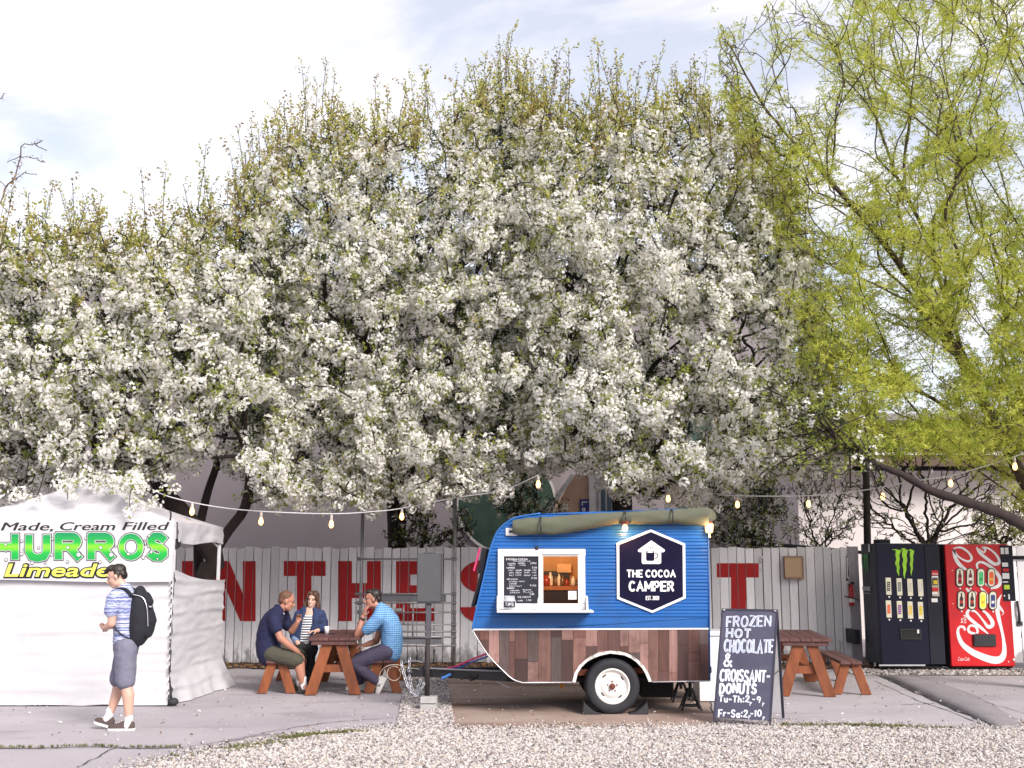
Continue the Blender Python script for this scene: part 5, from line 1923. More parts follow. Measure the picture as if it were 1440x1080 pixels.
vm = thing("drink_machine", (V_(1278, 940).x, VY + 0.4, 0.018), "black energy drink vending machine with a green claw mark", "vending machine")
door = cab(vm, 1231.5, 1326, 764, 936, 0.82, M_cabside, M_navyface)
MB().box((V_(1304, 850).x, VY - 0.012, V_(0, 934).z), (V_(1325, 850).x, VY - 0.001, V_(0, 767).z)).build("service_panel", M_cab, vm, bevel=0.004)
MB().box((V_(1246, 850).x, VY + 0.2, V_(0, 764).z), (V_(1262, 850).x, VY + 0.5, V_(0, 764).z + 0.07)).build("lock_box", M_cab, vm)
lf_ = Sheet(lambda u, v: at(u, v, VY), (0, -1, 0))
cl = MB()
def zx1(x, y):
    return (1200 + x / 5.538, 755 + y / 5.538)
strips = []
for pts, ws in [([(300, 98), (330, 100), (352, 112), (342, 140), (348, 175), (340, 205), (350, 240), (346, 270), (356, 302)], [1, 8, 34, 30, 26, 30, 22, 18, 2]),
                ([(368, 97), (390, 95), (402, 108), (396, 145), (405, 180), (396, 215), (402, 255), (396, 290), (399, 326)], [1, 16, 40, 34, 30, 30, 22, 16, 2]),
                ([(424, 105), (445, 100), (458, 112), (452, 145), (456, 180), (450, 215), (456, 245), (450, 270), (451, 300)], [1, 10, 30, 24, 22, 22, 16, 12, 2])]:
    strips.append(([zx1(*p) for p in pts], [w / 5.538 for w in ws]))
claw(cl, vs_, strips, 0.003)
cl.build("claw_emblem", M_lime, vm)
bt_ = MB()
COLS = [[None, None, None, None], [S(230, 110, 80), S(140, 60, 150), S(228, 190, 90), S(214, 190, 60)]]
for r in range(2):
    for c in range(4):
        x0 = [248, 333, 416, 497][c] + r * 1.5
        y0 = [318, 322, 326, 329][c] + r * 177
        a, b = zx1(x0, y0), zx1(x0 + 49, y0 + 134)
        A, B = V_(*a), V_(*b)
        bo = MB().box((A.x, VY - 0.014, B.z), (B.x, VY - 0.001, A.z)).build("button", M_cream, vm, bevel=0.01, segs=2)
        pr = MB()
        ps = Sheet(lambda u, v: at(u, v, VY) + Vector((0, -0.014, 0)), (0, -1, 0))
        cu, cv = (a[0] + b[0]) / 2, (a[1] + b[1]) / 2
        blot(pr, ps, rect(cu - 2.2, cv - 6.5, cu + 2.2, cv + 6.5), lift=0.001)
        nm = [["label_ink_a", (0.07, 0.06, 0.05)], ["label_ink_b", (0.16, 0.17, 0.15)], ["label_ink_c", (0.6, 0.57, 0.44)], ["label_ink_d", (0.64, 0.62, 0.55)]][c] if r == 0 else [f"label_ink_{'efgh'[c]}", COLS[1][c]]
        pr.build("print", mat(nm[0], nm[1], 0.5, var=0.35, vs=60), bo)
        if (r, c) in ((0, 0), (0, 1), (1, 1)):
            pq = MB()
            for k in range(4):
                ribbon(pq, ps, [(cu - 1.2, cv - 4 + k * 2.6), (cu + 1.3, cv - 3.6 + k * 2.6)], 0.7, lift=0.002)
            pq.build("print", M_cream, bo)
        dt = zx1(x0 + 30, y0 + 150)
        MB().lathe((V_(*dt).x, VY, V_(*dt).z), [(0.016, -0.001), (0.016, -0.008), (0.008, -0.012)], 10, axis="y").build("coin_light", M_white, vm)
a, b = V_(*zx1(362, 716)), V_(*zx1(530, 798))
fr_ = MB()
fr_.box((a.x, VY - 0.02, b.z), (b.x, VY - 0.001, b.z + 0.02)).box((a.x, VY - 0.02, a.z - 0.02), (b.x, VY - 0.001, a.z)).box((a.x, VY - 0.02, b.z + 0.0205), (a.x + 0.02, VY - 0.001, a.z - 0.0205)).box((b.x - 0.02, VY - 0.02, b.z + 0.0205), (b.x, VY - 0.001, a.z - 0.0205))
fr_.build("delivery_slot", M_black, vm)
MB().box((a.x + 0.021, VY - 0.008, b.z + 0.021), (b.x - 0.021, VY - 0.001, a.z - 0.021)).build("slot_flap", M_darkfloor, vm)
c_ = V_(*zx1(500, 736))
MB().box((c_.x - 0.016, VY - 0.03, c_.z - 0.03), (c_.x + 0.016, VY - 0.0205, c_.z + 0.03)).build("slot_lock", M_white, vm)
def sticker(th, u0, v0, u1, v1, m, name="sticker", d=0.013, f=zx1):
    A, B = V_(*f(u0, v0)), V_(*f(u1, v1))
    return MB().box((A.x, VY - d - 0.004, B.z), (B.x, VY - d, A.z)).build(name, m, th)
M_redp = mat("sticker_red", S(190, 24, 30), 0.5)
M_yel = mat("sticker_yellow", S(214, 180, 40), 0.5)
M_greend = mat("sticker_dark", (0.03, 0.04, 0.035), 0.5)
sticker(vm, 606, 262, 658, 300, M_redp, "price_sticker")
sticker(vm, 608, 304, 658, 316, M_white, "price_sticker")
sticker(vm, 606, 318, 668, 462, mat("reader_plate", (0.45, 0.40, 0.30), 0.4), "bill_reader")
for q in ((610, 322, 656, 376, M_greend), (618, 338, 652, 368, M_yel), (610, 394, 660, 424, M_redp), (610, 430, 652, 446, M_white)):
    sticker(vm, *q, "sticker", 0.0175 if q[4] is not M_yel else 0.022)
sticker(vm, 606, 478, 654, 508, M_white, "sticker")
for k in range(3):
    p = V_(*zx1(618 + 15 * k, 288))
    MB().lathe((p.x, VY - 0.017, p.z), [(0.012, 0), (0.012, -0.004)], 8, axis="y").build("coin_light", M_white, vm)
a, b = V_(1236, 935.5), V_(1301, 934.2)
MB().box((a.x, VY - 0.006, a.z - 0.012), (b.x, VY - 0.001, a.z + 0.012)).build("kick_strip", M_alu, vm)
# side print
SX = V_(1231.5, 800).x
sd = Sheet(lambda u, v: Vector((SX - 0.001, VY + 0.80 - (u - 1210) / 21.5 * 0.72, at(1231, v, VY + 0.4).z)), (-1, 0, 0))
cl = MB()
for u0, l in ((1213, 26), (1217.3, 30), (1221, 26)):
    ribbon(cl, sd, [(u0 - 1, 779), (u0 + 0.5, 780), (u0 - 0.3, 790), (u0 + 0.4, 800), (u0, 780 + l)], [0.8, 2.6, 2.2, 1.8, 0.3], lift=0.002)
cl.build("side_emblem", M_limedark, vm)
tx = MB()
write(tx, sd, "MONSTER", 1211.2, 825, 6.0, width=12.6, pen=0.16, lift=0.002)
ribbon(tx, sd, [(1211.2, 834.5), (1223.8, 834.5)], 0.8, lift=0.002)
tx.build("side_lettering", mat("faded_white", (0.42, 0.42, 0.46), 0.6), vm)
mt_ = MB()
ribbon(mt_, sd, [(1225, 765.5), (1225, 776)], 2.4, lift=0.002)
ribbon(mt_, sd, [(1225.5, 931), (1225.5, 936)], 2.6, lift=0.002)
mt_.build("side_sticker", M_white, vm)

vm2 = thing("drink_machine", (V_(1380, 940).x, VY + 0.4, 0.018), "red cola vending machine with a white script along its face", "vending machine")
def zx2(x, y):
    return (1310 + x / 5.538, 755 + y / 5.538)
M_cola = mat("cola_red", S(198, 6, 20), 0.4, var=0.12, vs=2.5, dirt=((0.30, 0.004, 0.012), 0.5, 2.0))
cab(vm2, 1328, 1428.5, 765, 938, 0.82, M_cab, M_cola)
A, B = V_(1405.5, 767), V_(1428, 840)
MB().box((A.x, VY - 0.010, B.z - 0.06), (B.x, VY - 0.001, A.z)).build("service_panel", M_cab, vm2, bevel=0.004)
M_wave = mat("script_white", (0.74, 0.74, 0.75), 0.35, var=0.12, vs=6)
sc_ = MB()
def scr(pts, ws, lift=0.003, sm=5, closed=False):
    ribbon(sc_, vs_, [zx2(*p) for p in pts], [w / 5.538 for w in ws], 0, lift, smooth=sm, closed=closed)
scr([(262, 728), (248, 703), (222, 700), (206, 722), (208, 765), (240, 835), (310, 892), (400, 935), (490, 960), (545, 945), (566, 890), (560, 800), (542, 710), (522, 630), (512, 560), (520, 500), (545, 448)], [16, 20, 18, 20, 26, 36, 46, 52, 56, 52, 36, 24, 22, 30, 34, 24, 4])
scr([(520, 520), (540, 560), (560, 590), (545, 612)], [6, 20, 8, 2], 0.0035)
scr([(340, 755), (296, 742), (286, 712), (306, 690), (340, 700), (358, 730), (352, 752)], [18, 20, 18, 16, 16, 18, 18], 0.0037)
scr([(440, 755), (390, 712), (330, 665), (284, 622), (278, 588), (302, 566), (350, 590), (400, 650), (440, 700), (470, 690), (472, 660), (440, 610), (400, 570)], [8, 22, 26, 26, 24, 18, 14, 16, 26, 30, 30, 24, 10], 0.0042)
scr([(270, 400), (300, 430), (340, 440), (330, 470)], [14, 26, 24, 6], 0.0045)
scr([(170, 88), (230, 84), (285, 120), (312, 165), (290, 190), (250, 180), (205, 150), (176, 112), (172, 100), (180, 150), (205, 200), (245, 240), (285, 262)], [8, 16, 16, 18, 16, 14, 14, 16, 18, 26, 30, 26, 6], 0.0048)
scr([(350, 78), (372, 120), (430, 170), (490, 212), (528, 196), (510, 150), (470, 108), (430, 86), (395, 82), (418, 100), (405, 120), (370, 92)], [10, 22, 24, 26, 24, 18, 14, 14, 12, 14, 12, 6], 0.0052)
scr([(360, 250), (352, 215), (380, 196), (430, 214), (490, 262), (530, 320), (528, 370), (490, 394), (440, 380), (400, 352)], [12, 18, 18, 20, 26, 30, 28, 22, 16, 8], 0.0056)
scr([(380, 395), (410, 430), (440, 480), (430, 520)], [10, 24, 22, 8], 0.006)
sc_.build("script_emblem", M_wave, vm2)
tn = MB()
rot = Sheet(lambda u, v: at(zx2(220 + v, 674 - u)[0], zx2(220 + v, 674 - u)[1], VY), (0, -1, 0))
write(tn, rot, "ice", 4, 0, 26, width=36, pen=0.16, lift=0.003)
write(tn, rot, "cold", 2, 24, 26, width=62, pen=0.16, lift=0.003)
tn.build("lettering", M_white, vm2)
tn = MB()
typeset(tn, vs_, "Coca-Cola", zx2(205, 0)[0], zx2(0, 964)[1], 16.2, 5.0, bold=0.0, shear=0.35, lift=0.003)
tn.build("lettering", M_white, vm2)
drinks = [[(0.10, 0.01, 0.012), (0.12, 0.02, 0.03), S(70, 190, 120), S(226, 90, 40)], [(0.03, 0.012, 0.012), (0.03, 0.02, 0.02), S(236, 226, 60), S(40, 60, 120)]]
for r in range(2):
    for c in range(4):
        cx, cy = [[217, 299, 381, 462], [229, 312, 396, 474]][r][c], [315, 493][r] + (2 if c > 1 else 0)
        def cap(rx, ry, n=10):
            return [zx2(cx + rx * math.cos(a), cy - (ry - rx) + rx * math.sin(a)) for a in np.linspace(PI, 2 * PI, n)] + [zx2(cx + rx * math.cos(a), cy + (ry - rx) + rx * math.sin(a)) for a in np.linspace(0, PI, n)]
        bo = MB().prism([V_(u, v, -0.0085) for u, v in cap(32, 76)], (0, -0.008, 0)).build("button", M_black, vm2)
        q = MB().prism([V_(u, v, -0.0166) for u, v in cap(25, 68)], (0, -0.004, 0)).build("button_face", M_cream if c != 2 or r == 0 else mat("pale_yellow", S(240, 236, 150), 0.4), bo)
        pr = MB()
        ps = Sheet(lambda u, v: at(u, v, VY) + Vector((0, -0.0207, 0)), (0, -1, 0))
        bot = [(cx - 5, cy - 58), (cx + 5, cy - 58), (cx + 6, cy - 34), (cx + 15, cy - 12), (cx + 13, cy + 8), (cx + 16, cy + 50), (cx - 16, cy + 50), (cx - 13, cy + 8), (cx - 15, cy - 12), (cx - 6, cy - 34)]
        if (r, c) in ((0, 2), (0, 3), (1, 2), (1, 3)):
            bot = [(cx - 14, cy - 44), (cx + 14, cy - 44), (cx + 17, cy - 30), (cx + 17, cy + 44), (cx + 13, cy + 54), (cx - 13, cy + 54), (cx - 17, cy + 44), (cx - 17, cy - 30)]
        blot(pr, ps, [zx2(*p) for p in bot], lift=0.0008)
        pr.build("print", mat(f"drink_ink_{r}{c}", drinks[r][c], 0.4, var=0.3, vs=50), bo)
        pq = MB()
        blot(pq, ps, [zx2(cx - 11, cy + 4), zx2(cx + 11, cy + 2), zx2(cx + 11, cy + 22), zx2(cx - 11, cy + 24)], lift=0.0016)
        pq.build("print", [M_redp, M_white, M_limedark, M_yel, M_redp, M_redp, M_yel, M_white][r * 4 + c], bo)
        p = V_(*zx2(cx + 4, cy + 87))
        MB().lathe((p.x, VY, p.z), [(0.014, -0.007), (0.014, -0.012), (0.006, -0.015)], 8, axis="y").build("coin_light", M_white, vm2)
a, b = V_(*zx2(318, 757)), V_(*zx2(500, 852))
MB().box((a.x, VY - 0.035, b.z), (b.x, VY - 0.0075, a.z)).build("delivery_slot", M_black, vm2, bevel=0.008)
MB().box((a.x + 0.02, VY - 0.042, b.z + 0.075), (b.x - 0.02, VY - 0.036, a.z - 0.02)).build("slot_flap", M_rubber, vm2)
st2 = lambda *q, **k: sticker(vm2, *q, f=zx2, d=0.0105, **k)
st2(534, 84, 564, 134, M_white, name="sticker")
st2(568, 84, 598, 134, M_white, name="sticker")
st2(546, 200, 594, 232, M_white, name="sticker")
st2(552, 246, 600, 270, M_redp, name="price_sticker")
st2(548, 282, 604, 326, M_white, name="bill_reader")
st2(553, 346, 594, 356, M_alu, name="coin_slot")
st2(562, 374, 606, 408, mat("sticker_lime", S(190, 214, 50), 0.5), name="sticker")
st2(594, 446, 608, 486, M_white, name="sticker")
for u, v, s in ((640, 955, 0.02), (566, 458, 0.012), (598, 972, 0.01), (160, 262, 0.008), (165, 520, 0.008)):
    p = V_(*zx2(u, v))
    MB().lathe((p.x, VY, p.z), [(s, -0.001 if v > 500 or u < 300 else -0.0106), (s, -0.012)], 10, axis="y").build("lock", M_white, vm2)

# ================================================================== sandwich board
BL, BR = Vector((*G2(1002.5, 1018), 0.015)), Vector((*G2(1084, 1023), 0.015))
LEAN = Vector((0.185, 0.28, 1.225))
ex_, ey_ = (BR - BL), LEAN
nf = ex_.cross(ey_).normalized()
if nf.y > 0:
    nf = -nf
M_board = mat("chalkboard", (0.070, 0.068, 0.112), 0.75, var=0.16, vs=3, dirt=((0.16, 0.155, 0.2), 0.5, 2.2))
M_bframe = mat("board_frame", (0.035, 0.034, 0.055), 0.6, var=0.25)
brd = thing("sandwich_board", tuple((BL + BR) / 2), "tall dark chalkboard sandwich board standing right of the trailer", "sandwich board")
wB, wT = 1.0, 0.995
def bp(s, t, d=0.0):
    return BL + ex_ * s + LEAN * t + nf * d
MB().prism([bp(0.0, 0.045), bp(1.0, 0.045), bp(1.0, 1), bp(0.0, 1)], -nf * 0.018).build("front_panel", M_board, brd)
fb = MB()
for s0, s1, t0, t1 in ((0, 0.025, 0.0, 1.0), (0.975, 1, 0.0, 1.0), (0.0255, 0.9745, 0.985, 1.0)):
    MB().prism([bp(s0, t0, 0.006), bp(s1, t0, 0.006), bp(s1, t1, 0.006), bp(s0, t1, 0.006)], -nf * 0.0265).build("frame_bar", M_bframe, brd)
backfoot = Vector((*G2(1103, 1012), 0.015)) - BR
bR = lambda s, t: BL + ex_ * s + (LEAN * t if False else Vector((0, 0, 0))) + backfoot * (1 - t) + LEAN * t
nb_ = Vector((-nf.x, -nf.y, 0.25)).normalized()
MB().prism([bR(0.03, 0.05), bR(0.955, 0.05), bR(0.955, 0.97), bR(0.03, 0.97)], nb_ * 0.014).build("back_panel", mat("board_back_white", (0.66, 0.65, 0.68), 0.7, var=0.08), brd)
for s0, s1 in ((0.0, 0.028), (0.957, 1.0)):
    MB().prism([bR(s0, 0.0), bR(s1, 0.0), bR(s1, 0.985), bR(s0, 0.985)], nb_ * 0.024).build("back_leg", M_bframe, brd)
MB().tube([bp(0.985, 0.43, -0.02), bR(0.975, 0.45)], 0.005, 6).build("stay_cord", M_black, brd)
for s in (0.03, 0.94):
    MB().tube([bp(s, 0.985, 0.012), bp(s + 0.04, 0.985, 0.012)], 0.008, 6).build("hinge", M_alu, brd)
inv = bpy.data.materials  # keep a short handle
def zb(x, y):
    """photo crop coordinates on the board face -> (s, t)"""
    u, v = 1000 + x / 6, 850 + y / 6
    d = ray(u, v)
    o = Vector((0, 0, CAM_H))
    P = o + d * ((BL - o).dot(nf) / d.dot(nf)) - BL
    e1 = ex_
    a11, a12, a22 = e1.dot(e1), e1.dot(LEAN), LEAN.dot(LEAN)
    b1_, b2_ = P.dot(e1), P.dot(LEAN)
    dt = a11 * a22 - a12 * a12
    return ((b1_ * a22 - b2_ * a12) / dt, (b2_ * a11 - b1_ * a12) / dt)
class BoardSheet(Sheet):
    pass
WB = ex_.length
HB = LEAN.length
bsh = Sheet(lambda u, v: bp(u / WB, 1 - v / HB, 0.0), nf)
M_chalkw = mat("chalk_white", (0.74, 0.76, 0.84), 0.9, var=0.14, vs=30)
M_chalkb = mat("chalk_blue", (0.40, 0.46, 0.62), 0.9, var=0.3, vs=25)
ct, cbk = MB(), MB()
lines = [("FROZEN", (130, 92), (528, 190), 0.20), ("HOT", (126, 198), (350, 283), 0.26), ("CHOCOLATE", (112, 292), (548, 410), 0.19), ("&", (105, 405), (186, 528), 0.17), ("CROISSANT-", (76, 545), (522, 655), 0.19), ("DONUTS", (72, 660), (402, 755), 0.24), ("Tu-Th:2", (66, 762), (340, 825), 0.24), ("-9", (345, 772), (425, 828), 0.22), ("Fr-Sa:2", (62, 880), (325, 950), 0.22), ("-10", (330, 885), (432, 950), 0.22)]
GLYPH["S"] = GLYPH["S"]
for txt, p0, p1, pen in lines:
    s0, t0 = zb(*p0)
    s1, t1 = zb(*p1)
    sL, tL = zb(p0[0], p1[1])
    sR, tR = zb(p1[0], p0[1])
    h = (t0 - tL) * HB
    w = (s1 - sL + sR - s0) / 2 * WB
    x0, y0 = (s0 + sL) / 2 * WB, (1 - t0) * HB
    sl = ((1 - tR) - (1 - t0)) * HB / max(0.05, w) * 0.6
    big = txt in ("FROZEN", "HOT", "CHOCOLATE", "CROISSANT-", "DONUTS", "&")
    write(ct, bsh, txt, x0, y0, h, width=w * 0.945, pen=pen * 0.82, gap=0.17, jit=0.05, lift=0.002, slope=sl)
    if txt in ("HOT", "CHOCOLATE", "FROZEN"):
        write(cbk, bsh, txt, x0 + pen * h * 0.25, y0 + pen * h * 0.25, h * (1 - pen * 0.5), width=w * 0.945 - pen * h * 0.5, pen=pen * 0.42, gap=0.12 + pen * 0.6, jit=0.05, lift=0.0045, slope=sl)
for x, y in ((332, 832), (438, 838), (322, 945), (442, 955)):
    s, t = zb(x, y)
    X, Y = s * WB, (1 - t) * HB
    ribbon(ct, bsh, [(X - 0.004, Y - 0.012), (X - 0.004, Y + 0.03)], 0.008, lift=0.002)
    ribbon(ct, bsh, [(X - 0.004, Y - 0.010), (X + 0.014, Y - 0.006), (X + 0.002, Y + 0.010)], 0.007, lift=0.0022)
ct.build("chalk_lettering", M_chalkw, brd)
cbk.build("chalk_fill", M_chalkb, brd)

# ================================================================== picnic tables and benches
def wood(name, c, c2, st):
    return mat(name, c, 0.6, c2=c2, vs=2.5, stretch=st, bump=0.2, bs=10, bstretch=st, rnd=0.14)


M_leg = wood("leg_redwood", (0.155, 0.038, 0.011), (0.26, 0.074, 0.021), (4, 4, 1.2))
M_top = wood("top_stained", (0.080, 0.028, 0.024), (0.145, 0.060, 0.055), (9, 0.7, 9))


def a_frame(parent, x, y, z, spread_top, spread_bot, w, t):
    for s in (-1, 1):
        MB().beam((x + s * spread_bot, y, 0.009), (x + s * spread_top, y + 0.0, z), t, w, up=(1, 0, 0)).build("leg", M_leg, parent)


def leg_pair(parent, cx, y, z, top_half, bot_half, w, t):
    """Two crossing-braced boards leaning together, feet cut flat on the ground."""
    for s in (-1, 1):
        xb, xt = cx + s * bot_half, cx + s * top_half
        hw = w / 2 * 1.12
        yy = y + (0.0 if s < 0 else 0.001)
        MB().prism([(xb - hw, yy, 0.010), (xb + hw, yy, 0.010), (xt + hw, yy, z), (xt - hw, yy, z)], (0, t, 0)).build("leg", M_leg, parent, bevel=0.003)


def picnic_table(cx, y0, L, skew, label, grp):
    t = thing("picnic_table", (cx, y0 + L / 2, 0.009), label, "picnic table", grp)
    W, z = 0.70, 0.76
    n = 5
    for k in range(n):
        x0 = cx - W / 2 + k * W / n
        MB().box((x0 + 0.003, y0, z - 0.038), (x0 + W / n - 0.003, y0 + L, z)).build("plank", M_top, t, bevel=0.004)
    for yy in (y0 + 0.025, y0 + L - 0.065):
        MB().box((cx - W / 2 + 0.05, yy, z - 0.095), (cx + W / 2 - 0.05, yy + 0.04, z - 0.0385)).build("apron", M_top, t, bevel=0.003)
    for yy in (y0 + 0.068, y0 + L - 0.12):
        leg_pair(t, cx, yy, z - 0.040, 0.075, 0.30, 0.135, 0.05)
        MB().box((cx - 0.13, yy + 0.052, 0.30), (cx + 0.13, yy + 0.09, 0.40)).build("cross_brace", M_leg, t)
    MB().box((cx - 0.02, y0 + 0.16, 0.31), (cx + 0.02, y0 + L - 0.12, 0.39)).build("stretcher", M_leg, t)
    t.rotation_euler.z = skew
    return t


def bench(cx, y0, L, skew, label, grp):
    t = thing("bench", (cx, y0 + L / 2, 0.009), label, "bench", grp)
    W, z = 0.29, 0.445
    for k in range(2):
        x0 = cx - W / 2 + k * W / 2
        MB().box((x0 + 0.003, y0, z - 0.038), (x0 + W / 2 - 0.003, y0 + L, z)).build("plank", M_top, t, bevel=0.004)
    for yy in (y0 + 0.06, y0 + L - 0.11):
        MB().box((cx - W / 2 + 0.02, yy + 0.052, z - 0.10), (cx + W / 2 - 0.02, yy + 0.085, z - 0.0385)).build("apron", M_top, t)
        leg_pair(t, cx, yy, z - 0.040, 0.065, 0.195, 0.115, 0.05)
    t.rotation_euler.z = skew
    return t


GRP_T, GRP_B = "stained wooden picnic tables", "stained wooden benches"
picnic_table(-2.46, 15.62, 1.9, math.radians(4), "stained wooden picnic table where three people sit", GRP_T)
bench(-3.24, 15.82, 1.8, math.radians(3), "wooden bench under the man in the navy shirt", GRP_B)
bench(-1.80, 15.86, 1.8, math.radians(3), "wooden bench under the man in the blue checked shirt", GRP_B)
picnic_table(4.02, 15.42, 2.1, math.radians(-7), "empty wooden picnic table half hidden by the sandwich board", GRP_T)
bench(4.66, 15.66, 2.0, math.radians(-6), "empty wooden bench right of the empty picnic table", GRP_B)
bench(3.34, 16.2, 1.8, math.radians(-6), "empty wooden bench behind the sandwich board, left of the empty table", GRP_B)

# things left on the table
M_dark = mat("dark_leather", (0.015, 0.014, 0.016), 0.5, var=0.3)
tt = 0.762
tb = MB()
c = gp(447, 888.5, tt)
tb.ball((c.x, c.y, tt + 0.035), (0.11, 0.10, 0.037), 14, 8)
tb.tube([(c.x - 0.09, c.y, tt + 0.03), (c.x - 0.04, c.y - 0.05, tt + 0.085), (c.x + 0.05, c.y - 0.03, tt + 0.08), (c.x + 0.09, c.y, tt + 0.03)], 0.008, 6)
tag(tb.build("pouch", M_dark, smooth=True), "dark pouch lying on the left side of the occupied table", "pouch")
c = gp(459.5, 891, tt)
cupo = MB()
cupo.lathe((c.x, c.y, tt + 0.001), [(0.028, 0), (0.038, 0.10), (0.036, 0.10), (0.026, 0.004)], 16)
tag(cupo.build("paper_cup", mat("paper_white", (0.72, 0.70, 0.70), 0.7), smooth=True), "small white paper cup on the occupied table", "cup")
c = gp(466, 891.5, tt)
tag(MB().box((c.x - 0.035, c.y - 0.07, tt + 0.001), (c.x + 0.035, c.y + 0.07, tt + 0.011)).build("phone", M_dark, bevel=0.004), "black phone lying beside the paper cup on the table", "phone")

# ================================================================== electrical box, block, pipe rack, fence fittings
M_egrey = mat("panel_grey", (0.070, 0.070, 0.076), 0.5, var=0.10, vs=3)
EY = 14.2
E_ = lambda u, v, d=0.0: at(u, v, EY) + Vector((0, d, 0))
eb = thing("electrical_box", (E_(603, 980).x, EY, 0.16), "tall grey electrical panel box on a post before the fence", "electrical box")
a, b = E_(587, 778), E_(620.3, 848.5)
MB().box((a.x, EY - 0.02, b.z), (b.x, EY + 0.14, a.z)).build("box", M_egrey, eb, bevel=0.006)
MB().box((a.x + 0.006, EY - 0.034, b.z + 0.02), (b.x - 0.006, EY - 0.0205, a.z - 0.008)).build("cover", M_egrey, eb, bevel=0.004)
MB().box((a.x + 0.08, EY - 0.02, a.z + 0.001), (b.x - 0.08, EY + 0.12, a.z + 0.012)).build("cap", M_egrey, eb)
a, b = E_(599, 849), E_(605.6, 898)
MB().box((a.x, EY + 0.02, b.z), (b.x, EY + 0.08, a.z)).build("post", mat("post_grey", (0.075, 0.07, 0.085), 0.5, var=0.15), eb)
a, b = E_(598.6, 898), E_(604.2, 981)
MB().tube([(a.x + 0.025, EY + 0.05, 0.1595), (a.x + 0.025, EY + 0.05, a.z)], 0.027, 10).build("stub_pipe", mat("rusty_black_pipe", (0.03, 0.022, 0.022), 0.7, var=0.4, vs=20), eb, smooth=True)
M_cinder = mat("cinder", (0.40, 0.385, 0.38), 0.95, var=0.15, vs=12, bump=0.5, bs=60)
gA = gp(590.5, 1000)
blk = thing("concrete_block", (gA.x + 0.1, gA.y, 0.008), "pair of stacked grey concrete blocks under the electrical post", "concrete block")
for k in range(2):
    MB().box((gA.x, gA.y, 0.009 + k * 0.077), (gA.x + 0.20, gA.y + 0.20, 0.009 + k * 0.077 + 0.068 + k * 0.006)).build("block", M_cinder, blk, bevel=0.006)

RY = 19.95
Rk = lambda u, v, d=0.0: at(u, v, RY) + Vector((0, d, 0))
M_galv = mat("galvanised_pipe", (0.34, 0.33, 0.34), 0.4, met=0.55, var=0.22, vs=8)
M_galvd = mat("weathered_channel", (0.17, 0.17, 0.19), 0.5, met=0.4, var=0.2, vs=6)
rk = thing("pipe_rack", (Rk(572, 930).x, RY, 0.008), "galvanised pipe frame with rails and channels against the fence", "pipe rack")
for u in (505.7, 638.3):
    p = Rk(u, 930)
    MB().tube([(p.x, RY, 0.009), (p.x, RY, Rk(u, 690).z)], 0.031, 12).build("post", M_galv, rk, smooth=True)
    for v in (786, 835, 848, 861, 878, 888, 895, 907):
        q = Rk(u, v)
        MB().lathe((q.x, RY, q.z - 0.03), [(0.042, 0), (0.042, 0.06)], 12).build("clamp", M_galvd, rk)
for u0, u1, v, r, m in ((503, 643, 786.3, 0.016, M_galv), (499, 640, 835, 0.014, M_galv), (499, 640, 847.5, 0.014, M_galv), (545, 641, 861, 0.014, M_galv), (545, 641, 878, 0.014, M_galv), (545, 641, 888, 0.016, M_galv), (545, 641, 895.5, 0.016, M_galv), (545, 639, 908, 0.014, M_galv)):
    a, b = Rk(u0, v, -0.05), Rk(u1, v, -0.05)
    b.z = a.z
    MB().tube([a, b], r, 8).build("rail", m, rk, smooth=True)
for u0, u1, v0, v1 in ((530, 627, 836.5, 846), (565, 621, 896.5, 905.5)):
    a, b = Rk(u0, v0), Rk(u1, v1)
    MB().box((a.x, RY - 0.02, b.z), (b.x, RY + 0.03, a.z)).build("channel", M_galvd, rk)
for u, v0, v1 in ((551.5, 848, 895), (568, 848, 878), (581, 848, 896), (557, 896, 907)):
    a, b = Rk(u, v0), Rk(u, v1)
    MB().tube([(a.x, RY - 0.02, b.z), (a.x, RY - 0.02, a.z)], 0.014, 8).build("upright", M_galv, rk, smooth=True)
a, b = Rk(555.5, 855), Rk(566, 860)
MB().box((a.x, RY - 0.09, b.z), (b.x, RY - 0.035, a.z)).build("junction_box", M_galv, rk, bevel=0.008)
wi = MB()
wi.tube(catmull([tuple(Rk(586, 908, -0.06)), tuple(Rk(588, 920, -0.1)), tuple(Rk(585, 932, -0.06))], 6), 0.008, 6)
wi.build("loose_wire", M_black, rk, smooth=True)
wi = MB()
wi.tube(catmull([tuple(Rk(612, 913, -0.06)), tuple(Rk(611, 922, -0.1)), tuple(Rk(609, 935, -0.06))], 6), 0.010, 6)
wi.build("loose_wire", M_black, rk, smooth=True)

FYf = FY - 0.012
M_tan = mat("tan_box", (0.50, 0.33, 0.20), 0.6, var=0.10, vs=3, dirt=((0.36, 0.22, 0.14), 0.5, 4))
a, b = at(1101, 782, FYf), at(1128.5, 814.5, FYf)
bxo = thing("wall_box", ((a.x + b.x) / 2, FYf - 0.08, b.z), "tan metal box fixed to the fence right of the red letter", "box")
MB().box((a.x, FYf - 0.13, b.z), (b.x, FYf, a.z)).build("body", mat("tan_box_side", (0.30, 0.18, 0.13), 0.6), bxo, bevel=0.006)
a2, b2_ = at(1103, 784.5, FYf - 0.13), at(1127.5, 812, FYf - 0.13)
MB().box((a2.x, FYf - 0.145, b2_.z), (b2_.x, FYf - 0.1305, a2.z)).build("cover", M_tan, bxo, bevel=0.008, segs=2)
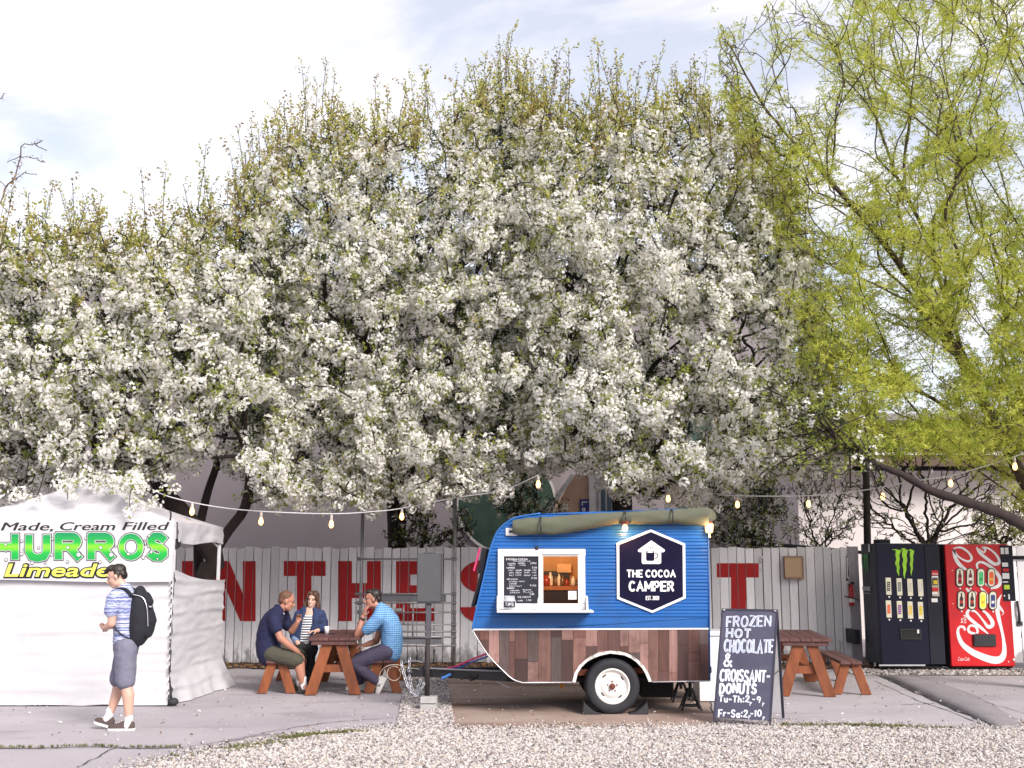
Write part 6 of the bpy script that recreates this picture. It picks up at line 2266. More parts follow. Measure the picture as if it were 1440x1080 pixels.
# fire extinguisher and its arrow sign
F_ = lambda u, v, d=0.0: at(u, v, FYf) + Vector((0, d, 0))
ags = thing("arrow_sign", tuple(F_(1194, 818)), "narrow red and white arrow sign above the fire extinguisher", "sign")
MB().prism([F_(1190, 779.5), F_(1198, 779.5), F_(1198, 816.5), F_(1190, 816.5)], (0, -0.006, 0)).build("plate", mat("sign_maroon", S(96, 24, 40), 0.5), ags)
MB().prism([F_(1190.6, 783.5, -0.0062), F_(1197.2, 783.5, -0.0062), F_(1197.2, 812, -0.0062), F_(1194, 815.6, -0.0062), F_(1190.6, 812, -0.0062)], (0, -0.002, 0)).build("arrow", M_white, ags)
tx = MB()
ash = Sheet(lambda u, v: at(1196.3 - v, 785.5 + u, FYf) + Vector((0, -0.0083, 0)), (0, -1, 0))
write(tx, ash, "FIRE", 0, 0, 4.4, width=7.5, pen=0.2, lift=0.0006)
write(tx, ash, "EXTINGUISHER".replace("X", "T") if "X" not in GLYPH else "EXTINGUISHER", 9.2, 0, 4.4, width=16.5, pen=0.2, lift=0.0006)
tx.build("lettering", mat("sign_ink", (0.10, 0.02, 0.03), 0.6), ags)
MB().prism([F_(1190, 780.2, -0.0062), F_(1198, 780.2, -0.0062), F_(1198, 781.6, -0.0062), F_(1190, 781.6, -0.0062)], (0, -0.002, 0)).build("stripe", M_white, ags)
fe = thing("fire_extinguisher", tuple(F_(1195.5, 852, -0.08)), "small red fire extinguisher strapped to the fence end", "fire extinguisher")
p0, p1 = F_(1196, 851.5, -0.085), F_(1196, 821.5, -0.085)
hh = p1.z - p0.z
MB().lathe(p0, [(0.046, 0), (0.050, 0.02), (0.050, hh * 0.80), (0.040, hh * 0.90), (0.018, hh * 0.97), (0.015, hh)], 18).build("cylinder", mat("extinguisher_red", S(176, 20, 32), 0.3), fe, smooth=True)
MB().lathe((p0.x, p0.y, p0.z + hh * 0.16), [(0.0512, 0), (0.0512, hh * 0.2)], 18, caps=False).build("label", M_white, fe)
MB().box((p1.x - 0.03, p1.y - 0.02, p1.z), (p1.x + 0.04, p1.y + 0.02, p1.z + 0.04)).build("valve", M_black, fe, bevel=0.006)
MB().tube(catmull([(p1.x - 0.02, p1.y, p1.z + 0.02), (p1.x - 0.07, p1.y, p1.z), (p1.x - 0.065, p1.y, p0.z + hh * 0.5)], 6), 0.011, 6).build("hose", mat("hose_grey", (0.4, 0.38, 0.38), 0.6), fe, smooth=True)
MB().tube([F_(1186, 838.5, -0.08), F_(1192, 840, -0.14), F_(1199, 841.5, -0.14), F_(1206, 844, -0.07)], 0.011, 6).build("strap", M_black, fe)
MB().box((p0.x - 0.03, FYf - 0.034, p0.z + 0.05), (p0.x + 0.03, FYf, p1.z)).build("bracket", M_black, fe)
a, b = at(1202, 886, 19.9), at(1210.5, 906, 19.9)
tag(MB().box((a.x, 19.9, b.z), (b.x, 20.46, a.z)).build("meter_box", M_cab, bevel=0.01), "small black box fixed beside the black vending machine", "box")

# ================================================================== strings of lamps
def string_lights(name, pts, bulbs, label, n=10):
    P = [at(u, v, Y) for u, v, Y in pts]
    q = catmull([tuple(p) for p in P], n)
    t = thing(name, q[0], label, "string lights", "strings of lamps")
    MB().tube(q, 0.009, 6).build("cord", mat("pale_cord", (0.55, 0.54, 0.56), 0.6), t, smooth=True)
    for u, v, Y in bulbs:
        c = at(u, v, Y)
        best = min(q, key=lambda a: abs(a[0] - c.x))
        top = Vector((c.x, best[1], best[2]))
        z1 = top.z - 0.012
        s = 0.9 + 0.1 * math.sin(u)
        MB().lathe((c.x, top.y, z1 - 0.085), [(0.019, 0), (0.021, 0.05), (0.014, 0.085)], 10).build("socket", mat("socket_pale", (0.5, 0.44, 0.40), 0.6), t)
        b = MB()
        b.lathe((c.x, top.y, z1 - 0.20 * s), [(0.004, 0), (0.022, 0.008), (0.034, 0.035), (0.035, 0.055), (0.026, 0.09), (0.017, 0.116)], 14)
        b.build("bulb", M_bulbs, t, smooth=True)
    return t


M_bulbs = lamp_mat("glow_bulb", (1.0, 0.50, 0.17), 2.4)
string_lights("string_lights", [(205, 684, 15.6), (240, 699, 16), (300, 712, 16.4), (367, 719, 16.6), (466, 722.5, 16.8), (530, 719, 17.2), (566, 714.5, 17.4), (640, 700, 17.6), (705, 690, 17.4), (757, 668, 17.0)],
              [(270, 712, 16.2), (367, 732, 16.6), (466, 734, 16.8), (565, 729, 17.4), (757, 680, 17)], "pale cord of lit bulbs sagging from the white tent toward the trailer")
string_lights("string_lights", [(930, 690, 18), (985, 692, 18.2), (1037, 697, 18.2), (1137, 697, 18.2), (1210, 690, 18), (1290, 676, 17.6), (1337, 669, 17.4), (1400, 651, 17.2), (1427, 642, 17), (1480, 622, 17)],
              [(940, 700, 18), (1037, 708, 18.2), (1137, 708, 18.2), (1240, 700, 17.9), (1337, 681, 17.4), (1427, 652, 17)], "pale cord of lit bulbs rising to the right under the willow")
# ================================================================== trees
def grow(base, stem, pts, bf=0.35, seed=0, limbs_=()):
    """Join scattered points into a branching tree: each point is hung on the nearest limb, short ways from the root preferred."""
    pos = [np.array(base, float)]
    par = [-1]
    plen = [0.0]
    for p in stem:
        pos.append(np.array(p, float))
        par.append(len(pos) - 2)
        plen.append(plen[-1] + float(np.linalg.norm(pos[-1] - pos[-2])))
    A = np.asarray(pts, float)
    n = len(A)
    bc = np.full(n, 1e9)
    bi = np.zeros(n, int)
    alive = np.ones(n, bool)
    start = max(0, len(pos) - 4)
    for limb in limbs_:
        l0 = np.array(limb[0], float)
        j = int(np.argmin([np.linalg.norm(q - l0) for q in pos]))
        for q in catmull([tuple(pos[j])] + [tuple(x) for x in limb], 2)[1:]:
            q = np.array(q)
            plen.append((plen[j] + float(np.linalg.norm(q - pos[j]))) * 1.0)
            pos.append(q)
            par.append(j)
            j = len(pos) - 1

    def offer(j):
        c = np.sqrt(((A - pos[j]) ** 2).sum(1)) + bf * plen[j]
        k = c < bc
        bc[k] = c[k]
        bi[k] = j
    for j in range(start, len(pos)):
        offer(j)
    for _ in range(n):
        i = int(np.argmin(np.where(alive, bc, 1e12)))
        alive[i] = False
        pos.append(A[i])
        par.append(int(bi[i]))
        plen.append(plen[bi[i]] + float(np.linalg.norm(A[i] - pos[bi[i]])))
        offer(len(pos) - 1)
    pos = np.array(pos)
    par = np.array(par)
    cnt = np.ones(len(pos))
    order = np.argsort(-np.array(plen))
    for i in order:
        if par[i] >= 0:
            cnt[par[i]] += cnt[i]
    return pos, par, cnt


def limbs(pos, par, cnt, r_tip, r_base, power, seed, wob=0.07, stem_n=1):
    """Chains of smooth tapered tubes following the tree; returns the collectors for thick and thin wood and the thin segments."""
    r = random.Random(seed)
    kids = {}
    for i, p in enumerate(par):
        if p >= 0:
            kids.setdefault(int(p), []).append(i)
    cmax = cnt[0]
    rad = r_tip + (r_base - r_tip) * (cnt / cmax) ** power
    thick, thin, segs = MB(), MB(), []
    stack = [(0, None)]
    while stack:
        i, frm = stack.pop()
        chain = [frm, i] if frm is not None else [i]
        while i in kids:
            ks = sorted(kids[i], key=lambda q: -cnt[q])
            for q in ks[1:]:
                stack.append((q, i))
            i = ks[0]
            chain.append(i)
        if len(chain) < 2:
            continue
        P = [tuple(pos[c]) for c in chain]
        R = [rad[chain[1]] if (k == 0 and frm is not None) else rad[c] for k, c in enumerate(chain)]
        q = catmull([(*p, rr) for p, rr in zip(P, R)], 3)
        q = [(x + r.gauss(0, wob * 0.25), y + r.gauss(0, wob * 0.25), z + r.gauss(0, wob * 0.25), max(r_tip * 0.6, rr)) if 0 < k < len(q) - 1 and rr < 0.08 else (x, y, z, rr) for k, (x, y, z, rr) in enumerate(q)]
        big = max(a[3] for a in q)
        mb = thick if big > 0.028 else thin
        mb.tube([a[:3] for a in q], [a[3] for a in q], 9 if big > 0.06 else 5 if big > 0.02 else 3, caps=False)
        for a, b in zip(q[:-1], q[1:]):
            segs.append((a, b))
    return thick, thin, segs


M_bark = mat("dark_bark", (0.016, 0.010, 0.010), 0.95, c2=(0.040, 0.026, 0.024), vs=9, stretch=(1, 1, 0.4), bump=0.6, bs=25)
M_bark_w = mat("willow_bark", (0.045, 0.030, 0.022), 0.9, c2=(0.10, 0.072, 0.048), vs=9, stretch=(1, 1, 0.5), bump=0.5, bs=25)


def leaf_mat(name, c, c2, trans=0.35, rnd=0.25):
    if name in _mats:
        return _mats[name]
    m, nt, p = new_mat(name)
    oi = nt.nodes.new("ShaderNodeObjectInfo")
    col = mixc(nt, oi.outputs["Random"], c, c2)
    hs = nd(nt, "ShaderNodeHueSaturation")
    nt.links.new(col, hs.inputs["Color"])
    n = noise_of(nt, 1.7, coord="World", detail=3)
    nt.links.new(ramp(nt, n, 0.3, 0.7, 1 - rnd, 1 + rnd), hs.inputs["Value"])
    nt.links.new(hs.outputs["Color"], p.inputs["Base Color"])
    p.inputs["Roughness"].default_value = 0.55
    p.inputs["Specular IOR Level"].default_value = 0.3
    tr = nt.nodes.new("ShaderNodeBsdfTranslucent")
    nt.links.new(hs.outputs["Color"], tr.inputs["Color"])
    mx = nt.nodes.new("ShaderNodeMixShader")
    mx.inputs[0].default_value = trans
    nt.links.new(p.outputs[0], mx.inputs[1])
    nt.links.new(tr.outputs[0], mx.inputs[2])
    nt.links.new(mx.outputs[0], nt.nodes["Material Output"].inputs["Surface"])
    _mats[name] = m
    return m


M_petal = leaf_mat("white_petal", (0.91, 0.895, 0.87), (0.88, 0.86, 0.81), 0.45, 0.04)
M_stamen = mat("stamen", (0.32, 0.27, 0.10), 0.8)
M_lf_green = leaf_mat("crab_leaf", (0.19, 0.225, 0.040), (0.30, 0.33, 0.07), 0.3)
M_lf_bronze = leaf_mat("young_leaf", (0.32, 0.31, 0.06), (0.42, 0.40, 0.10), 0.3)
M_lf_red = leaf_mat("bronze_leaf", (0.24, 0.16, 0.05), (0.31, 0.24, 0.07), 0.3)
M_lf_dark = leaf_mat("painted_shade_leaf", (0.028, 0.036, 0.012), (0.05, 0.06, 0.02), 0.15)  # darker leaf copy, shade inside the crowns put into its colour
M_lf_lime = leaf_mat("willow_leaf", (0.46, 0.50, 0.075), (0.58, 0.58, 0.12), 0.5)
M_lf_lime2 = leaf_mat("willow_leaf_deep", (0.32, 0.41, 0.05), (0.42, 0.48, 0.08), 0.5)


def leaf_quad(mb, c, d, up, L, W, m):
    d, up = Vector(d).normalized(), Vector(up)
    s = d.cross(up)
    s = s.normalized() if s.length > 1e-5 else d.orthogonal().normalized()
    n = s.cross(d)
    c = Vector(c)
    mb.add([c, c + d * L * 0.45 + s * W + n * W * 0.25, c + d * L - n * L * 0.08, c + d * L * 0.45 - s * W + n * W * 0.25], [(0, 1, 2, 3)], m)


def rdir(r, up=0.0):
    while True:
        v = Vector((r.uniform(-1, 1), r.uniform(-1, 1), r.uniform(-1, 1)))
        if 0.1 < v.length < 1:
            v.normalize()
            v.z += up
            return v.normalized()


def flower(mb, c, n, R, r, m=0):
    n = n.normalized()
    a = n.orthogonal().normalized()
    b = n.cross(a)
    ph = r.uniform(0, 6.28)
    ring = []
    for k in range(10):
        t = ph + 2 * PI * k / 10
        rr = R * (1.0 if k % 2 == 0 else 0.62)
        ring.append(c + (a * math.cos(t) + b * math.sin(t)) * rr + n * (R * (0.30 if k % 2 == 0 else 0.12)))
    mb.add([c] + ring, [(0, 1 + k, 1 + (k + 1) % 10) for k in range(0, 10)], m)


def blossom_ball(name, seed, nf, nl, R=0.074):
    r = random.Random(seed)
    mb = MB()
    for _ in range(nf):
        d = rdir(r, 0.35)
        c = d * R * r.uniform(0.75, 1.1)
        flower(mb, c, (d + rdir(r) * 0.3), r.uniform(0.021, 0.028), r, 0)
    for _ in range(nl):
        d = rdir(r, -0.1)
        leaf_quad(mb, d * R * 0.5, d, rdir(r), r.uniform(0.05, 0.08), 0.013, 1)
    return mb


def leaf_spray(name, seed, n, L=0.055, W=0.014, m=0, stem=0.12):
    r = random.Random(seed)
    mb = MB()
    ax = Vector((0, 0, 1))
    for k in range(n):
        t = k / n
        d = (rdir(r) + Vector((0, 0, 0.5))).normalized()
        leaf_quad(mb, ax * stem * t + rdir(r) * 0.015, d, rdir(r), r.uniform(0.7, 1.2) * L, W * r.uniform(0.8, 1.2), m)
    return mb


bl_bits = []
for k, (nf, nl) in enumerate(((19, 3), (16, 5), (22, 2), (12, 7))):
    bl_bits.append(bit(f"b{k}_blossom", blossom_ball("x", 40 + k, nf, nl), [M_petal, M_lf_green]))
for k, m in enumerate((M_lf_green, M_lf_green, M_lf_dark)):
    bl_bits.append(bit(f"c{k}_leafspray", leaf_spray("x", 60 + k, 11), [m]))
for k, m in enumerate((M_lf_bronze, M_lf_bronze, M_lf_red)):
    bl_bits.append(bit(f"d{k}_youngspray", leaf_spray("x", 70 + k, 10, 0.06, 0.015, stem=0.2), [m]))
# 0-3 blossom, 4-5 green, 6 leaf with shade in its colour, 7-9 bronze

TOPL = [(-160, 330), (-60, 320), (0, 298), (30, 285), (60, 272), (95, 298), (140, 288), (165, 305), (210, 300), (245, 276), (290, 265), (325, 262), (350, 225), (385, 195), (410, 165), (440, 140), (500, 128), (545, 160), (570, 155), (640, 135), (690, 98), (720, 82), (748, 122), (800, 135), (870, 132), (930, 118), (965, 105), (1005, 135), (1060, 175), (1110, 235), (1150, 330), (1165, 430), (1180, 560), (1185, 640)]
BOTL = [(-160, 700), (0, 690), (60, 685), (120, 672), (170, 680), (215, 690), (245, 660), (285, 632), (320, 668), (365, 690), (420, 695), (480, 706), (560, 704), (620, 692), (680, 700), (720, 692), (752, 655), (800, 650), (845, 662), (875, 690), (930, 708), (980, 704), (1040, 690), (1100, 668), (1160, 645), (1185, 650)]
tx_, ty_ = np.array(TOPL).T + np.array([[0.0], [20.0]])
bx_, by_ = np.array(BOTL).T


def crown_points(u0, u1, n, seed, yc, depth, top_shift=0, gaps=()):
    """Points filling a rounded crown between an upper and a lower outline seen from the yard, deep as it is broad."""
    r = np.random.default_rng(seed)
    out = []
    while len(out) < n:
        u = r.uniform(u0, u1)
        ta, ba = np.interp(u, tx_, ty_) + top_shift, np.interp(u, bx_, by_)
        v = ta + (ba - ta) * r.uniform(0, 1) ** 0.95
        # roundness: thin at the rim
        e = min(1.0, (v - ta) / 170.0 + 0.12) * min(1.0, (ba - v) / 90.0 + 0.30)
        e *= min(1.0, (u - u0) / 120 + 0.35) * min(1.0, (u1 - u) / 120 + 0.35)
        Y = yc + depth * math.sqrt(max(0, e)) * r.uniform(-1, 1)
        skip = False
        for gu, gv, gr, pk in gaps:
            if math.hypot(u - gu, (v - gv)) < gr and r.uniform() < pk:
                skip = True
        if not skip:
            out.append(tuple(at(u, v, Y)))
    return np.array(out)


def dress(tree, segs, seed, per_m, jit, mixer, thin_r=0.022, stuffname="blossom", size=(0.8, 1.25), bits=None, droop=0.0, clump=1):
    r = np.random.default_rng(seed)
    S0 = np.array([[*a[:3], *b[:3], (a[3] + b[3]) / 2] for a, b in segs if (a[3] + b[3]) / 2 < thin_r])
    L = np.linalg.norm(S0[:, 3:6] - S0[:, :3], axis=1)
    cnt = r.poisson(L * per_m)
    k = np.repeat(np.arange(len(S0)), cnt)
    t = r.uniform(0, 1, len(k))[:, None]
    p = S0[k, :3] * (1 - t) + S0[k, 3:6] * t
    p = p + r.normal(0, jit, p.shape)
    if clump > 1:
        p = np.repeat(p, r.integers(1, 2 * clump, len(p)), axis=0)
        p = p + r.normal(0, 0.065, p.shape)
    p[:, 2] -= droop * r.uniform(0, 1, len(p))
    idx = mixer(p, r)
    keep = idx >= 0
    p, idx = p[keep], idx[keep]
    rot = r.uniform(0, 2 * PI, (len(p), 3))
    up = idx >= 4
    rot[up, 0] = r.normal(0, 0.6, up.sum())
    rot[up, 1] = r.normal(0, 0.6, up.sum())
    sc = r.uniform(*size, len(p))
    return scatter(stuffname, tree, p, rot, sc, idx, bits or bl_bits)


def to_px(p):
    y, z = p[:, 1], p[:, 2] - CAM_H
    fw = y * CP + z * SP
    return 720 + FPX * p[:, 0] / fw, 540 - FPX * (z * CP - y * SP) / fw


def crown_mixer(yc, depth, white=0.68):
    """Blossom over the outer shell of the crown, leaf, mostly with shade painted into its colour, within it; more young leaf and fewer bits towards the top."""
    def f(p, r):
        u, v = to_px(p)
        ta, ba = np.interp(u, tx_, ty_), np.interp(u, bx_, by_)
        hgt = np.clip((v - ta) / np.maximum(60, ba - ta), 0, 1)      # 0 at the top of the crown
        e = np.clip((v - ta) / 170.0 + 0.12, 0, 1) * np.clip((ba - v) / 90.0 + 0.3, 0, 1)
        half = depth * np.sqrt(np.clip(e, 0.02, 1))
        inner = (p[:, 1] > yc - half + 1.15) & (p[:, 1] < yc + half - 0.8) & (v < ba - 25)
        patch = np.array([mnoise.noise(Vector((a * 0.9, b * 0.9, c * 0.9))) for a, b, c in p])
        small = np.array([mnoise.noise(Vector((a * 3.1, b * 3.1, c * 3.1))) for a, b, c in p])
        pw = np.clip(0.20 + 1.55 * (hgt - 0.02), 0.18, white) + 0.30 * patch + 0.55 * small
        n = len(p)
        x = r.uniform(0, 1, n)
        idx = r.choice([0, 1, 2, 3], n, p=[0.35, 0.25, 0.3, 0.1])
        leafy = x > pw
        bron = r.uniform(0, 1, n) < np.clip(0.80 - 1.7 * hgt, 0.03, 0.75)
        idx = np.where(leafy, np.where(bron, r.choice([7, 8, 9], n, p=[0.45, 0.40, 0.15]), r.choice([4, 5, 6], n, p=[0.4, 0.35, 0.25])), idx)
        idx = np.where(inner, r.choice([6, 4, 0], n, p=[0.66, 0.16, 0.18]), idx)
        drop = (r.uniform(0, 1, n) > np.clip(0.42 + 2.6 * hgt, 0, 1)) | (inner & (r.uniform(0, 1, n) < 0.25))
        return np.where(drop, -1, idx)
    return f


def shoots(pos, n, seed, umin, umax, lmin=0.3, lmax=1.15):
    """Upright new shoots standing out of the top of a crown."""
    r = np.random.default_rng(seed)
    u, v = to_px(pos)
    ta = np.interp(u, tx_, ty_)
    cand = np.where((v - ta < 75) & (u > umin) & (u < umax))[0]
    out = []
    for i in r.choice(cand, min(n, len(cand)), replace=False):
        a = pos[i]
        l = r.uniform(lmin, lmax)
        d = np.array([r.normal(0, 0.16), r.normal(0, 0.16), 1.0])
        m1 = a + d * l * 0.5 + r.normal(0, 0.02, 3)
        out.append([tuple(a), tuple(m1), tuple(a + d * l + r.normal(0, 0.03, 3))])
    return out


def blossom_tree(label, base, stem, pts, r_base, seed, per_m, umin, umax, nshoot, yc, depth):
    t = thing("blossom_tree", tuple(base), label, "tree", "white blossoming crab apple trees")
    pos, par, cnt = grow(base, stem, pts, 0.32, seed)
    thick, thin, segs = limbs(pos, par, cnt, 0.006, r_base, 0.52, seed)
    thick.build("trunk", M_bark, t, smooth=True)
    sh = shoots(pos, nshoot, seed + 5, umin, umax)
    for s in sh:
        thin.tube(s, [0.008, 0.006, 0.004], 3, caps=False)
    th = thin.build("twigs", M_bark, t)
    th["kind"] = "stuff"
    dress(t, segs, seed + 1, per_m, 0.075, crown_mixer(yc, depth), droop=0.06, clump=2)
    # leaves up the shoots
    r = np.random.default_rng(seed + 9)
    P = []
    for a, b, c in sh:
        for k in range(9):
            q = k / 8
            P.append(np.array(a) * (1 - q) + np.array(c) * q + r.normal(0, 0.02, 3))
    P = np.array(P)
    scatter("shoot_leaves", t, P, np.stack([r.normal(0, 0.5, len(P)), r.normal(0, 0.5, len(P)), r.uniform(0, 6.28, len(P))], 1), r.uniform(0.7, 1.15, len(P)), r.choice([7, 8, 9, 4], len(P), p=[0.35, 0.2, 0.35, 0.1]), bl_bits)
    return t


GAP_A = ((300, 650, 40, 0.95), (360, 600, 40, 0.7), (330, 690, 28, 0.9))
GAP_C = ((905, 440, 40, 0.4), (1000, 470, 35, 0.3), (1075, 490, 50, 0.6), (985, 600, 22, 0.7))
GAP_B = ((560, 240, 40, 0.4), (430, 640, 30, 0.4))
bA = (at(284, 850, 18.4).x, 18.4, 0)
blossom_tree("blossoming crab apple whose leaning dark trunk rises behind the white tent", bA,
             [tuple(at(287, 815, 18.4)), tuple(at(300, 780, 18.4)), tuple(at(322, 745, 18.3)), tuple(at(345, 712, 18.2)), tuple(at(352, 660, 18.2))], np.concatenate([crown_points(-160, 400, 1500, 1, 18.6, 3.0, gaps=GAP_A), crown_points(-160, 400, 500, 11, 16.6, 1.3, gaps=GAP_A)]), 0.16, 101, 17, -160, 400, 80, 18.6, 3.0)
# second stem of the same clump
tA2 = thing("blossom_tree", (at(280, 850, 18.9).x, 18.9, 0), "slender upright dark stem behind the white tent's open side", "tree")
mbs = MB()
mbs.tube(catmull([tuple(at(283, 840, 18.9)), tuple(at(279, 760, 18.9)), tuple(at(290, 700, 18.9)), tuple(at(306, 650, 19.0)), tuple(at(318, 600, 19.2)), tuple(at(330, 540, 19.4))], 6), [0.09] + [0.088 - 0.0018 * k for k in range(30)], 9)
mbs.tube(catmull([tuple(at(281, 850, 18.9) * 1), (at(280, 850, 18.9).x, 18.9, 0)], 2), 0.095, 9)
mbs.build("trunk", M_bark, tA2, smooth=True)
sp_ = MB()
r_ = random.Random(77)
tw = []
for k in range(16):
    a = at(300 + 2 * k, 665 - 8 * k, 19.0)
    b = a + Vector((r_.uniform(-0.8, 0.9), r_.uniform(-1.0, 0.4), r_.uniform(-0.1, 0.7)))
    sp_.tube([a, (a + b) / 2 + Vector((0, 0, 0.06)), b], [0.018, 0.012, 0.006], 4, caps=False)
    tw += [((*((a + b) / 2), 0.01), (*b, 0.006))]
sp_.build("branches", M_bark, tA2)["kind"] = "stuff"
dress(tA2, tw, 501, 22, 0.09, lambda p, r: r.choice([0, 1, 2, 3, 4, 5, 6], len(p), p=[0.2, 0.15, 0.15, 0.1, 0.15, 0.15, 0.1]))

bB = (at(560, 850, 22.0).x, 22.0, 0)
blossom_tree("tallest blossoming crab apple in the middle, its trunk hidden behind the fence", bB,
             [tuple(at(558, 760, 22)), tuple(at(556, 700, 21.8)), tuple(at(556, 640, 21.6))], np.concatenate([crown_points(330, 790, 2000, 2, 20.6, 3.4, gaps=GAP_B), crown_points(370, 760, 600, 12, 17.8, 1.5, gaps=GAP_B)]), 0.18, 202, 17, 330, 790, 130, 20.6, 3.4)
bC = (at(876, 850, 21.6).x, 21.6, 0)
blossom_tree("blossoming crab apple over the blue trailer, showing dark forking limbs", bC,
             [tuple(at(876, 760, 21.6)), tuple(at(874, 690, 21.4)), tuple(at(872, 640, 21.2)), tuple(at(872, 600, 21.0))], np.concatenate([crown_points(700, 1185, 2100, 3, 20.2, 3.3, gaps=GAP_C), crown_points(740, 1120, 600, 13, 17.4, 1.5, gaps=GAP_C)]), 0.19, 303, 17, 700, 1120, 130, 20.2, 3.3)

# sprays that hang lowest, in front of the tent roof
hang = thing("blossom_branch", tuple(at(190, 660, 15.2)), "low hanging spray of white blossom in front of the tent roof", "branch")
hb_ = MB()
segs_h = []
for pts in ([(235, 640, 16.6), (200, 668, 15.6), (184, 690, 14.5), (183, 722, 14.42)], [(120, 640, 16.4), (98, 676, 15.2), (95, 702, 14.9)], [(200, 660, 15.8), (214, 690, 15.0), (209, 706, 14.9)], [(40, 650, 16.2), (30, 688, 15.2), (10, 700, 15.0)], [(70, 640, 16.2), (55, 690, 15.0), (48, 700, 14.9)], [(140, 635, 16.4), (132, 664, 15.4), (126, 684, 15.1)], [(170, 640, 16.4), (160, 668, 15.4), (158, 688, 15.0)], [(100, 640, 16.4), (80, 670, 15.3), (72, 688, 15.1)], [(225, 640, 16.6), (235, 668, 15.7), (232, 684, 15.5)], [(150, 630, 16.2), (112, 660, 15.5), (108, 676, 15.3)]):
    q = catmull([tuple(at(*p)) for p in pts], 5)
    hb_.tube(q, [0.012 - 0.007 * i / len(q) for i in range(len(q))], 4, caps=False)
    for a, b in zip(q[6:-1], q[7:]):
        segs_h.append(((*a, 0.006), (*b, 0.006)))
hb_.build("twigs", M_bark, hang)["kind"] = "stuff"
dress(hang, segs_h, 611, 26, 0.06, lambda p, r: r.choice([0, 1, 2, 3, 4], len(p), p=[0.35, 0.2, 0.25, 0.1, 0.1]))

# ---- willow-like tree on the right
wl_bits = [bit(f"w{k}_spray", leaf_spray("x", 80 + k, 12, 0.062, 0.0075, stem=0.16), [m]) for k, m in enumerate((M_lf_lime, M_lf_lime, M_lf_lime2))]
W_TOP = [(1000, 40), (1060, 10), (1100, -30), (1200, -70), (1300, -90), (1500, -140), (1700, -100)]
W_BOT = [(1000, 60), (1040, 250), (1075, 330), (1120, 480), (1130, 610), (1180, 635), (1260, 645), (1350, 655), (1440, 690), (1700, 690)]
wtx, wty = np.array(W_TOP).T
wbx, wby = np.array(W_BOT).T
r_ = np.random.default_rng(44)
wp = []
while len(wp) < 4600:
    u = 1010 + 640 * r_.uniform() ** 0.85
    ta, ba = np.interp(u, wtx, wty), np.interp(u, wbx, wby)
    v = r_.uniform(ta, ba)
    # open spots where the sky shows
    k = mnoise.noise(Vector((u / 75.0, v / 75.0, 3.3)))
    if k < -0.10 and r_.uniform() < 0.85:
        continue
    e = min(1, (u - 1000) / 180 + 0.15)
    wp.append(tuple(at(u, v, 17.6 + 2.6 * e * r_.uniform(-1, 1))))
wb = (at(1520, 850, 18.2).x, 18.2, 0)
willow = thing("willow_tree", wb, "tall willow with lime green young leaves leaning in from the right", "tree")
WL = [[(1448, 690, 18.2), (1380, 560, 18.0), (1312, 440, 17.8), (1265, 372, 17.6), (1200, 290, 17.4), (1130, 215, 17.2), (1075, 150, 17.0), (1030, 70, 16.9)],
      [(1380, 560, 18.0), (1335, 440, 18.4), (1302, 330, 18.6), (1262, 250, 18.8), (1228, 150, 19.0), (1200, 50, 19.1)],
      [(1448, 620, 18.3), (1420, 490, 18.6), (1400, 380, 18.8), (1368, 280, 19.0), (1340, 180, 19.0), (1325, 50, 19.2)],
      [(1500, 520, 17.8), (1440, 335, 17.4), (1400, 270, 17.2), (1350, 195, 17.0), (1285, 138, 16.8), (1190, 60, 16.6)],
      [(1335, 490, 17.8), (1280, 425, 17.2), (1200, 388, 16.8), (1125, 350, 16.5), (1085, 325, 16.4)],
      [(1500, 430, 18.2), (1455, 220, 18.4), (1420, 100, 18.5), (1370, 5, 18.6)],
      [(1400, 620, 17.8), (1310, 560, 17.2), (1230, 522, 16.9), (1160, 497, 16.7)],
      [(1445, 710, 17.9), (1340, 640, 17.4), (1245, 605, 17.1), (1175, 575, 16.9)],
      [(1500, 600, 17.2), (1445, 520, 16.6), (1390, 470, 16.2), (1330, 400, 15.9)]]
WL = [[tuple(at(*q)) for q in l] for l in WL]
pos, par, cnt = grow(wb, [tuple(at(1512, 800, 18.2)), tuple(at(1490, 745, 18.2)), tuple(at(1500, 640, 18.2)), tuple(at(1510, 520, 18.2)), tuple(at(1520, 400, 18.2))], np.array(wp), 0.45, 9, limbs_=WL)
thick, thin, segs = limbs(pos, par, cnt, 0.004, 0.135, 0.52, 31, wob=0.02)
thick.build("trunk", M_bark_w, willow, smooth=True)
thin.build("twigs", M_bark_w, willow)["kind"] = "stuff"


def willow_mix(p, r):
    u, v = to_px(p)
    d = np.array([mnoise.noise(Vector((a * 1.1, b * 1.1, c * 1.1))) for a, b, c in p])
    keep = r.uniform(0, 1, len(p)) < np.clip(0.40 + 0.9 * d + (v - 60) / 900.0, 0.10, 1.0) * np.clip((u - 980) / 260, 0.55, 1)
    idx = r.choice([0, 1, 2], len(p), p=[0.40, 0.34, 0.26])
    return np.where(keep, idx, -1)


dress(willow, segs, 77, 34, 0.075, willow_mix, thin_r=0.03, bits=wl_bits, size=(0.8, 1.3), stuffname="leaves")

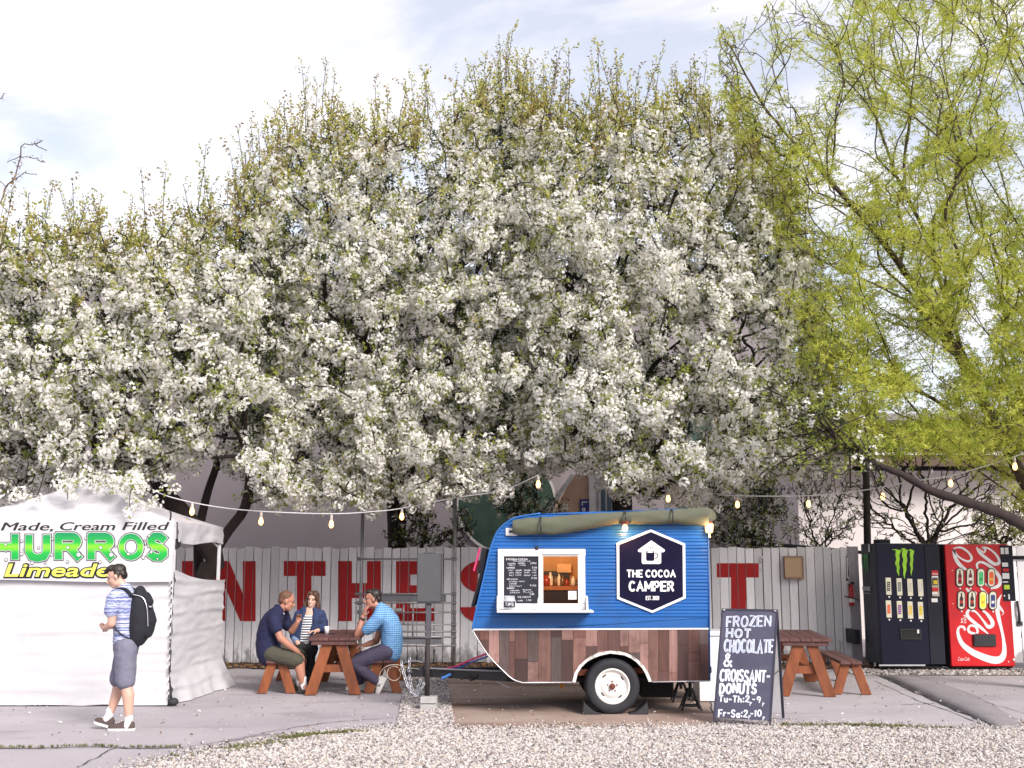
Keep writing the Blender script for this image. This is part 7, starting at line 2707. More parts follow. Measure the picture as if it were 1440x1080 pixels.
# ---- low dark limb, bushes and stems behind the machines
lb = (at(1480, 850, 16.4).x, 16.4, 0)
lt2 = thing("crab_tree", lb, "crab apple at the right edge with one long dark limb reaching left", "tree")
mbt = MB()
mbt.tube([(lb[0], 16.4, 0), tuple(at(1476, 790, 16.2)), tuple(at(1464, 752, 16.0))], [0.15, 0.12, 0.098], 9)
q = catmull([tuple(at(1464, 752, 16.0)), tuple(at(1438, 738, 15.7)), tuple(at(1400, 719, 15.3)), tuple(at(1350, 703, 15.0)), tuple(at(1310, 690, 14.9)), tuple(at(1270, 668, 14.9)), tuple(at(1232, 652, 14.9)), tuple(at(1195, 632, 15.0)), tuple(at(1165, 605, 15.1)), tuple(at(1130, 560, 15.2))], 5)
mbt.tube(q, [(0.092 - 0.078 * (i / len(q)) ** 0.9) * (1 + 0.10 * math.sin(i * 1.9) + 0.06 * math.sin(i * 4.7)) for i in range(len(q))], 11)
mbt.build("trunk", M_bark, lt2, smooth=True)
tw, mbb = [], MB()
rr = random.Random(5)
for i in range(30, len(q) - 1, 1):
    for _ in range(2):
        a = Vector(q[i])
        b = a + Vector((rr.uniform(-0.9, 0.5), rr.uniform(-0.8, 0.8), rr.uniform(-0.5, 0.9)))
        c = b + Vector((rr.uniform(-0.5, 0.3), rr.uniform(-0.3, 0.3), rr.uniform(-0.3, 0.3)))
        mbb.tube([a, b, c], [0.016, 0.010, 0.005], 4, caps=False)
        tw += [((*a, 0.012), (*b, 0.01)), ((*b, 0.01), (*c, 0.005))]
mbb.build("branches", M_bark, lt2)["kind"] = "stuff"
dress(lt2, tw, 88, 9, 0.09, lambda p, r: r.choice([3, 4, 5, 6], len(p), p=[0.1, 0.3, 0.3, 0.3]))


def shrub(name, label, cat, base_px, Y, box, n, stems, seed, per_m, probs, r0=0.05, bits=None, gaps=0.0, limbs_=(), bf=0.25):
    u0, v0, u1, v1 = box
    r = np.random.default_rng(seed)
    base = at(base_px, 850, Y)
    base.z = 0
    t = thing(name, tuple(base), label, cat)
    pts = []
    while len(pts) < n:
        u, v = r.uniform(u0, u1), r.uniform(v0, v1)
        if ((u - (u0 + u1) / 2) / ((u1 - u0) / 2)) ** 2 + ((v - (v0 + v1) / 2) / ((v1 - v0) / 2)) ** 2 > 1:
            continue
        if mnoise.noise(Vector((u / 40, v / 40, seed))) < gaps - 0.35:
            continue
        pts.append(tuple(at(u, v, Y + r.uniform(-0.8, 0.8))))
    pos, par, cnt = grow(tuple(base), [tuple(at(*s, Y)) for s in stems], np.array(pts), bf, seed, limbs_=[[tuple(at(a, b, Y)) for a, b in l] for l in limbs_])
    thick, thin, segs = limbs(pos, par, cnt, 0.005, r0, 0.5, seed)
    if thick.v:
        thick.build("trunk", M_bark, t, smooth=True)
    thin.build("twigs", M_bark, t)["kind"] = "stuff"
    dress(t, segs, seed + 1, per_m, 0.07, lambda p, r: r.choice(10, len(p), p=np.array(probs) / sum(probs)), bits=bits, size=(0.55, 0.9))
    return t


shrub("crab_tree", "sparse many stemmed crab apple behind the two drink machines", "tree", 1308, 21.8, (1180, 590, 1420, 775), 330, [(1306, 770), (1302, 735)], 900, 4, [1, 1, 0, 1, 4, 4, 4, 0, 0, 0], 0.075, gaps=0.15, bf=0.6, limbs_=[[(1306, 768), (1316, 752), (1332, 722), (1348, 700), (1368, 672)], [(1306, 768), (1303, 730), (1300, 700), (1296, 660)], [(1300, 768), (1282, 735), (1268, 700), (1262, 650)], [(1316, 752), (1352, 716), (1390, 690), (1420, 670)], [(1306, 768), (1340, 745), (1362, 762)], [(1296, 770), (1262, 748), (1232, 722), (1215, 690)]])
for k, (u, v0, v1, du) in enumerate(((1290, 770, 690, -14), (1318, 770, 690, 34), (1300, 770, 660, 4))):
    pass
shrub("shrub", "dark leafy shrub with a little blossom behind the fence, right of the trailer", "shrub", 1040, 21.3, (985, 655, 1110, 790), 420, [(1040, 790)], 910, 16, [2, 1, 1, 2, 3, 4, 9, 0, 0, 0], 0.05)
shrub("shrub", "thin climbing shrub against the stucco wall between the two pipes", "shrub", 590, 21.4, (540, 690, 665, 790), 230, [(590, 790), (596, 760)], 920, 12, [1, 0, 0, 1, 3, 4, 8, 0, 0, 0], 0.04, gaps=0.2)
shrub("shrub", "dark shrub behind the trailer nose below the green round sign", "shrub", 735, 21.6, (690, 670, 790, 780), 260, [(735, 780)], 930, 12, [1, 1, 0, 1, 2, 3, 9, 0, 0, 0], 0.05, gaps=0.15)
shrub("shrub", "olive leafy bush behind the red machine at the right edge", "shrub", 1420, 22.4, (1360, 690, 1500, 800), 330, [(1420, 790)], 940, 18, [0, 0, 0, 1, 6, 6, 5, 3, 3, 0], 0.05)
shrub("shrub", "tangled bare stemmed bush with pale flowers left of the utility pole", "shrub", 1155, 22.0, (1095, 650, 1210, 790), 300, [(1155, 790)], 950, 5, [1, 1, 0, 2, 4, 4, 5, 0, 0, 0], 0.03, gaps=0.1, bf=0.5, limbs_=[[(1150, 780), (1140, 740), (1128, 700), (1120, 665)], [(1156, 780), (1168, 735), (1182, 700), (1196, 670)], [(1154, 780), (1156, 730), (1152, 690)]])

# ---- nearly bare tree at the left edge
bare = thing("budding_tree", tuple(at(-190, 850, 24) * 1), "nearly bare budding tree whose twig tips enter at the left edge", "tree")
bare.location.z = 0
r_ = np.random.default_rng(61)
bp_ = [tuple(at(r_.uniform(-300, -5) + 0, r_.uniform(100, 420), 24 + r_.uniform(-2, 2))) for _ in range(260)] + [tuple(at(u, v, 23.5 + r_.uniform(-0.4, 0.4))) for u, v in ((-4, 140), (8, 132), (10, 228), (28, 220), (48, 202), (60, 197), (66, 212), (45, 222), (64, 228), (52, 246), (34, 244), (20, 252), (8, 262), (0, 285), (30, 205), (12, 300), (4, 318))]
pos, par, cnt = grow((bare.location.x, 24, 0), [tuple(at(-180, 700, 24)), tuple(at(-170, 560, 24)), tuple(at(-160, 450, 24))], np.array(bp_), 0.2, 3)
thick, thin, segs = limbs(pos, par, cnt, 0.006, 0.055, 0.5, 4)
M_bark_r = mat("reddish_bark", (0.10, 0.055, 0.045), 0.9, var=0.3)
thick.build("trunk", M_bark_r, bare, smooth=True)
thin.build("twigs", M_bark_r, bare)["kind"] = "stuff"
M_bud = leaf_mat("red_bud", (0.17, 0.085, 0.06), (0.22, 0.13, 0.08))
bud = [bit("bud_a", leaf_spray("x", 95, 6, 0.04, 0.009, stem=0.14), [M_bud]), bit("bud_b", leaf_spray("x", 96, 5, 0.035, 0.008, stem=0.12), [M_bud])]
dress(bare, segs, 66, 9, 0.02, lambda p, r: r.integers(0, 2, len(p)), bits=bud, stuffname="buds")
# ================================================================== people
M_skin = mat("skin", (0.52, 0.30, 0.22), 0.5, var=0.08, vs=9)
M_skin_red = mat("skin_ruddy", (0.42, 0.19, 0.13), 0.5, var=0.10, vs=9)
M_skin_pale = mat("skin_pale", (0.58, 0.35, 0.27), 0.5, var=0.07, vs=9)
M_hair_dk = mat("dark_hair", (0.018, 0.011, 0.009), 0.5, var=0.4, vs=30, stretch=(3, 3, 1))
M_hair_buzz = mat("cropped_hair", (0.12, 0.055, 0.03), 0.7, var=0.4, vs=60)
M_hair_long = mat("brown_hair", (0.085, 0.040, 0.026), 0.45, var=0.45, vs=14, stretch=(5, 5, 0.6))
M_sock = mat("white_sock", (0.74, 0.73, 0.75), 0.85, var=0.05, vs=30)
M_sole = mat("white_sole", (0.70, 0.68, 0.66), 0.6)
M_eye = mat("dark_eye", (0.02, 0.015, 0.012), 0.2)
M_brow = mat("brow", (0.035, 0.02, 0.015), 0.8)
M_lip = mat("lip", (0.34, 0.12, 0.10), 0.5)
M_teeth = mat("teeth", (0.75, 0.73, 0.68), 0.3)


def band_mat(name, cols, axis, scale, rough=0.8, distort=0.0, bump=0.2, cross=None, mixn=0.0):
    """Woven cloth with stripes along one axis; cross adds a second set."""
    m, nt, p = new_mat(name)
    tc = nt.nodes.new("ShaderNodeTexCoord")
    def wave(ax, sc, dist):
        w = nt.nodes.new("ShaderNodeTexWave")
        w.bands_direction = ax
        w.inputs["Scale"].default_value = sc
        w.inputs["Distortion"].default_value = dist
        w.inputs["Detail Scale"].default_value = 2
        nt.links.new(tc.outputs["Object"], w.inputs["Vector"])
        return w.outputs["Fac"]
    f = wave(axis, scale, distort)
    c = mixc(nt, ramp(nt, f, 0.40, 0.60), cols[0], cols[1])
    if len(cols) > 2:
        n = noise_of(nt, 5, (0.4, 0.4, 16))
        c = mixc(nt, ramp(nt, n, 0.48, 0.62), c, cols[2])
    if cross:
        g = wave(cross, scale, distort)
        c = mixc(nt, ramp(nt, g, 0.45, 0.75, 0, 0.55), c, cols[1])
    if mixn:
        n = noise_of(nt, 40, detail=3)
        c = mixc(nt, ramp(nt, n, 0.3, 0.7, 0, mixn), c, tuple(x * 0.6 for x in cols[0]))
    nt.links.new(c, p.inputs["Base Color"])
    p.inputs["Roughness"].default_value = rough
    return m


def cloth_mat(name, c, var=0.12):
    return mat(name, c, 0.85, var=var, vs=6, bump=0.25, bs=220)


class Fig:
    """A figure is laid out limb by limb; the skin is fused into one surface, clothes lie just over it."""

    def __init__(self, name, base, label):
        self.t = thing(name, tuple(base), label, "person")
        self.b = MB()

    def head(self, c, fwd, up, s=1.0, ears=True, jaw=1.0):
        """c: centre of the skull; fwd: where the face looks; s: size, 1 for a head 23 cm tall."""
        c, f = Vector(c), Vector(fwd).normalized()
        u = (Vector(up) - f * Vector(up).dot(f)).normalized()
        l = u.cross(f)
        self.hc, self.hf, self.hu, self.hl, self.hs = c, f, u, l, s
        P = lambda x, y, z: c + (f * x + l * y + u * z) * s
        self.hp = P

        def oval(cx, cz, rx, ry, rz, n=14, k=9):
            m = MB().ball((0, 0, 0), (1, 1, 1), n, k)
            self.b.add([P(cx + v[0] * rx, v[1] * ry, cz + v[2] * rz) for v in m.v], m.f)
        oval(-0.012, 0.030, 0.098, 0.076, 0.090)          # skull
        oval(0.030, -0.030, 0.062, 0.062, 0.085)          # face
        oval(0.052, -0.088, 0.036, 0.040 * jaw, 0.030)    # chin
        oval(0.020, -0.070, 0.058, 0.056 * jaw, 0.045)    # jaw
        for sy in (-1, 1):
            m = MB().ball((0, 0, 0), (1, 1, 1), 8, 6)
            self.b.add([P(0.062 + v[0] * 0.022, sy * 0.034 + v[1] * 0.020, -0.024 + v[2] * 0.020) for v in m.v], m.f)     # cheeks
            self.b.add([P(0.076 + v[0] * 0.016, sy * 0.028 + v[1] * 0.024, 0.030 + v[2] * 0.011) for v in m.v], m.f)      # brow ridge
            if ears:
                self.b.add([P(-0.008 + v[0] * 0.020, sy * 0.078 + v[1] * 0.010, -0.010 + v[2] * 0.032) for v in m.v], m.f)
        self.b.tube([P(0.080, 0, 0.018), P(0.100, 0, -0.010), P(0.112, 0, -0.030), P(0.092, 0, -0.038)], [0.010 * s, 0.012 * s, 0.016 * s, 0.012 * s], 8, round_caps=True)
        self.b.tube([P(0.080, 0.022, -0.062), P(0.094, 0, -0.060), P(0.080, -0.022, -0.062)], [0.008 * s, 0.010 * s, 0.008 * s], 8, round_caps=True)
        self.b.tube([P(0.078, 0.018, -0.072), P(0.089, 0, -0.072), P(0.078, -0.018, -0.072)], [0.007 * s, 0.010 * s, 0.007 * s], 8, round_caps=True)

    def features(self, smile=False, brow=M_brow):
        P, s = self.hp, self.hs
        for sy in (-1, 1):
            MB().ball(P(0.0795, sy * 0.031, 0.006), (0.0090 * s, 0.0090 * s, 0.0075 * s), 10, 7).build("eye", M_eye, self.t, smooth=True)
            MB().tube([P(0.086, sy * 0.016, 0.028), P(0.092, sy * 0.032, 0.034), P(0.078, sy * 0.050, 0.028)], [0.0025 * s, 0.0035 * s, 0.002 * s], 6).build("eyebrow", brow, self.t)
        if smile:
            MB().tube(catmull([tuple(P(0.078, 0.029, -0.058)), tuple(P(0.096, 0.012, -0.068)), tuple(P(0.098, 0, -0.070)), tuple(P(0.096, -0.012, -0.068)), tuple(P(0.078, -0.029, -0.058))], 4), [(0.0025 * s, 0.004 * s)] * 17, 8).build("teeth", M_teeth, self.t, smooth=True)
        else:
            MB().tube([P(0.083, 0.022, -0.0665), P(0.0985, 0, -0.066), P(0.083, -0.022, -0.0665)], [0.003 * s, 0.005 * s, 0.003 * s], 6).build("lips", M_lip, self.t)

    def limb(self, pts, r, side=None):
        self.b.tube(pts, r, 12, round_caps=True, side=side)

    def hand(self, wrist, d, palm, thumb_side, curl=0.5, size=1.0, spread=0.12, curls=None):
        """wrist point, direction of the hand, palm normal; fingers curl towards the palm."""
        w, d, n = Vector(wrist), Vector(d).normalized(), Vector(palm)
        n = (n - d * n.dot(d)).normalized()
        a = d.cross(n) * (1 if thumb_side > 0 else -1)
        s = size
        self.b.tube([w - d * 0.02 * s, w + d * 0.02 * s, w + d * 0.055 * s, w + d * 0.088 * s], [(0.026 * s, 0.019 * s), (0.033 * s, 0.016 * s), (0.040 * s, 0.014 * s), (0.038 * s, 0.011 * s)], 12, side=a, round_caps=True)
        for k, (off, ln) in enumerate(((0.030, 0.074), (0.010, 0.083), (-0.011, 0.077), (-0.030, 0.060))):
            cu = (curls[k] if curls else curl)
            p = w + d * 0.082 * s + a * off * s
            dd = (d + a * off * spread * 30 * 0.3).normalized()
            q = [p - d * 0.02 * s, p]
            for j, fr in enumerate((0.45, 0.30, 0.25)):
                ang = cu * (0.6, 0.9, 0.7)[j]
                dd = (dd * math.cos(ang) + n * math.sin(ang)).normalized()
                q.append(q[-1] + dd * ln * fr * s)
            self.b.tube(q, [0.0098 * s, 0.0098 * s, 0.0092 * s, 0.0086 * s, 0.0076 * s], 8, round_caps=True)
        t0 = w + d * 0.020 * s + a * 0.026 * s
        t1 = t0 + (d * 0.6 + a * 0.75 + n * 0.25).normalized() * 0.040 * s
        t2 = t1 + (d * 0.85 + a * 0.25 + n * (0.3 + 0.4 * curl)).normalized() * 0.032 * s
        t3 = t2 + (d * 0.9 + n * (0.3 + 0.5 * curl)).normalized() * 0.026 * s
        self.b.tube([t0, t1, t2, t3], [0.013 * s, 0.0115 * s, 0.0105 * s, 0.0085 * s], 8, round_caps=True)

    def finish(self, skin, voxel=0.0075):
        return fused("body", self.b, voxel, skin, self.t, smooth=5)

    def cloth(self, name, parts, m, voxel=0.013, wrinkle=0.005, smooth=5, wscale=16):
        mb = MB()
        for p in parts:
            mb.tube(p[0], p[1], 14, side=p[2] if len(p) > 2 else None, round_caps=True)
        return fused(name, mb, voxel, m, self.t, smooth=smooth, wrinkle=wrinkle, wscale=wscale)

    def hair(self, m, parts, voxel=0.009, wrinkle=0.004, name="hair", wscale=45):
        mb = MB()
        P, s = self.hp, self.hs
        for c, r in parts:
            q = MB().ball((0, 0, 0), (1, 1, 1), 14, 9)
            mb.add([P(c[0] + v[0] * r[0], c[1] + v[1] * r[1], c[2] + v[2] * r[2]) for v in q.v], q.f)
        return fused(name, mb, voxel, m, self.t, smooth=3, wrinkle=wrinkle, wscale=wscale)


def shoe(fig, heel, toe, up, m_upper, m_sole, name="shoe", w=0.048, ankle=None, lift=0.0):
    """A low shoe from heel to toe with a rubber sole."""
    h, t, u = Vector(heel), Vector(toe), Vector(up)
    d = (t - h).normalized()
    u = (u - d * u.dot(d)).normalized()
    s = d.cross(u)
    L = (t - h).length
    so = MB()
    out = []
    for x, ww in ((0.0, 0.55), (0.06, 0.80), (0.25, 0.80), (0.45, 0.82), (0.65, 1.0), (0.82, 0.98), (0.94, 0.72), (1.0, 0.35)):
        out.append((x, ww))
    ring_b = [h + d * L * x + s * w * ww for x, ww in out] + [h + d * L * x - s * w * ww for x, ww in out[::-1]]
    so.prism(ring_b, u * 0.026)
    mb = MB()
    prof = [(0.03, 0.60, 0.062), (0.12, 0.74, 0.088), (0.28, 0.76, 0.092), (0.42, 0.78, 0.082), (0.58, 0.88, 0.062), (0.76, 0.90, 0.048), (0.90, 0.74, 0.038), (0.985, 0.36, 0.026)]
    rings = []
    for x, ww, hh in prof:
        c = h + d * L * x + u * 0.024
        rings.append([c + s * w * ww * math.cos(a) + u * hh * max(0, math.sin(a)) ** 0.8 for a in np.linspace(0, PI, 9)])
    mb.loft(rings, caps=False, closed=False)
    for r in (rings[0], rings[-1]):
        mb.add(r, [tuple(range(9))])
    o = mb.build(name, m_upper, fig.t, smooth=True)
    so.build("sole", m_sole, o)
    lc = MB()
    for k in range(4):
        x = 0.40 + 0.09 * k
        hh = np.interp(x, [p[0] for p in prof], [p[2] for p in prof]) + 0.026
        c = h + d * L * x + u * hh
        lc.beam(c - s * w * 0.42, c + s * w * 0.42, 0.007, 0.006, up=tuple(u))
    lc.build("laces", M_sole if m_upper is not M_sole else M_sock, o)
    return o


# ---------------------------------------------------------------- passer-by with a backpack
PY = 12.55
def A1(zx, zy, dy=0.0):
    return at(100 + zx / 4, 780 + zy / 4, PY) + Vector((0, dy, 0))


base = A1(270, 990)
base.z = 0
f1 = Fig("person", base, "young man in grey shorts walking left past the tent, looking down at his hands")
headc = A1(256, 122)
f1.head(headc, (-1.0, -0.10, -0.42), (-0.30, 0, 1), 1.02)
neck = A1(296, 186)
f1.limb([A1(272, 150), A1(292, 176), A1(306, 205)], [0.052, 0.054, 0.062])
ys = 0.0
sh_n, sh_f = A1(272, 232, -0.155), A1(292, 228, 0.17)
f1.limb([A1(306, 205), A1(308, 260), A1(306, 340), A1(306, 420), A1(308, 480)], [(0.09, 0.065), (0.135, 0.085), (0.135, 0.09), (0.13, 0.09), (0.14, 0.10)], side=(0, 1, 0))
elb_n, wr_n = A1(262, 382, -0.19), A1(206, 412, -0.10)
f1.limb([sh_n, A1(266, 300, -0.19), elb_n], [0.058, 0.052, 0.043])
f1.limb([elb_n, A1(236, 398, -0.15), wr_n], [0.044, 0.040, 0.028])
elb_f, wr_f = A1(276, 376, 0.20), A1(212, 408, 0.08)
f1.limb([sh_f, A1(284, 300, 0.20), elb_f], [0.058, 0.050, 0.042])
f1.limb([elb_f, A1(240, 398, 0.14), wr_f], [0.042, 0.038, 0.028])
f1.hand(wr_n, A1(168, 408, -0.02) - wr_n, (-0.1, 0.8, 0.45), 1, 0.75, 0.95)
f1.hand(wr_f, A1(172, 412, -0.06) - wr_f, (-0.1, -0.6, 0.7), -1, 0.75, 0.95)
# legs: the far one steps forward on its heel, the near one carries
hipf, hipn = A1(296, 520, 0.09), A1(322, 520, -0.09)
knf, ankf = A1(256, 712, 0.08), A1(205, 905, 0.06)
knn, ankn = A1(322, 716, -0.09), A1(340, 930, -0.09)
f1.limb([hipf, (hipf + knf) / 2, knf], [0.098, 0.082, 0.060])
f1.limb([knf, knf * 0.68 + ankf * 0.32 + Vector((0.018, 0, 0)), ankf], [0.060, 0.063, 0.036])
f1.limb([ankf, ankf + Vector((-0.04, 0, -0.05)), A1(150, 946, 0.06)], [0.038, 0.036, 0.03])
f1.limb([hipn, (hipn + knn) / 2, knn], [0.102, 0.085, 0.062])
f1.limb([knn, knn * 0.68 + ankn * 0.32 + Vector((0.018, 0, 0)), ankn], [0.062, 0.066, 0.037])
f1.limb([ankn, A1(330, 962, -0.09), A1(260, 984, -0.09)], [0.038, 0.036, 0.028])
f1.finish(M_skin_pale)
f1.features()
f1.hair(M_hair_dk, [((-0.030, 0, 0.052), (0.093, 0.080, 0.074)), ((0.030, 0, 0.098), (0.066, 0.068, 0.034)), ((0.078, 0, 0.086), (0.030, 0.058, 0.024)), ((-0.075, 0, -0.005), (0.038, 0.068, 0.058)), ((-0.020, 0.066, 0.015), (0.034, 0.016, 0.045)), ((-0.020, -0.066, 0.015), (0.034, 0.016, 0.045)), ((0.02, 0.0, 0.112), (0.05, 0.05, 0.026))], wrinkle=0.006)
M_tee = band_mat("heather_tee", [S(152, 160, 196), S(96, 104, 150), S(206, 208, 222)], "Z", 8.0, distort=5)
f1.cloth("shirt", [([A1(304, 196), A1(308, 235), A1(308, 300), A1(306, 380), A1(306, 440), A1(306, 492)], [(0.085, 0.078), (0.172, 0.112), (0.180, 0.130), (0.170, 0.126), (0.162, 0.124), (0.168, 0.130)], (0, 1, 0)),
                     ([A1(302, 214, -0.05), sh_n + Vector((0.01, 0.03, 0.0)), sh_n + Vector((0, 0.0, -0.03)), A1(262, 312, -0.19)], [0.078, 0.088, 0.086, 0.080]), ([A1(304, 214, 0.05), sh_f + Vector((0, -0.03, 0)), sh_f + Vector((0, 0, -0.03)), A1(282, 312, 0.20)], [0.07, 0.078, 0.080, 0.076])], M_tee, wrinkle=0.009)
M_shorts = cloth_mat("grey_shorts", S(112, 110, 128))
f1.cloth("shorts", [([A1(307, 480), A1(309, 530)], [(0.168, 0.128), (0.172, 0.135)], (0, 1, 0)), ([hipf, knf * 0.6 + hipf * 0.4, A1(254, 700, 0.08)], [0.115, 0.106, 0.102]), ([hipn, knn * 0.6 + hipn * 0.4, A1(320, 702, -0.09)], [0.122, 0.112, 0.108])], M_shorts, wrinkle=0.010)
M_taupe = cloth_mat("taupe_canvas", (0.085, 0.058, 0.055))
f1.cloth("sock", [([ankf + Vector((0.004, 0, 0.055)), ankf, ankf + Vector((-0.03, 0, -0.05))], [0.044, 0.044, 0.044])], M_sock, wrinkle=0.003)
f1.cloth("sock", [([ankn + Vector((0, 0, 0.05)), ankn, A1(332, 960, -0.09)], [0.045, 0.045, 0.045])], M_sock, wrinkle=0.003)
hp_ = A1(222, 984, 0.06)
hp_.z = 0.004
tp_ = A1(116, 950, 0.06)
shoe(f1, hp_, tp_, (0.15, 0, 1), M_taupe, M_sole)
hp_ = A1(372, 998, -0.09)
hp_.z = 0.004
tp_ = A1(216, 1000, -0.09)
tp_.z = 0.004
tp_ = hp_ + (tp_ - hp_).normalized() * 0.285
shoe(f1, hp_, tp_, (0, 0, 1), M_taupe, M_sole)
ph = thing("phone", tuple(A1(176, 404, -0.03)), "dark phone held in the walking man's hands", "phone")
MB().beam(A1(192, 432, -0.02), A1(172, 392, -0.02), 0.07, 0.010, up=(0.9, 0, 0.4)).build("body", M_dark, ph, bevel=0.003)
# backpack
M_pack = cloth_mat("black_nylon", (0.012, 0.012, 0.019), 0.35)
bp0 = thing("backpack", tuple(A1(396, 470)), "black backpack on the walking man's back", "backpack")
class _T:
    pass
fb_ = Fig.__new__(Fig)
fb_.t = bp0
fb_.cloth("main_bag", [([A1(388, 205), A1(392, 260), A1(392, 340), A1(388, 420), A1(374, 468)], [(0.09, 0.06), (0.14, 0.118), (0.155, 0.145), (0.155, 0.140), (0.14, 0.095)], (0, 1, 0))], M_pack, wrinkle=0.007)
fb_.cloth("front_pocket", [([A1(432, 300), A1(440, 370), A1(430, 440)], [(0.10, 0.05), (0.125, 0.075), (0.11, 0.055)], (0, 1, 0))], M_pack, wrinkle=0.006)
fb_.cloth("front_pocket", [([A1(426, 228), A1(436, 268)], [(0.09, 0.035), (0.10, 0.05)], (0, 1, 0))], M_pack, wrinkle=0.005)
MB().tube(catmull([tuple(A1(384, 222)), tuple(A1(396, 200)), tuple(A1(412, 200)), tuple(A1(424, 218)), tuple(A1(420, 240))], 5), 0.013, 8).build("grab_handle", M_pack, bp0, smooth=True)
for dy in (-0.125, 0.125):
    MB().tube(catmull([tuple(A1(366, 230, dy)), tuple(A1(330, 192, dy)), tuple(A1(285, 190, dy * 1.05)), tuple(A1(252, 214, dy * 1.1))], 5), [(0.033, 0.012)] * 16, 8, side=(0, 1, 0)).build("strap", M_pack, bp0, smooth=True)
    MB().tube(catmull([tuple(A1(252, 214, dy * 1.1)), tuple(A1(246, 290, dy * 1.15)), tuple(A1(262, 380, dy * 1.3)), tuple(A1(310, 440, dy * 1.35)), tuple(A1(360, 470, dy))], 5), [(0.014, 0.006)] * 21, 6, side=(0, 1, 0)).build("strap", M_pack, bp0, smooth=True)
zp = MB()
zp.tube(catmull([tuple(A1(372, 222, -0.135)), tuple(A1(425, 240, -0.13)), tuple(A1(448, 300, -0.13)), tuple(A1(452, 400, -0.12))], 6), 0.004, 5)
zp.build("zip", M_alu, bp0)
p = A1(466, 290, -0.09)
MB().box((p.x - 0.02, p.y - 0.02, p.z - 0.006), (p.x + 0.01, p.y + 0.01, p.z + 0.006)).build("zip_pull", M_alu, bp0)

# ---------------------------------------------------------------- man in navy shirt, left bench
MYa = 16.0
def A2(zx, zy, dy=0.0):
    return at(350 + zx / 6.354, 815 + zy / 6.354, MYa) + Vector((0, dy, 0))


seat_z = 0.445
base = A2(180, 700)
base.z = seat_z
f2 = Fig("person", base, "man with cropped hair in navy shirt and olive shorts on the left bench")
f2.head(A2(338, 190), (0.93, 0.30, -0.32), (0.30, 0.05, 1), 1.10, jaw=1.12)
f2.limb([A2(318, 235), A2(285, 262), A2(262, 290)], [0.060, 0.066, 0.075])
f2.limb([A2(255, 290), A2(205, 370), A2(180, 480), A2(175, 580), A2(185, 650)], [(0.10, 0.07), (0.15, 0.10), (0.155, 0.115), (0.155, 0.125), (0.16, 0.12)], side=(0, 1, 0))
s_n, s_f = A2(250, 345, -0.19), A2(275, 335, 0.22)
e_n, w_n = A2(312, 510, -0.24), A2(455, 638, -0.14)
f2.limb([s_n, A2(280, 430, -0.23), e_n], [0.066, 0.058, 0.048])
f2.limb([e_n, A2(375, 570, -0.20), w_n], [0.050, 0.047, 0.033])
f2.hand(w_n, A2(520, 690, -0.10) - w_n, (0.1, 0.15, -1), 1, 0.55, 1.0)
e_f, w_f = A2(352, 470, 0.26), A2(412, 385, 0.20)
f2.limb([s_f, A2(315, 410, 0.26), e_f], [0.064, 0.056, 0.048])
f2.limb([e_f, (e_f + w_f) / 2, w_f], [0.048, 0.044, 0.032])
f2.hand(w_f, A2(425, 320, 0.18) - w_f, (0.3, -0.8, 0.1), 1, 1.1, 0.95)
h_n, h_f = A2(215, 655, -0.11), A2(225, 640, 0.12)
k_n, a_n = A2(470, 722, -0.14), A2(500, 935, -0.12)
k_f, a_f = A2(455, 700, 0.20), A2(420, 935, 0.22)
f2.limb([h_n, (h_n + k_n) / 2, k_n], [0.105, 0.092, 0.068])
f2.limb([k_n, k_n * 0.66 + a_n * 0.34 + Vector((-0.012, 0, 0)), a_n], [0.066, 0.068, 0.040])
f2.limb([h_f, (h_f + k_f) / 2, k_f], [0.105, 0.092, 0.068])
f2.limb([k_f, k_f * 0.66 + a_f * 0.34, a_f], [0.066, 0.066, 0.040])
for a_ in (a_n, a_f):
    f2.limb([a_, a_ + Vector((0.05, -0.02, -0.05)), Vector((a_.x + 0.15, a_.y - 0.05, 0.05))], [0.040, 0.038, 0.026])
f2.finish(M_skin_red)
f2.features()
f2.hair(M_hair_buzz, [((-0.022, 0, 0.042), (0.094, 0.078, 0.083)), ((-0.070, 0, -0.010), (0.035, 0.066, 0.050))], wrinkle=0.001, smooth=2) if False else f2.hair(M_hair_buzz, [((-0.024, 0, 0.043), (0.094, 0.079, 0.083)), ((-0.070, 0, -0.012), (0.036, 0.066, 0.050))], wrinkle=0.001)
M_navy_sh = cloth_mat("navy_cotton", (0.008, 0.010, 0.048))
f2.cloth("shirt", [([A2(262, 272), A2(232, 330), A2(195, 400), A2(178, 490), A2(172, 590), A2(180, 665)], [(0.10, 0.085), (0.20, 0.135), (0.212, 0.158), (0.202, 0.166), (0.196, 0.172), (0.198, 0.165)], (0, 1, 0)),
                     ([A2(266, 285, -0.04), s_n + Vector((0, 0.05, 0.02)), s_n + Vector((0, 0, -0.01)), A2(276, 425, -0.23)], [0.085, 0.098, 0.100, 0.086]), ([A2(266, 285, 0.04), s_f + Vector((0, -0.05, 0.02)), s_f, A2(315, 420, 0.26)], [0.085, 0.096, 0.098, 0.080])], M_navy_sh, wrinkle=0.010)
f2.cloth("collar", [([A2(262, 262, -0.06), A2(300, 290, -0.08), A2(318, 305, -0.04)], [0.016, 0.018, 0.014])], mat("white_collar", (0.7, 0.7, 0.72), 0.8), voxel=0.009, wrinkle=0.001)
M_olive_s = cloth_mat("olive_shorts", (0.060, 0.056, 0.040))
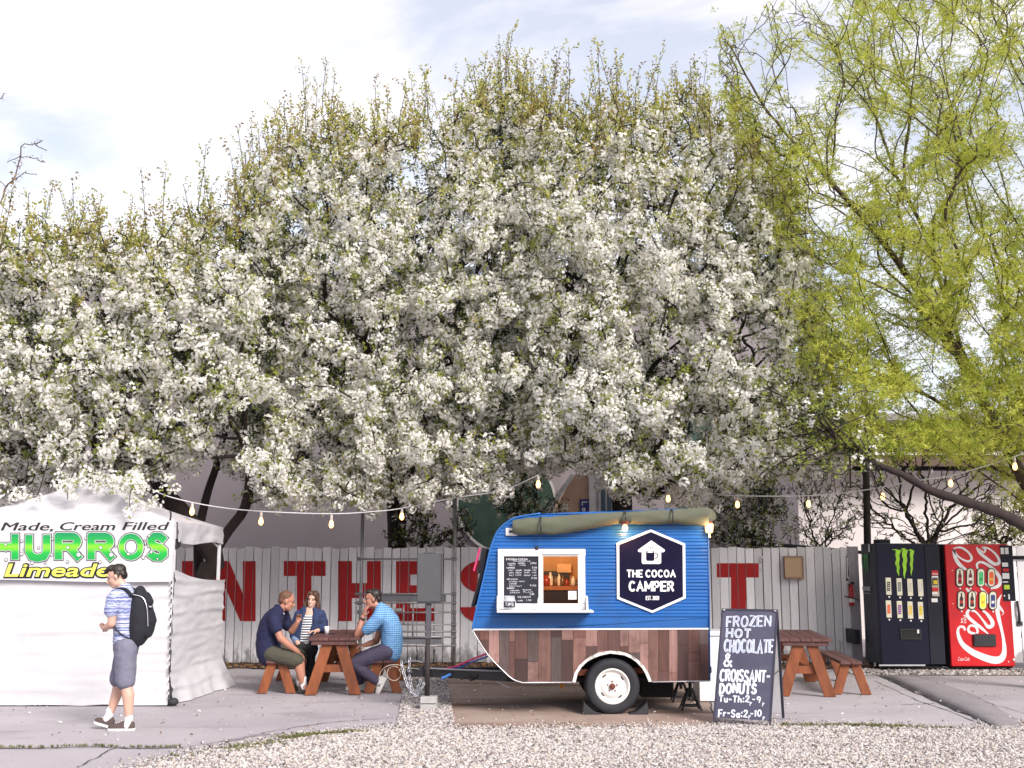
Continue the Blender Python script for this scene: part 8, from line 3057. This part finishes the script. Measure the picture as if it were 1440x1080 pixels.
f2.cloth("shorts", [([A2(178, 640), A2(185, 690)], [(0.19, 0.15), (0.185, 0.12)], (0, 1, 0)), ([h_n, (h_n + k_n) / 2, k_n * 0.92 + h_n * 0.08], [0.118, 0.112, 0.098]), ([h_f, (h_f + k_f) / 2, k_f * 0.92 + h_f * 0.08], [0.118, 0.110, 0.096])], M_olive_s, wrinkle=0.010)
M_brownshoe = cloth_mat("brown_shoe", (0.05, 0.035, 0.028))
for a_ in (a_n, a_f):
    shoe(f2, (a_.x - 0.07, a_.y + 0.02, 0.012), (a_.x + 0.20, a_.y - 0.05, 0.012), (0, 0, 1), M_brownshoe, M_rubber)
    f2.cloth("sock", [([a_ + Vector((0, 0, 0.09)), a_, a_ + Vector((0.02, 0, -0.045))], [0.046, 0.046, 0.044])], M_sock, wrinkle=0.002)

# ---------------------------------------------------------------- woman in denim jacket, farther along the left bench
WY = 16.75
def A3(zx, zy, dy=0.0):
    return at(350 + zx / 6.354, 815 + zy / 6.354, WY) + Vector((0, dy, 0))


base = A3(520, 690)
base.z = seat_z
f3 = Fig("person", base, "smiling long haired woman in denim jacket and striped top, behind the navy shirt man")
f3.head(A3(572, 180), (-0.16, -0.97, -0.10), (0.16, 0, 1), 1.00, jaw=0.9)
f3.limb([A3(568, 225), A3(555, 262), A3(548, 300)], [0.050, 0.052, 0.062])
sx = (1, 0, 0)
f3.limb([A3(548, 290), A3(535, 360), A3(518, 450), A3(510, 540), A3(505, 610)], [(0.13, 0.08), (0.16, 0.105), (0.145, 0.105), (0.14, 0.105), (0.165, 0.12)], side=sx)
s_a, s_b = A3(448, 318, 0.0), A3(640, 312, 0.02)
e_a, w_a = A3(398, 500, 0.0), A3(470, 585, -0.18)
f3.limb([s_a, A3(415, 410), e_a], [0.056, 0.050, 0.042])
f3.limb([e_a, (e_a + w_a) / 2, w_a], [0.042, 0.038, 0.027])
f3.hand(w_a, A3(490, 622, -0.24) - w_a, (0, 0, -1), -1, 0.6, 0.9)
e_b, w_b = A3(672, 440, 0.02), A3(620, 452, -0.20)
f3.limb([s_b, A3(664, 380, 0.03), e_b], [0.056, 0.050, 0.042])
f3.limb([e_b, (e_b + w_b) / 2, w_b], [0.042, 0.037, 0.027])
f3.hand(w_b, A3(585, 452, -0.26) - w_b, (0, 0, -1), 1, 0.5, 0.9)
h_a, h_b = A3(470, 620, 0.0), A3(555, 620, 0.0)
k_a, k_b = A3(520, 640, -0.42), A3(590, 640, -0.40)
a_a, a_b = A3(545, 900, -0.36), A3(600, 905, -0.36)
for h_, k_, a_ in ((h_a, k_a, a_a), (h_b, k_b, a_b)):
    k_.z = 0.52
    a_.z = 0.11
    f3.limb([h_, (h_ + k_) / 2, k_], [0.098, 0.085, 0.060])
    f3.limb([k_, k_ * 0.66 + a_ * 0.34, a_], [0.058, 0.056, 0.036])
    f3.limb([a_, Vector((a_.x, a_.y - 0.16, 0.05))], [0.036, 0.026])
f3.finish(M_skin_pale)
f3.features(smile=True)
f3.hair(M_hair_long, [((-0.034, 0, 0.046), (0.088, 0.082, 0.084)), ((-0.055, 0.0, -0.05), (0.060, 0.085, 0.10)), ((0.004, 0.078, -0.02), (0.046, 0.022, 0.10)), ((0.004, -0.078, -0.02), (0.046, 0.022, 0.10)), ((0.006, 0.092, -0.13), (0.046, 0.036, 0.13)), ((0.016, -0.094, -0.13), (0.046, 0.036, 0.13)), ((0.018, 0.100, -0.24), (0.036, 0.036, 0.09)), ((0.03, -0.100, -0.24), (0.036, 0.034, 0.09)), ((0.030, 0.034, 0.096), (0.062, 0.048, 0.028)), ((0.030, -0.034, 0.096), (0.062, 0.048, 0.028)), ((0.058, 0.060, 0.055), (0.026, 0.018, 0.045)), ((0.058, -0.060, 0.055), (0.026, 0.018, 0.045))], wrinkle=0.006)
M_striped = band_mat("striped_knit", [(0.74, 0.74, 0.76), (0.018, 0.02, 0.06)], "Z", 9.0)
f3.cloth("top", [([A3(550, 300), A3(536, 360), A3(518, 450), A3(508, 540), A3(502, 600)], [(0.10, 0.08), (0.160, 0.115), (0.150, 0.115), (0.150, 0.118), (0.168, 0.125)], sx)], M_striped, wrinkle=0.006)
M_denim = mat("denim", (0.016, 0.028, 0.085), 0.8, var=0.5, vs=10, bump=0.3, bs=200)
for sgn, sp, ep, mid in ((-1, s_a, e_a, A3(415, 410)), (1, s_b, e_b, A3(664, 380, 0.03))):
    tor = [A3(548 + sgn * 50, 282, 0.01), A3(538 + sgn * 66, 360, 0.01), A3(518 + sgn * 62, 450, 0.01), A3(508 + sgn * 62, 545, 0.01)]
    parts = [(tor, [(0.075, 0.095), (0.085, 0.128), (0.082, 0.128), (0.085, 0.130)], sx), ([sp, mid, ep], [0.074, 0.068, 0.060])]
    if sgn < 0:
        parts.append(([ep, ep * 0.75 + w_a * 0.25], [0.060, 0.058]))
    else:
        parts.append(([ep, ep * 0.4 + w_b * 0.6], [0.060, 0.050]))
    f3.cloth("jacket_half", parts, M_denim, wrinkle=0.011)
f3.cloth("cuff", [([e_a * 0.72 + w_a * 0.28, e_a * 0.52 + w_a * 0.48], [0.058, 0.056])], mat("light_denim", (0.16, 0.22, 0.36), 0.85, var=0.2), wrinkle=0.004)
M_blackp = cloth_mat("black_trousers", (0.012, 0.012, 0.014))
f3.cloth("trousers", [([A3(512, 600), A3(510, 640)], [(0.172, 0.125), (0.175, 0.12)], sx)] + [q for h_, k_, a_ in ((h_a, k_a, a_a), (h_b, k_b, a_b)) for q in (([h_, (h_ + k_) / 2, k_], [0.108, 0.095, 0.074]), ([k_, (k_ + a_) / 2, a_], [0.074, 0.064, 0.050]))], M_blackp, wrinkle=0.008)
for a_ in (a_a, a_b):
    shoe(f3, (a_.x, a_.y + 0.06, 0.012), (a_.x + 0.01, a_.y - 0.19, 0.012), (0, 0, 1), M_brownshoe, M_rubber)

# ---------------------------------------------------------------- man in light blue check, right bench
NY = 16.05
def A4(zx, zy, dy=0.0):
    return at(470 + zx / 6.354, 815 + zy / 6.354, NY) + Vector((0, dy, 0))


base = A4(500, 700)
base.z = seat_z
f4 = Fig("person", base, "dark haired man in light blue checked shirt, hand on his face, right bench")
f4.head(A4(345, 172), (-0.98, -0.12, -0.12), (-0.05, 0, 1), 1.08)
f4.limb([A4(360, 215), A4(392, 240), A4(420, 268)], [0.058, 0.062, 0.074])
f4.limb([A4(430, 270), A4(490, 350), A4(515, 460), A4(512, 560), A4(500, 640)], [(0.10, 0.065), (0.15, 0.09), (0.15, 0.10), (0.15, 0.105), (0.155, 0.115)], side=(0, 1, 0))
s_n, s_f = A4(420, 335, -0.19), A4(420, 320, 0.20)
e_n, w_n = A4(218, 492, -0.10), A4(262, 330, -0.04)
f4.limb([s_n, A4(320, 430, -0.18), e_n], [0.064, 0.056, 0.046])
f4.limb([e_n, (e_n + w_n) / 2 + Vector((0.0, 0, 0)), w_n], [0.048, 0.044, 0.032])
f4.hand(w_n, A4(296, 205, -0.06) - w_n, (0.8, 0.5, 0.1), -1, 0.35, 0.95, spread=0.25)
e_f, w_f = A4(360, 560, 0.22), A4(265, 590, 0.06)
f4.limb([s_f, A4(395, 450, 0.25), e_f], [0.060, 0.054, 0.045])
f4.limb([e_f, (e_f + w_f) / 2, w_f], [0.045, 0.041, 0.030])
f4.hand(w_f, A4(215, 590, 0.0) - w_f, (0, 0.2, -1), 1, 0.6, 0.95)
h_n, h_f = A4(480, 640, -0.11), A4(470, 640, 0.12)
k_n, a_n = A4(185, 742, -0.14), A4(400, 905, -0.12)
k_f, a_f = A4(200, 715, 0.16), A4(215, 925, 0.20)
f4.limb([h_n, (h_n + k_n) / 2, k_n], [0.102, 0.088, 0.066])
f4.limb([k_n, k_n * 0.66 + a_n * 0.34, a_n], [0.064, 0.060, 0.038])
f4.limb([a_n, A4(430, 925, -0.12), A4(420, 985, -0.12)], [0.038, 0.036, 0.026])
f4.limb([h_f, (h_f + k_f) / 2, k_f], [0.102, 0.088, 0.066])
f4.limb([k_f, k_f * 0.66 + a_f * 0.34, a_f], [0.064, 0.060, 0.038])
f4.limb([a_f, Vector((a_f.x - 0.14, a_f.y, 0.05))], [0.038, 0.026])
f4.finish(M_skin_red)
f4.features()
f4.hair(M_hair_dk, [((-0.030, 0, 0.050), (0.092, 0.080, 0.080)), ((0.035, 0, 0.098), (0.055, 0.062, 0.030)), ((-0.072, 0, -0.010), (0.040, 0.070, 0.062)), ((-0.016, 0.070, -0.004), (0.024, 0.012, 0.048)), ((-0.016, -0.070, -0.004), (0.024, 0.012, 0.048))], wrinkle=0.004)
M_check = band_mat("blue_check", [S(140, 190, 222), S(72, 118, 182)], "Z", 11.0, cross="X", mixn=0.25)
f4.cloth("shirt", [([A4(412, 248), A4(445, 300), A4(488, 370), A4(515, 460), A4(515, 560), A4(508, 650)], [(0.085, 0.075), (0.19, 0.120), (0.205, 0.142), (0.200, 0.150), (0.190, 0.152), (0.188, 0.150)], (0, 1, 0)),
                     ([A4(508, 650), A4(510, 672)], [(0.185, 0.135), (0.17, 0.11)], (0, 1, 0)),
                     ([A4(420, 268, -0.04), s_n + Vector((0, 0.05, 0.03)), s_n, A4(340, 415, -0.19), A4(310, 438, -0.175)], [0.085, 0.098, 0.100, 0.090, 0.080]), ([A4(420, 268, 0.04), s_f + Vector((0, -0.05, 0.03)), s_f, A4(395, 440, 0.25)], [0.085, 0.096, 0.096, 0.078])], M_check, wrinkle=0.011)
M_purple = cloth_mat("slate_trousers", (0.075, 0.062, 0.105))
f4.cloth("trousers", [([A4(490, 640), A4(492, 690)], [(0.178, 0.135), (0.175, 0.11)], (0, 1, 0)), ([h_n, (h_n + k_n) / 2, k_n], [0.114, 0.104, 0.082]), ([k_n, (k_n + a_n) / 2, a_n * 0.93 + k_n * 0.07], [0.082, 0.074, 0.062]), ([h_f, (h_f + k_f) / 2, k_f], [0.112, 0.100, 0.080]), ([k_f, (k_f + a_f) / 2, a_f], [0.080, 0.072, 0.060])], M_purple, wrinkle=0.010)
f4.cloth("sock", [([a_n * 0.95 + k_n * 0.05, A4(425, 918, -0.12)], [0.050, 0.046])], M_sock, wrinkle=0.003)
M_sneak = mat("white_sneaker", (0.70, 0.68, 0.62), 0.6, var=0.08, vs=12)
sh_ = shoe(f4, A4(482, 872, -0.12), A4(405, 1030, -0.12), (-0.85, 0, 0.55), M_sneak, M_sole)
hx_, tx__ = A4(482, 872, -0.12), A4(405, 1030, -0.12)
d = (tx__ - hx_).normalized()
u = Vector((-0.85, 0, 0.55))
u = (u - d * u.dot(d)).normalized()
sdn = d.cross(u)
sdn = sdn if sdn.y < 0 else -sdn
nsheet = Sheet(lambda a, b: hx_ + d * a + u * b, sdn)
nm = MB()
ribbon(nm, nsheet, [(0.095, 0.035), (0.105, 0.075), (0.135, 0.040), (0.145, 0.075)], 0.011, lift=0.040)
nm.build("side_emblem", M_dark, sh_)
shoe(f4, (a_f.x + 0.07, a_f.y, 0.012), (a_f.x - 0.20, a_f.y, 0.012), (0, 0, 1), M_sneak, M_sole)
wt_ = Vector(w_n) * 0.86 + Vector(e_n) * 0.14
ax = (Vector(w_n) - Vector(e_n)).normalized()
ws = MB()
q1, q2 = ax.orthogonal().normalized(), ax.cross(ax.orthogonal().normalized())
ws.tube([wt_ + (q1 * math.cos(a) + q2 * math.sin(a)) * 0.037 for a in np.linspace(0, 2 * PI, 17)], [(0.010, 0.005)] * 17, 6)
wo = thing("wristwatch", tuple(wt_), "dark wristwatch on the checked shirt man's raised arm", "watch")
ws.build("strap", M_dark, wo, smooth=True)
wf = MB()
c0 = wt_ + Vector((0.012, -0.038, 0.0))
wf.lathe(c0, [(0.020, 0.0), (0.020, -0.008), (0.015, -0.009)], 14, axis="y")
wf.build("dial", M_dark, wo)
